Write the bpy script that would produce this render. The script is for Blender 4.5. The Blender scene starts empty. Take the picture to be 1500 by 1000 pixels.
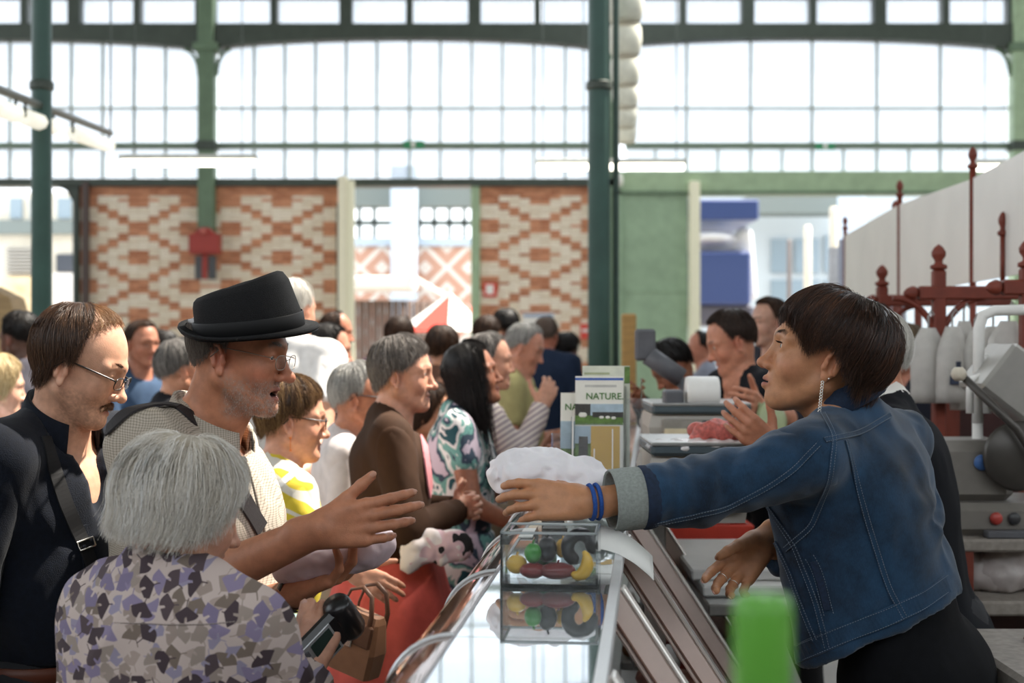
import bpy, math, random
import numpy as np
from mathutils import Vector, Matrix
random.seed(7); np.random.seed(7)
SC = bpy.context.scene
COL = SC.collection
PI = math.pi
# ------------------------------------------------------------------ camera
CAMZ = 1.62
FPX = 2083.0
cam_d = bpy.data.cameras.new('camera'); cam = bpy.data.objects.new('camera', cam_d); COL.objects.link(cam)
cam.location = (0, 0, CAMZ); cam.rotation_euler = (PI/2, 0, 0)
cam_d.sensor_width = 36.0; cam_d.lens = 36.0*FPX/1500
cam_d.clip_start = 0.05; cam_d.clip_end = 300
cam_d.dof.use_dof = True; cam_d.dof.focus_distance = 2.75; cam_d.dof.aperture_fstop = 4.0
SC.camera = cam
# ------------------------------------------------------------------ light
SC.view_settings.view_transform = 'Standard'; SC.view_settings.look = 'None'
SC.view_settings.gamma = 1.0; SC.view_settings.use_curve_mapping = False
SC.view_settings.exposure = 0.18
W = bpy.data.worlds.new('sky'); SC.world = W; W.use_nodes = True
nt = W.node_tree; nt.nodes.clear()
wo = nt.nodes.new('ShaderNodeOutputWorld'); wb = nt.nodes.new('ShaderNodeBackground')
wb.inputs['Color'].default_value = (0.90, 0.95, 1.0, 1); wb.inputs['Strength'].default_value = 2.6
nt.links.new(wb.outputs[0], wo.inputs[0])
sun_d = bpy.data.lights.new('sun', 'SUN'); sun = bpy.data.objects.new('sun', sun_d); COL.objects.link(sun)
sun_d.energy = 13.0; sun_d.angle = math.radians(1.6); sun_d.color = (1.0, 0.93, 0.82)
_sd = Vector((-0.47, -0.22, -0.86)); sun.rotation_euler = _sd.to_track_quat('-Z', 'Y').to_euler()
SC.cycles.max_bounces = 6; SC.cycles.diffuse_bounces = 3; SC.cycles.glossy_bounces = 3
SC.cycles.transmission_bounces = 6; SC.cycles.transparent_max_bounces = 8
SC.cycles.caustics_reflective = False; SC.cycles.caustics_refractive = False
SC.cycles.sample_clamp_indirect = 4.0

def P(x, y, d):
    """a point of the place: what stands at photograph position x, y when it is d metres away"""
    return np.array([(x-750)/FPX*d, d, CAMZ-(y-500)/FPX*d])
# ------------------------------------------------------------------ materials
def lin(c):
    if isinstance(c, str):
        c = [int(c[i:i+2], 16)/255 for i in (0, 2, 4)]
    return tuple((v/12.92 if v <= .04045 else ((v+.055)/1.055)**2.4) for v in c[:3])
def new_mat(name):
    m = bpy.data.materials.new(name); m.use_nodes = True
    nt = m.node_tree
    return m, nt, nt.nodes['Principled BSDF']
def N(nt, typ, **kw):
    n = nt.nodes.new(typ)
    for k, v in kw.items():
        if k.startswith('_'): setattr(n, k[1:], v)
        else:
            n.inputs[int(k[1:]) if k[0] == 'i' and k[1:].isdigit() else k].default_value = v
    return n
def L(nt, a, b): nt.links.new(a, b)
MC = {}
def mat(name, col, rough=.5, metal=0, var=.12, scale=30, bump=0, bscale=200, spec=.5, trans=0, alpha=1, emit=0, stretch=(1,1,1), sheen=0, sub=0):
    """plain procedural material: colour with noise variation and fine relief"""
    if name in MC: return MC[name]
    m, nt, b = new_mat(name); c = lin(col)
    tc = N(nt, 'ShaderNodeTexCoord'); mp = N(nt, 'ShaderNodeMapping'); mp.inputs['Scale'].default_value = stretch
    L(nt, tc.outputs['Object'], mp.inputs[0])
    if var:
        n = N(nt, 'ShaderNodeTexNoise', Scale=scale, Detail=4.0); L(nt, mp.outputs[0], n.inputs['Vector'])
        r = N(nt, 'ShaderNodeMapRange'); r.inputs[1].default_value = .3; r.inputs[2].default_value = .7
        r.inputs[3].default_value = 1-var; r.inputs[4].default_value = 1+var; L(nt, n.outputs['Fac'], r.inputs[0])
        mx = N(nt, 'ShaderNodeVectorMath', _operation='SCALE'); mx.inputs[0].default_value = c
        L(nt, r.outputs[0], mx.inputs['Scale']); L(nt, mx.outputs[0], b.inputs['Base Color'])
    else: b.inputs['Base Color'].default_value = (*c, 1)
    b.inputs['Roughness'].default_value = rough; b.inputs['Metallic'].default_value = metal
    b.inputs['Specular IOR Level'].default_value = spec
    b.inputs['Transmission Weight'].default_value = trans; b.inputs['Alpha'].default_value = alpha
    if sheen: b.inputs['Sheen Weight'].default_value = sheen
    if sub:
        b.inputs['Subsurface Weight'].default_value = sub; b.inputs['Subsurface Radius'].default_value = (.01,.004,.002)
    if emit:
        b.inputs['Emission Color'].default_value = (*c, 1); b.inputs['Emission Strength'].default_value = emit
    if bump:
        n2 = N(nt, 'ShaderNodeTexNoise', Scale=bscale, Detail=3.0); L(nt, mp.outputs[0], n2.inputs['Vector'])
        bp = N(nt, 'ShaderNodeBump', Strength=bump, Distance=.002); L(nt, n2.outputs['Fac'], bp.inputs['Height'])
        L(nt, bp.outputs[0], b.inputs['Normal'])
    MC[name] = m; return m
def clear_mat(name, col=(1,1,1), tint=.12, rough=.03, edge=.35):
    """thin clear plastic or window glass: mostly see-through, with a sharp reflection that grows at grazing angles"""
    if name in MC: return MC[name]
    m = bpy.data.materials.new(name); m.use_nodes = True; nt = m.node_tree; nt.nodes.clear()
    o = N(nt, 'ShaderNodeOutputMaterial'); t = N(nt, 'ShaderNodeBsdfTransparent'); g = N(nt, 'ShaderNodeBsdfGlossy', Roughness=rough)
    c = lin(col); t.inputs[0].default_value = (*c, 1); df = N(nt, 'ShaderNodeBsdfDiffuse', Color=(*c, 1))
    lw = N(nt, 'ShaderNodeLayerWeight', Blend=edge); m1 = N(nt, 'ShaderNodeMixShader'); m2 = N(nt, 'ShaderNodeMixShader', Fac=tint)
    L(nt, t.outputs[0], m2.inputs[1]); L(nt, df.outputs[0], m2.inputs[2])
    L(nt, lw.outputs['Fresnel'], m1.inputs[0]); L(nt, m2.outputs[0], m1.inputs[1]); L(nt, g.outputs[0], m1.inputs[2])
    L(nt, m1.outputs[0], o.inputs[0]); MC[name] = m; return m
# ------------------------------------------------------------------ objects
def put(name, me, parent=None, m=None, loc=None, smooth=False):
    o = bpy.data.objects.new(name, me); COL.objects.link(o)
    if parent is not None: o.parent = parent
    if m is not None:
        me.materials.clear()
        for q in (m if isinstance(m, (list, tuple)) else [m]): me.materials.append(q)
    if loc is not None: o.location = [float(v) for v in loc]
    me.polygons.foreach_set('use_smooth', np.full(len(me.polygons), bool(smooth)))
    return o
def tag(o, label, cat, group=None, kind=None):
    o['label'] = label; o['category'] = cat
    if group: o['group'] = group
    if kind: o['kind'] = kind
    return o
def thing(name, label, cat, loc=(0,0,0), group=None, rz=0):
    o = bpy.data.objects.new(name, None); COL.objects.link(o); o.empty_display_size = .1
    o.location = [float(v) for v in loc]; o.rotation_euler.z = rz
    return tag(o, label, cat, group)
def struct(o): o['kind'] = 'structure'; return o
def to_mesh(name, V, F, mats=None):
    """V: (n,3) array; F: (m,4) or (m,3) array, or a list of such arrays"""
    me = bpy.data.meshes.new(name); V = np.asarray(V, np.float32)
    if isinstance(F, np.ndarray): F = [F]
    F = [f for f in F if len(f)]
    me.vertices.add(len(V)); me.vertices.foreach_set('co', V.ravel())
    nl = sum(f.size for f in F); npoly = sum(len(f) for f in F)
    me.loops.add(nl); me.loops.foreach_set('vertex_index', np.concatenate([f.ravel() for f in F]).astype(np.int32))
    st = []; s = 0
    for f in F:
        st.append(s+np.arange(len(f))*f.shape[1]); s += f.size
    me.polygons.add(npoly); me.polygons.foreach_set('loop_start', np.concatenate(st).astype(np.int32))
    me.update(calc_edges=True); me.validate(); return me
def set_color(me, C, name='Col'):
    a = me.color_attributes.new(name, 'FLOAT_COLOR', 'POINT')
    C = np.asarray(C, np.float32)
    if C.shape[1] == 3: C = np.concatenate([C, np.ones((len(C), 1), np.float32)], 1)
    a.data.foreach_set('color', C.ravel())
class MB:
    """collects boxes, tubes, lofts into one mesh"""
    def __init__(s): s.v = []; s.q = []; s.t = []; s.n = 0
    def raw(s, V, F):
        V = np.asarray(V, float); F = np.asarray(F, int)
        s.v.append(V); (s.q if F.shape[1] == 4 else s.t).append(F+s.n); s.n += len(V); return s
    def box(s, lo, hi, R=None, o=(0,0,0)):
        x0,y0,z0 = lo; x1,y1,z1 = hi
        V = np.array([[x0,y0,z0],[x1,y0,z0],[x1,y1,z0],[x0,y1,z0],[x0,y0,z1],[x1,y0,z1],[x1,y1,z1],[x0,y1,z1]], float)
        if R is not None: V = V@np.asarray(R).T
        return s.raw(V+np.asarray(o), [[0,3,2,1],[4,5,6,7],[0,1,5,4],[1,2,6,5],[2,3,7,6],[3,0,4,7]])
    def bevbox(s, lo, hi, b, R=None, o=(0,0,0)):
        """box with bevelled edges (24 verts)"""
        lo = np.array(lo, float); hi = np.array(hi, float); V = []; idx = {}
        for sx in (0,1):
            for sy in (0,1):
                for sz in (0,1):
                    c = np.where([sx,sy,sz], hi, lo); sg = np.where([sx,sy,sz], -1, 1)
                    for ax in range(3):
                        p = c+sg*b; p[ax] = c[ax]; idx[(sx,sy,sz,ax)] = len(V); V.append(p)
        Q = []; T = []
        for ax in range(3):
            o1, o2 = [a for a in range(3) if a != ax]
            for sd in (0,1):
                def k(a, c):
                    t = [0,0,0]; t[ax] = sd; t[o1] = a; t[o2] = c; return idx[(*t, ax)]
                Q.append([k(0,0),k(1,0),k(1,1),k(0,1)])
            for a in (0,1):
                for c in (0,1):
                    t0 = [0,0,0]; t1 = [0,0,0]; t0[ax]=0; t1[ax]=1
                    for t in (t0,t1): t[o1]=a; t[o2]=c
                    Q.append([idx[(*t0,o1)],idx[(*t1,o1)],idx[(*t1,o2)],idx[(*t0,o2)]])
        for sx in (0,1):
            for sy in (0,1):
                for sz in (0,1): T.append([idx[(sx,sy,sz,a)] for a in range(3)])
        V = np.array(V)
        cen = (lo+hi)/2
        def fix(fs):
            r = []
            for f in fs:
                p = V[f]; n = np.cross(p[1]-p[0], p[2]-p[0])
                r.append(f if np.dot(n, p.mean(0)-cen) > 0 else f[::-1])
            return r
        Q = fix(Q); T = fix(T)
        if R is not None: V = V@np.asarray(R).T
        V = V+np.asarray(o); n0 = s.n; s.raw(V, Q); s.t.append(np.array(T)+n0); return s
    def loft(s, rings, cap=True, close=True):
        rings = [np.asarray(r, float) for r in rings]; n = len(rings[0]); m = len(rings)
        V = np.concatenate(rings); F = []
        for i in range(m-1):
            for j in range(n if close else n-1):
                k = (j+1) % n; F.append([i*n+j, i*n+k, (i+1)*n+k, (i+1)*n+j])
        n0 = s.n; s.raw(V, F)
        if cap and close:
            c0 = rings[0].mean(0); c1 = rings[-1].mean(0); b = s.n
            s.v.append(np.array([c0, c1])); s.n += 2; T = []
            for j in range(n):
                k = (j+1) % n; T.append([b, n0+k, n0+j]); T.append([b+1, n0+(m-1)*n+j, n0+(m-1)*n+k])
            s.t.append(np.array(T))
        return s
    def tube(s, pts, r, n=8, cap=True, flat=1.0, up=None):
        pts = [np.asarray(p, float) for p in pts]; m = len(pts)
        if np.isscalar(r): r = [r]*m
        rings = []; u = None
        for i in range(m):
            t = pts[min(i+1, m-1)]-pts[max(i-1, 0)]; t = t/(np.linalg.norm(t)+1e-12)
            if u is None:
                a = np.array(up, float) if up is not None else (np.array([0,0,1.]) if abs(t[2]) < .9 else np.array([1.,0,0]))
                u = a
            u = u-t*np.dot(u, t); u /= np.linalg.norm(u)+1e-12; w = np.cross(t, u)
            an = np.arange(n)*2*PI/n
            rings.append(pts[i]+r[i]*(np.cos(an)[:,None]*w+flat*np.sin(an)[:,None]*u))
        return s.loft(rings, cap)
    def lathe(s, prof, n=24, o=(0,0,0), R=None, cap=True):
        an = np.arange(n)*2*PI/n; rings = []
        for (r, z) in prof:
            v = np.stack([r*np.cos(an), r*np.sin(an), np.full(n, z)], 1)
            if R is not None: v = v@np.asarray(R).T
            rings.append(v+np.asarray(o))
        return s.loft(rings, cap)
    def prism(s, poly, h0, h1, axis=2, R=None, o=(0,0,0)):
        """extrude a 2-D outline along an axis"""
        rings = []
        for h in (h0, h1):
            v = np.zeros((len(poly), 3)); oth = [a for a in range(3) if a != axis]
            v[:, oth[0]] = [p[0] for p in poly]; v[:, oth[1]] = [p[1] for p in poly]; v[:, axis] = h
            if R is not None: v = v@np.asarray(R).T
            rings.append(v+np.asarray(o))
        return s.loft(rings, True)
    def ball(s, c, r, n=12, R=None):
        r = np.ones(3)*r; rings = []
        for i in range(1, n//2):
            th = PI*i/(n//2); an = np.arange(n)*2*PI/n
            v = np.stack([np.sin(th)*np.cos(an), np.sin(th)*np.sin(an), np.full(n, -np.cos(th))], 1)*r
            if R is not None: v = v@np.asarray(R).T
            rings.append(v+np.asarray(c))
        return s.loft(rings, True)
    def mesh(s, name):
        return to_mesh(name, np.concatenate(s.v), [np.concatenate(a) for a in (s.q, s.t) if a])
    def put(s, name, parent=None, m=None, loc=None, smooth=False, fixn=True):
        me = s.mesh(name)
        if fixn:
            import bmesh
            bm = bmesh.new(); bm.from_mesh(me); bmesh.ops.recalc_face_normals(bm, faces=bm.faces); bm.to_mesh(me); bm.free()
        return put(name, me, parent, m, loc, smooth)
def one_box(name, lo, hi, m, parent=None, bev=0, loc=None, R=None):
    b = MB()
    if bev: b.bevbox(lo, hi, bev, R)
    else: b.box(lo, hi, R)
    return b.put(name, parent, m, loc)
def rotz(a): c, s = math.cos(a), math.sin(a); return np.array([[c,-s,0],[s,c,0],[0,0,1.]])
def roty(a): c, s = math.cos(a), math.sin(a); return np.array([[c,0,s],[0,1,0],[-s,0,c.real]])
def rotx(a): c, s = math.cos(a), math.sin(a); return np.array([[1,0,0],[0,c,-s],[0,s,c]])
def unit(v): v = np.asarray(v, float); return v/(np.linalg.norm(v)+1e-12)
# ------------------------------------------------------------------ noise
def _hash(i, j, k, seed):
    h = (i*374761393 + j*668265263 + k*2147483647 + seed*974634777) & 0xffffffff
    h = ((h ^ (h >> 13))*1274126177) & 0xffffffff
    return ((h ^ (h >> 16)) & 0xffff)/65535.0
def vnoise(p, f, seed=0):
    q = np.asarray(p, float)*f; i = np.floor(q).astype(np.int64); t = q-i; t = t*t*(3-2*t); r = 0
    for a in (0,1):
        for b in (0,1):
            for c in (0,1):
                w = (t[:,0] if a else 1-t[:,0])*(t[:,1] if b else 1-t[:,1])*(t[:,2] if c else 1-t[:,2])
                r = r+w*_hash(i[:,0]+a, i[:,1]+b, i[:,2]+c, seed)
    return r*2-1
def fbm(p, f, seed=0, oct=3):
    r = 0; a = 1
    for o in range(oct): r = r+a*vnoise(p, f*2**o, seed+o*17); a *= .5
    return r
# ================================================================== smooth solid modelling (signed distance + surface nets)
class RC:      # tapered round bar from a to b, optionally flattened along n by q
    def __init__(s, a, b, ra, rb, k=.02, n=None, q=1, sub=False):
        s.a = np.asarray(a, float); s.b = np.asarray(b, float); s.ra, s.rb, s.k, s.q, s.sub = ra, rb, k, q, sub
        s.n = None if n is None else unit(n)
    def grow(s, e): return RC(s.a, s.b, s.ra+e, s.rb+e, s.k, s.n, 1+(s.q-1)*.8, s.sub)
    def box(s):
        r = max(s.ra, s.rb); return np.minimum(s.a, s.b)-r, np.maximum(s.a, s.b)+r
    def dist(s, x, y, z):
        ab = s.b-s.a; l2 = ab@ab+1e-12
        px, py, pz = x-s.a[0], y-s.a[1], z-s.a[2]
        t = np.clip((px*ab[0]+py*ab[1]+pz*ab[2])/l2, 0, 1)
        wx, wy, wz = px-t*ab[0], py-t*ab[1], pz-t*ab[2]
        if s.n is not None:
            dn = (wx*s.n[0]+wy*s.n[1]+wz*s.n[2])*(s.q-1)
            wx = wx+dn*s.n[0]; wy = wy+dn*s.n[1]; wz = wz+dn*s.n[2]
        return np.sqrt(wx*wx+wy*wy+wz*wz)-(s.ra+(s.rb-s.ra)*t)
class EL:      # ellipsoid with axes as the columns of R
    def __init__(s, c, r, R=None, k=.02, sub=False):
        s.c = np.asarray(c, float); s.r = np.asarray(r, float)*np.ones(3); s.R = np.eye(3) if R is None else np.asarray(R); s.k = k; s.sub = sub
    def grow(s, e): return EL(s.c, s.r+e, s.R, s.k, s.sub)
    def box(s):
        h = np.sqrt(((s.R*s.r)**2).sum(1)); return s.c-h, s.c+h
    def dist(s, x, y, z):
        px, py, pz = x-s.c[0], y-s.c[1], z-s.c[2]; a = 0; b = 0
        for i in range(3):
            l = px*s.R[0,i]+py*s.R[1,i]+pz*s.R[2,i]
            a = a+(l/s.r[i])**2; b = b+(l/s.r[i]**2)**2
        a = np.sqrt(a); return a*(a-1)/np.sqrt(b+1e-12)
class HS:      # half space removed: everything with n.(p-c) > 0
    def __init__(s, c, n, k=.004): s.c = np.asarray(c, float); s.n = unit(n); s.k = k; s.sub = True
    def box(s): return None
    def grow(s, e): return s
    def dist(s, x, y, z): return -((x-s.c[0])*s.n[0]+(y-s.c[1])*s.n[1]+(z-s.c[2])*s.n[2])
def axis_steps(lo, hi, fine, coarse, fstep):
    """grid coordinates with fine steps inside the given ranges"""
    br = []
    for a, b in sorted(fine):
        a = max(a, lo); b = min(b, hi)
        if b <= a: continue
        if br and a <= br[-1][1]+coarse: br[-1][1] = max(b, br[-1][1])
        else: br.append([a, b])
    out = []; c = lo
    def seg(a, b, st):
        n = max(1, int(math.ceil((b-a)/st))); out.extend(a+(b-a)*np.arange(n)/n)
    for a, b in br:
        if a > c: seg(c, a, coarse)
        seg(a, b, fstep); c = b
    if c < hi: seg(c, hi, coarse)
    out.append(hi); return np.array(out, np.float32)
def field_mesh(prims, coarse=.01, fine=(), fstep=.003):
    """prims -> vertices, quads. fine: list of (lo, hi) boxes that get the small step"""
    bb = [p.box() for p in prims if not p.sub]
    lo = np.min([b[0] for b in bb], 0)-.03; hi = np.max([b[1] for b in bb], 0)+.03
    ax = [axis_steps(lo[i], hi[i], [(f[0][i], f[1][i]) for f in fine], coarse, fstep) for i in range(3)]
    d = np.full([len(a) for a in ax], 1e3, np.float32)
    for p in prims:
        b = p.box()
        if b is None: sl = [slice(0, len(a)) for a in ax]
        else:
            pad = p.k+.03; sl = []
            for i in range(3):
                i0 = max(0, int(np.searchsorted(ax[i], b[0][i]-pad))-1); i1 = min(len(ax[i]), int(np.searchsorted(ax[i], b[1][i]+pad))+1)
                sl.append(slice(i0, max(i1, i0)))
        x = ax[0][sl[0]][:,None,None]; y = ax[1][sl[1]][None,:,None]; z = ax[2][sl[2]][None,None,:]
        if 0 in (x.size, y.size, z.size): continue
        e = p.dist(x, y, z).astype(np.float32); cur = d[tuple(sl)]; k = p.k
        if p.sub:
            e = -e; h = np.clip(.5-.5*(cur-e)/k, 0, 1); d[tuple(sl)] = cur*(1-h)+e*h+k*h*(1-h)
        else:
            h = np.clip(.5+.5*(cur-e)/k, 0, 1); d[tuple(sl)] = cur*(1-h)+e*h-k*h*(1-h)
    return surface_nets(d, *ax)
def surface_nets(d, xs, ys, zs):
    ins = d < 0; c = np.zeros([n-1 for n in d.shape], np.uint8)
    for a in (0,1):
        for b in (0,1):
            for e in (0,1):
                c += ins[a:d.shape[0]-1+a, b:d.shape[1]-1+b, e:d.shape[2]-1+e]
    mix = (c > 0) & (c < 8); I = np.argwhere(mix); i, j, k = I.T
    vid = np.full(c.shape, -1, np.int32); vid[i, j, k] = np.arange(len(I))
    A = np.zeros((len(I), 3)); cnt = np.zeros(len(I)); axs = (xs, ys, zs)
    for ax in range(3):
        o1, o2 = [q for q in range(3) if q != ax]
        for a in (0,1):
            for b in (0,1):
                q0 = [i, j, k]; q0[o1] = q0[o1]+a; q0[o2] = q0[o2]+b; q1 = list(q0); q1[ax] = q1[ax]+1
                va = d[tuple(q0)]; vb = d[tuple(q1)]; cr = (va < 0) != (vb < 0)
                t = np.where(cr, va/np.where(va == vb, 1, va-vb), 0); p = np.zeros((len(I), 3))
                p[:, ax] = axs[ax][q0[ax]]*(1-t)+axs[ax][q1[ax]]*t; p[:, o1] = axs[o1][q0[o1]]; p[:, o2] = axs[o2][q0[o2]]
                A += p*cr[:,None]; cnt += cr
    V = A/cnt[:,None]; Q = []
    for ax in range(3):
        o1, o2 = [(1,2),(2,0),(0,1)][ax]
        s0 = [slice(None)]*3; s1 = [slice(None)]*3; s0[ax] = slice(0,-1); s1[ax] = slice(1,None)
        a = ins[tuple(s0)]; b = ins[tuple(s1)]
        E = np.argwhere(a != b); ok = np.ones(len(E), bool)
        for o in (o1, o2): ok &= (E[:,o] > 0) & (E[:,o] < d.shape[o]-1)
        E = E[ok]; inside = a[tuple(E.T)]
        def cell(da, db):
            q = E.copy(); q[:,o1] += da; q[:,o2] += db; return vid[tuple(q.T)]
        f = np.stack([cell(-1,-1), cell(0,-1), cell(0,0), cell(-1,0)], 1)
        f[~inside] = f[~inside][:, ::-1]; Q.append(f)
    Q = np.concatenate(Q); return V, Q[(Q >= 0).all(1)]
def vnormals(V, Q):
    n = np.cross(V[Q[:,2]]-V[Q[:,0]], V[Q[:,3]]-V[Q[:,1]]); r = np.zeros_like(V)
    for i in range(4): np.add.at(r, Q[:,i], n)
    return r/(np.linalg.norm(r, axis=1, keepdims=True)+1e-12)
# ================================================================== people
class Frame:
    """placed frame; fx stretches it front to back"""
    def __init__(s, o, R, sc=1.0, fx=1.0): s.o = np.asarray(o, float); s.R = np.asarray(R, float); s.s = sc; s.sv = sc*np.array([fx,1,1])
    def w(s, p): return s.o+(np.asarray(p, float)*s.sv)@s.R.T
    def inv(s, p): return ((np.asarray(p)-s.o)@s.R)/s.sv
    def ell(s, c, r, k=.01, sub=False, R=None): return EL(s.w(c), np.asarray(r)*np.ones(3)*s.sv, s.R if R is None else s.R@R, k*s.s, sub)
    def rc(s, a, b, ra, rb, k=.01, n=None, q=1, sub=False):
        return RC(s.w(a), s.w(b), ra*s.s, rb*s.s, k*s.s, None if n is None else s.R@np.asarray(n, float), q, sub)
def head_rot(yaw, pitch=0, roll=0):
    """yaw: where the face points, degrees counter-clockwise from +X; pitch > 0 looks down"""
    return rotz(math.radians(yaw))@roty(math.radians(pitch))@rotx(math.radians(roll))
def head_prims(f, sp):
    """head in its own frame: +x face, +y left, +z up, origin between the ears at eye height"""
    ns = sp.get('nose', 1.0); jw = sp.get('jaw', 1.0); lod = sp.get('lod', 0); op = sp.get('mouth', 0)
    ch = sp.get('cheek', 1.0); lx = sp.get('lipx', 0); cx = sp.get('chinx', 0)
    pr = [f.ell((-.008,0,.028), (.097,.075,.088), .02),
          f.ell((.030,0,-.005), (.064,.061*jw,.085), .02),
          f.ell((.052+lx,0,-.066-op*.4), (.040,.038*jw,.044), .02)]
    for s in (1,-1):
        pr += [f.rc((0,.050*jw*s,-.055), (.068+cx,.016*s,-.098-op), .020*jw, .017, .025),
               f.ell((.056,.035*s,-.036), (.027*ch,.026*ch,.028), .02),
               f.rc((.088,.007*s,.018), (.071,.046*s,.014), .0105, .0095, .014)]
    pr += [f.ell((.080+cx,0,-.100-op), (.018,.020*jw,.017), .014)]
    for s in (1,-1): pr.append(f.ell((.098,.031*s,-.001), (.016,.018,.0125), k=.012, sub=True))
    if lod == 0:
        for s in (1,-1):
            pr.append(f.ell((.0755,.031*s,-.001), (.0142,.0165,.0138), k=.006))
            od = sp.get('eye', .0050)
            pr.append(f.ell((.0900,.031*s,-.001-sp.get('lookdown', 0)), (.010,.0125,od), k=.0025, sub=True))
    pr += [f.rc((.088,0,.010), (.106+.012*(ns-1),0,-.034), .0075, .0095*ns, .010),
           f.ell((.1105+.02*(ns-1),0,-.039), (.0125*ns,.0105*ns,.0105*ns), k=.008)]
    for s in (1,-1): pr.append(f.ell((.099,.0125*s*ns,-.0425), (.0105,.0075,.0078), k=.006))
    if lod == 0:
        for s in (1,-1): pr.append(f.ell((.1035,.0062*s,-.0505), (.006,.0034,.004), k=.003, sub=True))
    # lips
    pr += [f.rc((.0925+lx,.004,-.0665), (.083+lx,.020,-.0712), .0060, .003, .005), f.rc((.0925+lx,-.004,-.0665), (.083+lx,-.020,-.0712), .0060, .003, .005),
           f.rc((.0905+lx,0,-.0785-op*1.2), (.082+lx,.018,-.0730-op*.4), .0070, .003, .005), f.rc((.0905+lx,0,-.0785-op*1.2), (.082+lx,-.018,-.0730-op*.4), .0070, .003, .005)]
    if lod == 0:
        pr.append(f.ell((.094+lx,0,-.0722-op*.6), (.016 if op == 0 else .03,.0205,.0016+op*.7), k=.003, sub=True))
    # ears: plate, rolled rim, hollow, lobe
    for s in (1,-1):
        Re = rotz(s*.45)@roty(-.20); c = np.array([-.008,.0735*s,-.018]); e = lambda x, y, z: c+Re@np.array([x, y*s, z])
        pr.append(f.ell(e(0,0,0), (.0165,.0050,.0295), k=.006, R=Re))
        if lod == 0:
            pr.append(f.ell(e(.002,.0075,-.001), (.0100,.0085,.0180), k=.003, sub=True, R=Re))
            rim = [e(.011,.003,.012), e(.006,.006,.026), e(-.004,.0075,.029), e(-.0135,.0075,.020), e(-.0155,.0065,.004), e(-.011,.005,-.014)]
            for a, b in zip(rim, rim[1:]): pr.append(f.rc(a, b, .0036, .0036, .003))
            pr.append(f.rc(e(-.008,.005,.014), e(-.007,.0055,-.010), .0030, .0034, .004))
            pr.append(f.rc(e(.0125,.001,-.008), e(.0115,.003,.001), .0048, .0042, .004))
            pr.append(f.ell(e(.004,.002,-.026), (.0080,.0048,.0085), k=.005, R=Re))
    return pr
def hand_prims(w, x, t, n, s=1.0, curl=(25,35,20), spread=6, thumb=(.55,.75,-.2), tb=.15, kk=.006, per=None, thumb_bend=.35):
    """hand from the wrist w: x along the fingers, t towards the thumb side, n out of the back of the hand"""
    x = unit(x); t = unit(np.asarray(t)-x*np.dot(t, x)); n0 = unit(n); n = unit(n0-x*np.dot(n0, x)-t*np.dot(n0, t))
    def g(a, b, c): return w+s*(a*x+b*t+c*n)
    pr = [RC(g(-.035,0,0), g(.012,0,0), .026*s, .025*s, .015, n, 1.35)]
    ys = (.030,.010,-.011,-.030); ks = (.094,.098,.092,.082)
    for y, kx in zip(ys, ks): pr.append(RC(g(.008,y*.62,0), g(kx-.006,y,.001), .0150*s, .0118*s, .010, n, 1.15))
    pr.append(RC(g(.018,.014,-.004), g(.070,.024,-.004), .014*s, .011*s, .01)); pr.append(RC(g(.018,-.018,-.005), g(.070,-.026,-.004), .013*s, .010*s, .01))
    ln = ((.041,.025,.020),(.045,.029,.021),(.042,.027,.020),(.033,.020,.018)); rr = (.0102,.0104,.0099,.0088)
    tips = []
    for i in range(4):
        c = curl if per is None else per[i]; a = 0; q = g(ks[i]-.004, ys[i], .001); sp = math.radians(spread*(1.5-i))
        d0 = unit(x*math.cos(sp)+t*math.sin(sp))
        for jn in range(3):
            a += math.radians(c[jn]); d = d0*math.cos(a)-n*math.sin(a); e = q+d*ln[i][jn]*s
            pr.append(RC(q, e, rr[i]*s*(1-.09*jn), rr[i]*s*(1-.09*(jn+1)), .0045 if jn == 0 else .003)); q = e
        tips.append((q, d, d0*math.sin(a)+n*math.cos(a), rr[i]*s*.73, g(ks[i]-.004, ys[i], .001)+(d0*math.cos(math.radians(c[0]))-n*math.sin(math.radians(c[0])))*ln[i][0]*s*.5, d0*math.cos(math.radians(c[0]))-n*math.sin(math.radians(c[0]))))
    d = unit(thumb[0]*x+thumb[1]*t+thumb[2]*n); q0 = g(.018,.020,-.008); q1 = q0+d*.045*s
    pr.append(RC(q0, q1, .0165*s, .0118*s, .012))
    d2 = unit(d+thumb_bend*x); q2 = q1+d2*.033*s; pr.append(RC(q1, q2, .0112*s, .0100*s, .004))
    d3 = unit(d2+thumb_bend*.6*x); q3 = q2+d3*.026*s; pr.append(RC(q2, q3, .0102*s, .0080*s, .004))
    tips.append((q3, d3, unit(np.cross(d3, np.cross(n, d3))), .0078*s, q1, d2))
    return pr, tips
def torso_frame(neck, pel, yaw):
    up = unit(np.asarray(neck)-np.asarray(pel)); fw = np.array([math.cos(math.radians(yaw)), math.sin(math.radians(yaw)), 0])
    fw = unit(fw-up*np.dot(fw, up)); lf = np.cross(up, fw); return np.stack([fw, lf, up], 1)
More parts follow.
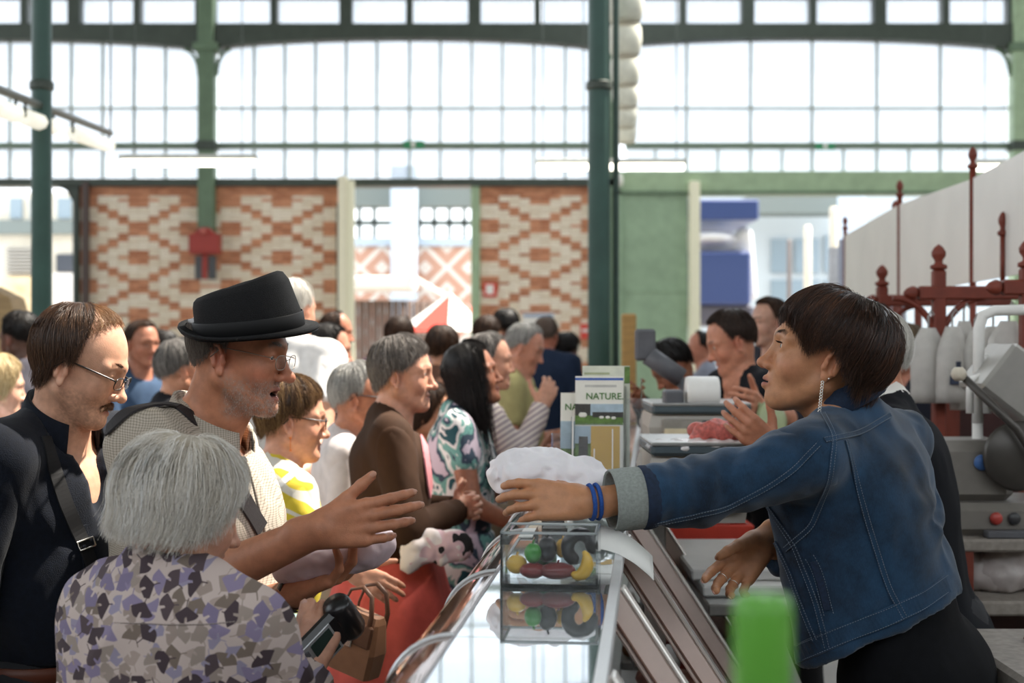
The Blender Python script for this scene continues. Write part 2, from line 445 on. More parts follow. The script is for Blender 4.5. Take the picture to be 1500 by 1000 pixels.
def torso_prims(neck, pel, R, w=1.0, dp=1.0, belly=0., bust=0.):
    neck = np.asarray(neck, float); pel = np.asarray(pel, float); Ln = np.linalg.norm(neck-pel); h = Ln/.52
    def at(t, x=0, y=0): return pel+(neck-pel)*t+R@np.array([x, y, 0])
    pr = [EL(at(.00, -.008*dp), (.112*dp,.165*w,.115*h), R, .04), EL(at(.36, .004), (.100*dp,.142*w,.150*h), R, .05),
          EL(at(.66, -.004), (.113*dp,.158*w,.155*h), R, .05), EL(at(.82, -.02), (.092*dp,.165*w,.085*h), R, .04)]
    if belly: pr.append(EL(at(.30, .03+belly*.4), (.10+belly*.5,.14*w,.15*h), R, .06))
    if bust:
        for s in (1,-1): pr.append(EL(at(.62, .085*dp, .072*s*w), (.045+bust,.055,.055), R, .03))
    return pr
def person_root(label, base, group=None):
    return thing('person', label, 'person', (base[0], base[1], 0), group)
SKIN = {}
def skin_mat(name='skin', rough=.48):
    if name in MC: return MC[name]
    m, nt, b = new_mat(name)
    a = N(nt, 'ShaderNodeAttribute', _attribute_name='Col'); tc = N(nt, 'ShaderNodeTexCoord')
    n = N(nt, 'ShaderNodeTexNoise', Scale=55.0, Detail=5.0); L(nt, tc.outputs['Object'], n.inputs['Vector'])
    r = N(nt, 'ShaderNodeMapRange'); r.inputs[1].default_value = .3; r.inputs[2].default_value = .7; r.inputs[3].default_value = .86; r.inputs[4].default_value = 1.12
    L(nt, n.outputs['Fac'], r.inputs[0]); mx = N(nt, 'ShaderNodeVectorMath', _operation='SCALE')
    L(nt, a.outputs['Color'], mx.inputs[0]); L(nt, r.outputs[0], mx.inputs['Scale']); L(nt, mx.outputs[0], b.inputs['Base Color'])
    b.inputs['Roughness'].default_value = rough; b.inputs['Specular IOR Level'].default_value = .4
    b.inputs['Subsurface Weight'].default_value = .12; b.inputs['Subsurface Radius'].default_value = (.012,.004,.002); b.inputs['Subsurface Scale'].default_value = .6
    n2 = N(nt, 'ShaderNodeTexNoise', Scale=420.0, Detail=3.0); L(nt, tc.outputs['Object'], n2.inputs['Vector'])
    bp = N(nt, 'ShaderNodeBump', Strength=.22, Distance=.0015); L(nt, n2.outputs['Fac'], bp.inputs['Height']); L(nt, bp.outputs[0], b.inputs['Normal'])
    MC[name] = m; return m
def smooth01(x, a, b): t = np.clip((x-a)/(b-a), 0, 1); return t*t*(3-2*t)
def face_color(V, f, base, sp):
    """skin tone with the colours a face has: lips, flushed nose and cheeks, ears, stubble, thin scalp hair"""
    C = np.tile(np.array(lin(base)), (len(V), 1)); q = f.inv(V); x, y, z = q.T
    C *= (1+.06*fbm(V, 18, 3)[:,None])
    near = (np.abs(x) < .16) & (np.abs(z) < .16) & (np.abs(y) < .12); op = sp.get('mouth', 0)
    def blend(m, col):
        m = np.clip(m, 0, 1)[:,None]*near[:,None]; C[:] = C*(1-m)+np.array(lin(col))*m
    fl = sp.get('flush', 'b5604a'); fa = sp.get('flush_amt', .28)
    g = lambda c, r: np.exp(-(((q-np.array(c))/np.array(r))**2).sum(1))
    blend(fa*g((.108,0,-.040), (.02,.02,.018)), fl)
    for s in (1,-1):
        blend(fa*.9*g((.062,.045*s,-.038), (.025,.025,.022)), fl); blend(fa*g((-.005,.08*s,-.01), (.03,.02,.035)), fl)
    st = sp.get('stubble')
    if st:
        m = smooth01(-z, .038, .062)*smooth01(x, -.012, .012)*smooth01(z, -.150, -.120)*(1-.85*g((.092,0,-.072), (.02,.019,.008)))
        m *= np.clip(.55+.7*fbm(V, 260, 5, 2), 0, 1); blend(st[1]*m, st[0])
    bw = sp.get('brow')
    if bw:
        t = np.clip((np.abs(y)-.010)/.036, 0, 1); blend(.8*np.exp(-((z-.0185-.007*np.sin(t*2.6))/.0042)**2)*(np.abs(y) > .007)*(np.abs(y) < .048)*(x > .05)*np.clip(.75+.5*vnoise(V, 300, 8), 0, 1), bw)
    lp = sp.get('lips', 'a85a4e')
    blend(.85*np.exp(-(np.abs((z+.0722+op*.6)/(.0088+op))**4))*np.exp(-(np.abs(y/.0195)**4))*(x > .080), lp)
    if op: blend(1.0*(np.abs(z+.0722+op*.6) < op*.75+.001)*(np.abs(y) < .017)*(x < .089)*(x > .05), '2a0e0c')
    return C
def strands_mesh(paths, r0, r1, sides=3):
    """paths: (n, m, 3) -> thin tapered tubes"""
    n, m, _ = paths.shape; t = np.gradient(paths, axis=1); t /= np.linalg.norm(t, axis=2, keepdims=True)+1e-12
    a = np.array([.31,.52,.79]); u = np.cross(t, a); u /= np.linalg.norm(u, axis=2, keepdims=True)+1e-12; w = np.cross(t, u)
    rad = np.linspace(1, r1/r0, m)[None,:,None]*(r0*np.ones(n))[:,None,None]; R = []
    for s in range(sides):
        an = 2*PI*s/sides; R.append(paths+rad*(math.cos(an)*u+math.sin(an)*w))
    V = np.stack(R, 2).reshape(-1, 3); idx = np.arange(n*m*sides).reshape(n, m, sides); Q = []
    for s in range(sides):
        s2 = (s+1) % sides; Q.append(np.stack([idx[:,:-1,s], idx[:,:-1,s2], idx[:,1:,s2], idx[:,1:,s]], -1).reshape(-1, 4))
    return V, np.concatenate(Q)
def hair_mat(name, c0, c1, rough=.35, spec=.5, var_scale=(90,90,14)):
    if name in MC: return MC[name]
    m, nt, b = new_mat(name); a = N(nt, 'ShaderNodeAttribute', _attribute_name='Col'); L(nt, a.outputs['Color'], b.inputs['Base Color'])
    b.inputs['Roughness'].default_value = rough; b.inputs['Specular IOR Level'].default_value = spec
    MC[name] = m; return m
def hair(root, f, base, mname, cols, n, tend, drop, off=.012, pole=(-.25,0), wave=.004, sweep=0., rad=.0007, seed=1, shell=True, rough=.38, spec=.5,
         clump=.35, inward=.3, rx=(.097,.075,.088), cx=(-.008,0,.028), thick=None, steps=12, flick=0., drop_dir=(0,0,-1), start=None, name='hair', spread=.004):
    """combed hair on head frame f. tend(phi): how far from the crown (radians) hair hugs the skull, drop(phi): free length below.
    phi = 0 is the face, +/-pi the back"""
    rs = np.random.RandomState(seed); rx = np.array(rx); cx = np.array(cx)
    Rp = roty(pole[0])@rotx(pole[1])
    def pos(th, ph, lay):
        d = np.stack([np.sin(th)*np.cos(ph), np.sin(th)*np.sin(ph), np.cos(th)], -1)@Rp.T
        return cx+d*(rx+lay[...,None])
    VV = []; QQ = []; CC = []; nv = 0; cols = [np.array(lin(c)) for c in cols]
    def add(V, Q, C):
        nonlocal nv
        VV.append(V); QQ.append(Q+nv); CC.append(C); nv += len(V)
    th_ = thick or (lambda ph: 1+0*ph)
    if shell:
        nph, nth = 72, 26; ph = np.linspace(-PI, PI, nph, endpoint=False); te = tend(ph); dr = drop(ph); u = np.linspace(0, 1, nth)
        PH, U = np.meshgrid(ph, u, indexing='ij'); TE = te[:,None]; total = TE*.09+dr[:,None]
        S = U*total; TH = np.minimum(S/.09, TE); ex = np.maximum(S-TE*.09, 0)
        T0 = start(PH) if start else 0*PH
        TH = np.maximum(TH, T0*(TE > T0))
        lay = (off*.70*th_(PH))*np.sqrt(np.clip((1-U)*6, 0, 1))*np.clip(.25+TH*1.6, 0, 1)
        pt = pos(TH, PH, lay); rad_in = -unit_rows(pt-cx)*np.array([1,1,0])
        pt = pt+np.array(drop_dir)*ex[...,None]+rad_in*(inward*ex*ex/.08)[...,None]
        pt = pt+(fbm(pt.reshape(-1,3)*np.array([1,1,.35]), 60, seed, 2)*.003).reshape(nph, nth, 1)*unit_rows(pt-cx)*np.clip(TH*1.5, 0, 1)[...,None]
        V = f.w(pt.reshape(-1, 3)); idx = np.arange(nph*nth).reshape(nph, nth); j = np.roll(idx, -1, 0)
        Q = np.stack([idx[:,:-1], idx[:,1:], j[:,1:], j[:,:-1]], -1).reshape(-1, 4)
        c = cols[0]*.75+cols[-1]*.25; g = np.clip(.5+.6*fbm(pt.reshape(-1,3)*np.array([1,1,.2]), 80, seed+4, 2), 0, 1)[:,None]
        add(V, Q, cols[0]*(1-g)*.9+(cols[0]*.6+cols[min(1, len(cols)-1)]*.4)*g)
    if n:
        ph = rs.uniform(-PI, PI, n); te = tend(ph); t0 = np.arccos(1-rs.uniform(0, 1, n)*(1-np.cos(np.minimum(te, 1.75))))*.96
        if start: t0 = np.maximum(t0, start(ph)*(.97+.1*rs.rand(n))); keep = t0 < te; ph, te, t0 = ph[keep], te[keep], t0[keep]
        n = len(ph); te = te*(1+np.minimum(rs.normal(0, .04, n), .05)); dr = drop(ph)*(.70+.35*rs.rand(n))+np.abs(rs.normal(0, .0025, n)); u = np.linspace(0, 1, steps)[None]
        total = (te-t0)*.09+dr; S = u*total[:,None]; TH = np.minimum(t0[:,None]+S/.09, te[:,None]); ex = np.maximum(S-((te-t0)*.09)[:,None], 0)
        cl = np.floor(ph*11+t0*3); cr = np.sin(cl*12.9898)*43758.5453; cr = cr-np.floor(cr)
        PH = ph[:,None]+sweep*(TH-.2)*np.clip(np.cos(ph)[:,None], 0, 1)**1.5+(cr[:,None]-.5)*.12*clump*u+wave*12*np.sin(6*u+cr[:,None]*6.28+rs.rand(n)[:,None]*1.2)*u
        lay = (off*th_(ph)*(.55+.55*rs.rand(n)))[:,None]*np.clip(u*5+.1, 0, 1)
        pt = pos(TH, PH, lay); rin = -unit_rows(pt-cx)*np.array([1,1,0])
        pt = pt+np.array(drop_dir)*ex[...,None]+rin*((inward*(1 if flick == 0 else 1)+(rs.rand(n)[:,None]-.5)*.5)*np.minimum(ex, .10)**2/.08-flick*np.maximum(ex-.03, 0))[...,None]
        pt = pt+rs.normal(0, spread, (n, 1, 3))*u[...,None]
        Vs, Q = strands_mesh(f.w(pt), rad*f.s, rad*.35*f.s)
        w = np.clip(rs.rand(n)*.6+cr*.5, 0, .999)*(len(cols)-1); k = w.astype(int); fr = (w-k)[:,None]
        c = np.stack([cols[a] for a in k])*(1-fr)+np.stack([cols[min(a+1, len(cols)-1)] for a in k])*fr
        add(Vs, Q, np.repeat(c, steps*3, 0))
    V = np.concatenate(VV); me = to_mesh(name, V-base, np.concatenate(QQ)); set_color(me, np.concatenate(CC))
    o = put(name, me, root, hair_mat(mname, None, None, rough, spec), smooth=True); return o
def unit_rows(a): return a/(np.linalg.norm(a, axis=-1, keepdims=True)+1e-12)
def eyes(root, f, base, iris='3c2a1c', down=0, turn=0, lod=0):
    for s in (1,-1):
        o = MB(); c = f.w((.0735,.031*s,-.001)); R = f.R@roty(math.radians(down))@rotz(math.radians(turn))
        prof = [(.0001,.0136),(.0024,.0135),(.0026,.0134),(.0056,.0124),(.0058,.0121),(.0085,.0104),(.0118,.0062),(.0132,0),(.0118,-.0062),(.0080,-.0106),(.0001,-.0132)]
        Rz = R@np.array([[0,0,1.],[0,1,0],[-1,0,0]])
        o.lathe([(r*f.s, z*f.s) for r, z in prof], 14, c-base, Rz); me = o.mesh('eye')
        ob = put('eye', me, root, [mat('eye_white', 'cfc6bc', .15, var=0), mat('iris_'+iris, iris, .1, var=.1), mat('pupil', '050505', .05, var=0)], smooth=True)
        ci = []
        for p in me.polygons:
            z = ((np.array(p.center)+base-c)@R)[0]/f.s; ci.append(2 if z > .01338 else (1 if z > .01215 else 0))
        me.polygons.foreach_set('material_index', np.array(ci, np.int32))
def brow_hair(root, f, base, col, n=110, seed=3, thick=1.0, dy=0):
    rs = np.random.RandomState(seed); pts = []
    for s in (1,-1):
        for i in range(n):
            t = rs.rand(); y = (.010+.036*t)*s; z = .0195+.006*math.sin(t*2.6)+rs.normal(0, .0016)*thick+dy; x = .0985-.030*t*t-.002+.0008*rs.rand()
            p = np.array([x, y, z]); d = unit(np.array([-.12-.5*t, s, .35-.5*t])); m = p+d*.005+np.array([.0008,0,0]); e = p+d*.010
            pts.append([p-np.array([.003,0,0]), m, e])
    V, Q = strands_mesh(f.w(np.array(pts)), .0005*f.s, .0003*f.s); me = to_mesh('eyebrows', V-base, Q); set_color(me, np.tile(lin(col), (len(V), 1)))
    return put('eyebrows', me, root, hair_mat('brow_hair', None, None), smooth=True)
def glasses(root, f, base, frame_mat, lens_mat, w=.024, h=.015, r=.0011, z=-.004, x=.104, thick_top=0, temple=.0013, ear=(-.004,.0785,.012), tilt=0):
    g = MB(); lens = []
    for s in (1,-1):
        c = np.array([x, .033*s, z]); loop = []
        for a in np.arange(25)*2*PI/24:
            ca, sa = math.cos(a), math.sin(a); p = 2.8
            yy = w*np.sign(ca)*abs(ca)**(2/p); zz = h*np.sign(sa)*abs(sa)**(2/p)
            loop.append(c+np.array([-.10*max(0, (c[1]+yy)*s-.02)-tilt*zz, yy, zz]))
        loop = np.array(loop); g.tube(f.w(loop)-base, r*f.s, 6, cap=False)
        if thick_top: g.tube(f.w(loop[0:13]+np.array([.0004,0,0]))-base, thick_top*f.s, 6)
        lens.append(loop)
        hx = np.array([x-.008, (.033+w+.001)*s, z+h*.55]); e = np.array(ear)*np.array([1, s, 1])
        g.tube(f.w(np.array([loop[0 if s > 0 else 12]+np.array([0,0,h*.4]), hx, hx*.5+e*.5+np.array([0,.003*s,.001]), e, e+np.array([-.022,-.001*s,-.022])]))-base, temple*f.s, 6)
    g.tube(f.w(np.array([[x,.033-w,z+.004],[x+.005,0,z+.008],[x,-.033+w,z+.004]]))-base, r*f.s, 6)
    o = g.put('glasses', root, frame_mat, smooth=True)
    for lp in lens:
        c = lp[:24].mean(0)+np.array([.0012,0,0]); V = np.concatenate([lp[:24], [c]]); T = np.array([[24, i, (i+1) % 24] for i in range(24)])
        me = to_mesh('lens', f.w(V)-base, T); put('lens', me, o, lens_mat, smooth=True)
    return o
def cloth_mesh(prims, base, name, root, m, coarse=.009, wrinkle=.003, wf=14, seed=1, stretch=(1,1,.45), fine=(), fstep=.005, post=None, grow=0, folds=None):
    V, Q = field_mesh([p.grow(grow) for p in prims] if grow else prims, coarse, fine, fstep)
    if wrinkle:
        n = vnormals(V, Q); q = V*np.array(stretch)
        w = 1-2*np.abs(fbm(q+.03*fbm(V, 9, seed+5, 1)[:,None], wf, seed, 2)); V = V+n*(wrinkle*(w-.3))[:,None]
    if folds is not None: V = V+vnormals(V, Q)*folds(V)[:,None]
    if post is not None: V = post(V)
    me = to_mesh(name, V-base, Q); o = put(name, me, root, m, smooth=True); return o
def fingernails(root, base, tips, col='c99a86'):
    for (q, d, up, r, _a, _b) in tips:
        R = np.stack([d, np.cross(up, d), up], 1); b = MB()
        b.ball(q+up*r*.72+d*r*.15-base, (r*.95, r*.72, r*.30), 10, R); b.put('fingernail', root, mat('nail_'+col, col, .3, var=.05), smooth=True)
# ------------------------------------------------------------------ whole figures
def leg_prims(pel, R, w=1.0, grow=0, stance=.0, shoe=False):
    fw = unit(R[:,0]*np.array([1,1,0])); lf = np.array([-fw[1], fw[0], 0]); pr = []; z = pel[2]
    for s in (1,-1):
        h = pel+lf*.088*s*w+np.array([0,0,-.02]); a = np.array([pel[0], pel[1], .075])+lf*(.10+stance)*s+fw*(-.03)
        k = h*.48+a*.52+fw*.035; k[2] = z*.50+.03
        pr += [RC(h, k, .083*w+grow, .056*w+grow, .05), RC(k, a, .054*w+grow, .036*w+grow*1.6, .03)]
        if not shoe: pr += [RC(a+np.array([0,0,-.035]), a+fw*.13+np.array([0,0,-.048]), .034, .026, .02)]
    return pr
def shoes(root, base, pel, R, w=1.0, m=None):
    fw = unit(R[:,0]*np.array([1,1,0])); lf = np.array([-fw[1], fw[0], 0])
    for s in (1,-1):
        a = np.array([pel[0], pel[1], .055])+lf*.10*s+fw*(-.035)
        V, Q = field_mesh([RC(a, a+fw*.16+np.array([0,0,-.015]), .046, .036, .02), RC(a, a+np.array([0,0,.035]), .044, .042, .02), HS((0,0,.004), (0,0,-1))], .014)
        put('shoe', to_mesh('shoe', V-base, Q), root, m or mat('shoe_black', '1c1a19', .5), smooth=True)
def arm_prims(sh, el, wr, s=1.0, k=.02):
    return [RC(sh, el, .050*s, .040*s, k), RC(el, wr, .041*s, .027*s, k)]
def neck_prims(f, neck, R, s=1.0, sh=None):
    a = f.w((-.022,0,-.045)); b = np.asarray(neck)+R@np.array([-.005,0,.0]); pr = [RC(a, b, .052*s, .056*s, .03), RC(f.w((.02,0,-.085)), b+R@np.array([.02,0,-.01]), .036*s, .045*s, .03)]
    if sh is not None:
        for q in sh: pr.append(RC(b+R@np.array([-.02,0,.015]), q+R@np.array([-.005,0,.02]), .042*s, .036*s, .04))
    return pr
def traps(neck, R, sh, s=1.0, g=.014):
    b = np.asarray(neck)+R@np.array([-.025,0,.012]); return [RC(b, q+R@np.array([-.005,0,.02]), .042*s+g, .036*s+g, .04) for q in sh]
def box_of(c, r): return (np.asarray(c)-r, np.asarray(c)+r)
def collar(root, base, c, R, rx, ry, h, flap, gap=.5, tilt=.25, m=None, name='collar', th=.003, back=0.0, point=.0):
    """folded shirt collar round the neck at c; gap = half opening at the front in radians; flap = how far it folds down"""
    b = MB(); n = 40; an = np.linspace(gap, 2*PI-gap, n); rings = []
    prof = [(0, -.012), (-.004, h*.5), (-.001, h), (.006, h+.002), (.013, h*.45), (.020, h-flap), (.016, h-flap-.001), (.009, h*.40), (.002, h*.5), (.004,-.012)]
    for a in an:
        fr = (1+math.cos(a))/2; ring = []
        for i, (e, z) in enumerate(prof):
            if 3 <= i <= 6: z = z-(point*fr**3 if i >= 5 else 0)
            p = np.array([(rx+e)*math.cos(a)-tilt*0, (ry+e)*math.sin(a), z-tilt*(rx*math.cos(a))*.9+back*(1-fr)]); ring.append(p)
        rings.append(np.array(ring)@R.T+c-base)
    b.loft(rings, True); return b.put(name, root, m, smooth=True)
def cast_path(obj_root_base, meshobj, px, off=.002):
    """points of the garment surface lying under photograph positions px (list of x, y), interpolated densely"""
    from mathutils.bvhtree import BVHTree
    me = meshobj.data; key = me.name
    if key not in _BV:
        _BV[key] = BVHTree.FromPolygons([v.co[:] for v in me.vertices], [p.vertices[:] for p in me.polygons])
    bv = _BV[key]; out = []; nr = []
    o = Vector(np.array([0,0,CAMZ])-obj_root_base)
    px = np.array(px, float); seg = np.linalg.norm(np.diff(px, axis=0), axis=1); tot = seg.sum(); n = max(3, int(tot/6)); s = np.concatenate([[0], np.cumsum(seg)])
    for q in np.linspace(0, tot, n):
        x = np.interp(q, s, px[:,0]); y = np.interp(q, s, px[:,1]); d = Vector(unit(P(x, y, 1.0)-np.array([0,0,CAMZ])))
        h = bv.ray_cast(o, d)
        if h[0] is not None: out.append(np.array(h[0])+np.array(h[1])*off); nr.append(np.array(h[1]))
    return np.array(out), np.array(nr)
_BV = {}
def smooth_path(p, it=3):
    p = p.copy()
    for _ in range(it): p[1:-1] = p[:-2]*.25+p[1:-1]*.5+p[2:]*.25
    return p
def band_on(root, base, mo, px, width, m, name, th=.0025, off=.002, sm=4):
    """flat strip lying on a garment"""
    p, n = cast_path(base, mo, px, off)
    if len(p) < 3: return None
    p = smooth_path(p, sm); n = unit_rows(smooth_path(n, 8)); t = unit_rows(np.gradient(p, axis=0)); w = unit_rows(np.cross(n, t)); rings = []
    for i in range(len(p)):
        rings.append(np.array([p[i]+w[i]*width/2, p[i]+w[i]*width*.46+n[i]*th, p[i]-w[i]*width*.46+n[i]*th, p[i]-w[i]*width/2, p[i]-n[i]*.002]))
    b = MB(); b.loft(rings); return b.put(name, root, m, smooth=False)
def stitch_on(root, base, mo, px, m, side=.004, ln=.0032, gap=.0016, r=.0006, rows=(-1,1), name='stitching', off=.002):
    p, n = cast_path(base, mo, px, off)
    if len(p) < 3: return None
    p = smooth_path(p, 4); n = unit_rows(smooth_path(n, 8)); t = unit_rows(np.gradient(p, axis=0)); w = unit_rows(np.cross(n, t)); s = np.concatenate([[0], np.cumsum(np.linalg.norm(np.diff(p, axis=0), axis=1))])
    b = MB()
    for rw in rows:
        q = p+w*side*rw; u = 0
        while u < s[-1]-ln:
            a = np.array([np.interp(u, s, q[:,k]) for k in range(3)]); e = np.array([np.interp(u+ln, s, q[:,k]) for k in range(3)]); b.tube([a, e], r, 4); u += ln+gap
    return b.put(name, root, m) if b.n else None
def denim_mat():
    m, nt, b = new_mat('denim'); tc = N(nt, 'ShaderNodeTexCoord')
    w = N(nt, 'ShaderNodeTexNoise', Scale=9.0, Detail=6.0, Roughness=.65); L(nt, tc.outputs['Object'], w.inputs['Vector'])
    mp = N(nt, 'ShaderNodeMapping'); mp.inputs['Scale'].default_value = (900,900,120); mp.inputs['Rotation'].default_value = (0,.6,0); L(nt, tc.outputs['Object'], mp.inputs[0])
    f = N(nt, 'ShaderNodeTexNoise', Scale=1.0, Detail=2.0); L(nt, mp.outputs[0], f.inputs['Vector'])
    cr = N(nt, 'ShaderNodeValToRGB'); cr.color_ramp.elements[0].position = .30; cr.color_ramp.elements[0].color = (*lin('0c1928'), 1)
    cr.color_ramp.elements[1].position = .72; cr.color_ramp.elements[1].color = (*lin('264867'), 1)
    ad = N(nt, 'ShaderNodeMath', _operation='MULTIPLY_ADD'); ad.inputs[1].default_value = .22; L(nt, f.outputs['Fac'], ad.inputs[0])
    sb = N(nt, 'ShaderNodeMath', _operation='MULTIPLY_ADD'); sb.inputs[1].default_value = .9; sb.inputs[2].default_value = -.06; L(nt, w.outputs['Fac'], sb.inputs[0]); L(nt, sb.outputs[0], ad.inputs[2])
    L(nt, ad.outputs[0], cr.inputs[0]); L(nt, cr.outputs[0], b.inputs['Base Color']); b.inputs['Roughness'].default_value = .8; b.inputs['Sheen Weight'].default_value = .25; b.inputs['Specular IOR Level'].default_value = .2
    bp = N(nt, 'ShaderNodeBump', Strength=.3, Distance=.001); L(nt, f.outputs['Fac'], bp.inputs['Height']); L(nt, bp.outputs[0], b.inputs['Normal']); return m
def grid_mat(name, base, line, step=.0042, width=.26, axes=(0,2), rough=.85):
    """fine woven check"""
    m, nt, b = new_mat(name); tc = N(nt, 'ShaderNodeTexCoord'); sx = N(nt, 'ShaderNodeSeparateXYZ')
    nz = N(nt, 'ShaderNodeTexNoise', Scale=7.0, Detail=2.0); L(nt, tc.outputs['Object'], nz.inputs['Vector'])
    mm = N(nt, 'ShaderNodeVectorMath', _operation='MULTIPLY_ADD'); mm.inputs[1].default_value = (.05,.05,.05); L(nt, nz.outputs['Color'], mm.inputs[0]); L(nt, tc.outputs['Object'], mm.inputs[2]); L(nt, mm.outputs[0], sx.inputs[0])
    outs = []
    for a in axes:
        s = N(nt, 'ShaderNodeMath', _operation='DIVIDE'); s.inputs[1].default_value = step; L(nt, sx.outputs[a], s.inputs[0])
        fr = N(nt, 'ShaderNodeMath', _operation='FRACT'); L(nt, s.outputs[0], fr.inputs[0])
        lt = N(nt, 'ShaderNodeMath', _operation='LESS_THAN'); lt.inputs[1].default_value = width; L(nt, fr.outputs[0], lt.inputs[0]); outs.append(lt.outputs[0])
    ad = N(nt, 'ShaderNodeMath', _operation='ADD'); L(nt, outs[0], ad.inputs[0]); L(nt, outs[1], ad.inputs[1])
    h = N(nt, 'ShaderNodeMath', _operation='MULTIPLY'); h.inputs[1].default_value = .5; L(nt, ad.outputs[0], h.inputs[0])
    mx = N(nt, 'ShaderNodeMix', _data_type='RGBA'); mx.inputs[6].default_value = (*lin(base), 1); mx.inputs[7].default_value = (*lin(line), 1)
    L(nt, h.outputs[0], mx.inputs[0]); L(nt, mx.outputs[2], b.inputs['Base Color']); b.inputs['Roughness'].default_value = rough; b.inputs['Specular IOR Level'].default_value = .2; return m
def ginkgo_mat():
    """cotton print of overlapping fan leaves in taupe, lilac and charcoal on off-white"""
    m, nt, b = new_mat('ginkgo_print'); tc = N(nt, 'ShaderNodeTexCoord'); col = None
    def math_(op, a, b_=None, c=None):
        n = N(nt, 'ShaderNodeMath', _operation=op)
        for i, v in enumerate((a, b_, c)):
            if v is None: continue
            if isinstance(v, (int, float)): n.inputs[i].default_value = v
            else: L(nt, v, n.inputs[i])
        return n.outputs[0]
    prev = None; base = lin('bcaca6')
    for li, (sc, off, cols) in enumerate([(31, (.3,.1,0), ('96877f','a3938b','8f889c')), (29, (5.2,2.7,0), ('857a94','75685f','94877f')), (28, (1.7,8.3,0), ('463b40','52464a','786e88'))]):
        mp = N(nt, 'ShaderNodeMapping'); mp.inputs['Rotation'].default_value = (PI/2, 0, 0); mp.inputs['Scale'].default_value = (sc, sc, sc); mp.inputs['Location'].default_value = off
        L(nt, tc.outputs['Object'], mp.inputs[0])
        vo = N(nt, 'ShaderNodeTexVoronoi', _voronoi_dimensions='2D', Randomness=.62); vo.inputs['Scale'].default_value = 1.0; L(nt, mp.outputs[0], vo.inputs['Vector'])
        df = N(nt, 'ShaderNodeVectorMath', _operation='SUBTRACT'); L(nt, mp.outputs[0], df.inputs[0]); L(nt, vo.outputs['Position'], df.inputs[1])
        s = N(nt, 'ShaderNodeSeparateXYZ'); L(nt, df.outputs[0], s.inputs[0]); cs = N(nt, 'ShaderNodeSeparateColor'); L(nt, vo.outputs['Color'], cs.inputs[0])
        an = math_('MULTIPLY', cs.outputs[0], 6.283); ca = math_('COSINE', an); sa = math_('SINE', an)
        u = math_('ADD', math_('MULTIPLY', s.outputs[0], ca), math_('MULTIPLY', s.outputs[1], sa)); v = math_('SUBTRACT', math_('MULTIPLY', s.outputs[1], ca), math_('MULTIPLY', s.outputs[0], sa))
        u = math_('ADD', u, .30); r = math_('SQRT', math_('ADD', math_('MULTIPLY', u, u), math_('MULTIPLY', v, v))); th = math_('ARCTAN2', v, u); at = math_('ABSOLUTE', th)
        rim = math_('ADD', .64, math_('MULTIPLY', math_('SINE', math_('MULTIPLY', th, 5.0)), .035)); notch = math_('MULTIPLY', math_('LESS_THAN', at, .10), .22)
        fan = math_('MULTIPLY', math_('LESS_THAN', r, math_('SUBTRACT', rim, notch)), math_('LESS_THAN', at, 1.02))
        stem = math_('MULTIPLY', math_('LESS_THAN', math_('ABSOLUTE', math_('ADD', v, math_('MULTIPLY', math_('MULTIPLY', u, u), .5))), .022), math_('MULTIPLY', math_('LESS_THAN', u, .05), math_('GREATER_THAN', u, -.30)))
        mask = math_('MAXIMUM', fan, stem); keep = math_('LESS_THAN', cs.outputs[1], (1.0,.85,.70)[li]); mask = math_('MULTIPLY', mask, keep)
        cr = N(nt, 'ShaderNodeValToRGB'); cr.color_ramp.interpolation = 'CONSTANT'; e = cr.color_ramp.elements
        e[0].color = (*lin(cols[0]), 1); e[1].position = .4; e[1].color = (*lin(cols[1]), 1); q = e.new(.72); q.color = (*lin(cols[2]), 1); L(nt, cs.outputs[2], cr.inputs[0])
        mx = N(nt, 'ShaderNodeMix', _data_type='RGBA'); L(nt, mask, mx.inputs[0]); L(nt, cr.outputs[0], mx.inputs[7])
        if prev is None: mx.inputs[6].default_value = (*base, 1)
        else: L(nt, prev, mx.inputs[6])
        prev = mx.outputs[2]
    L(nt, prev, b.inputs['Base Color']); b.inputs['Roughness'].default_value = .85; b.inputs['Specular IOR Level'].default_value = .2; return m
THREAD = mat('thread_tan', '8f8a80', .8, var=.2); THREAD2 = mat('thread_grey', '6f7a88', .8, var=.2)
BLACK_CLOTH = mat('black_cloth', '0b0c10', .85, var=.2, scale=60, spec=.15)
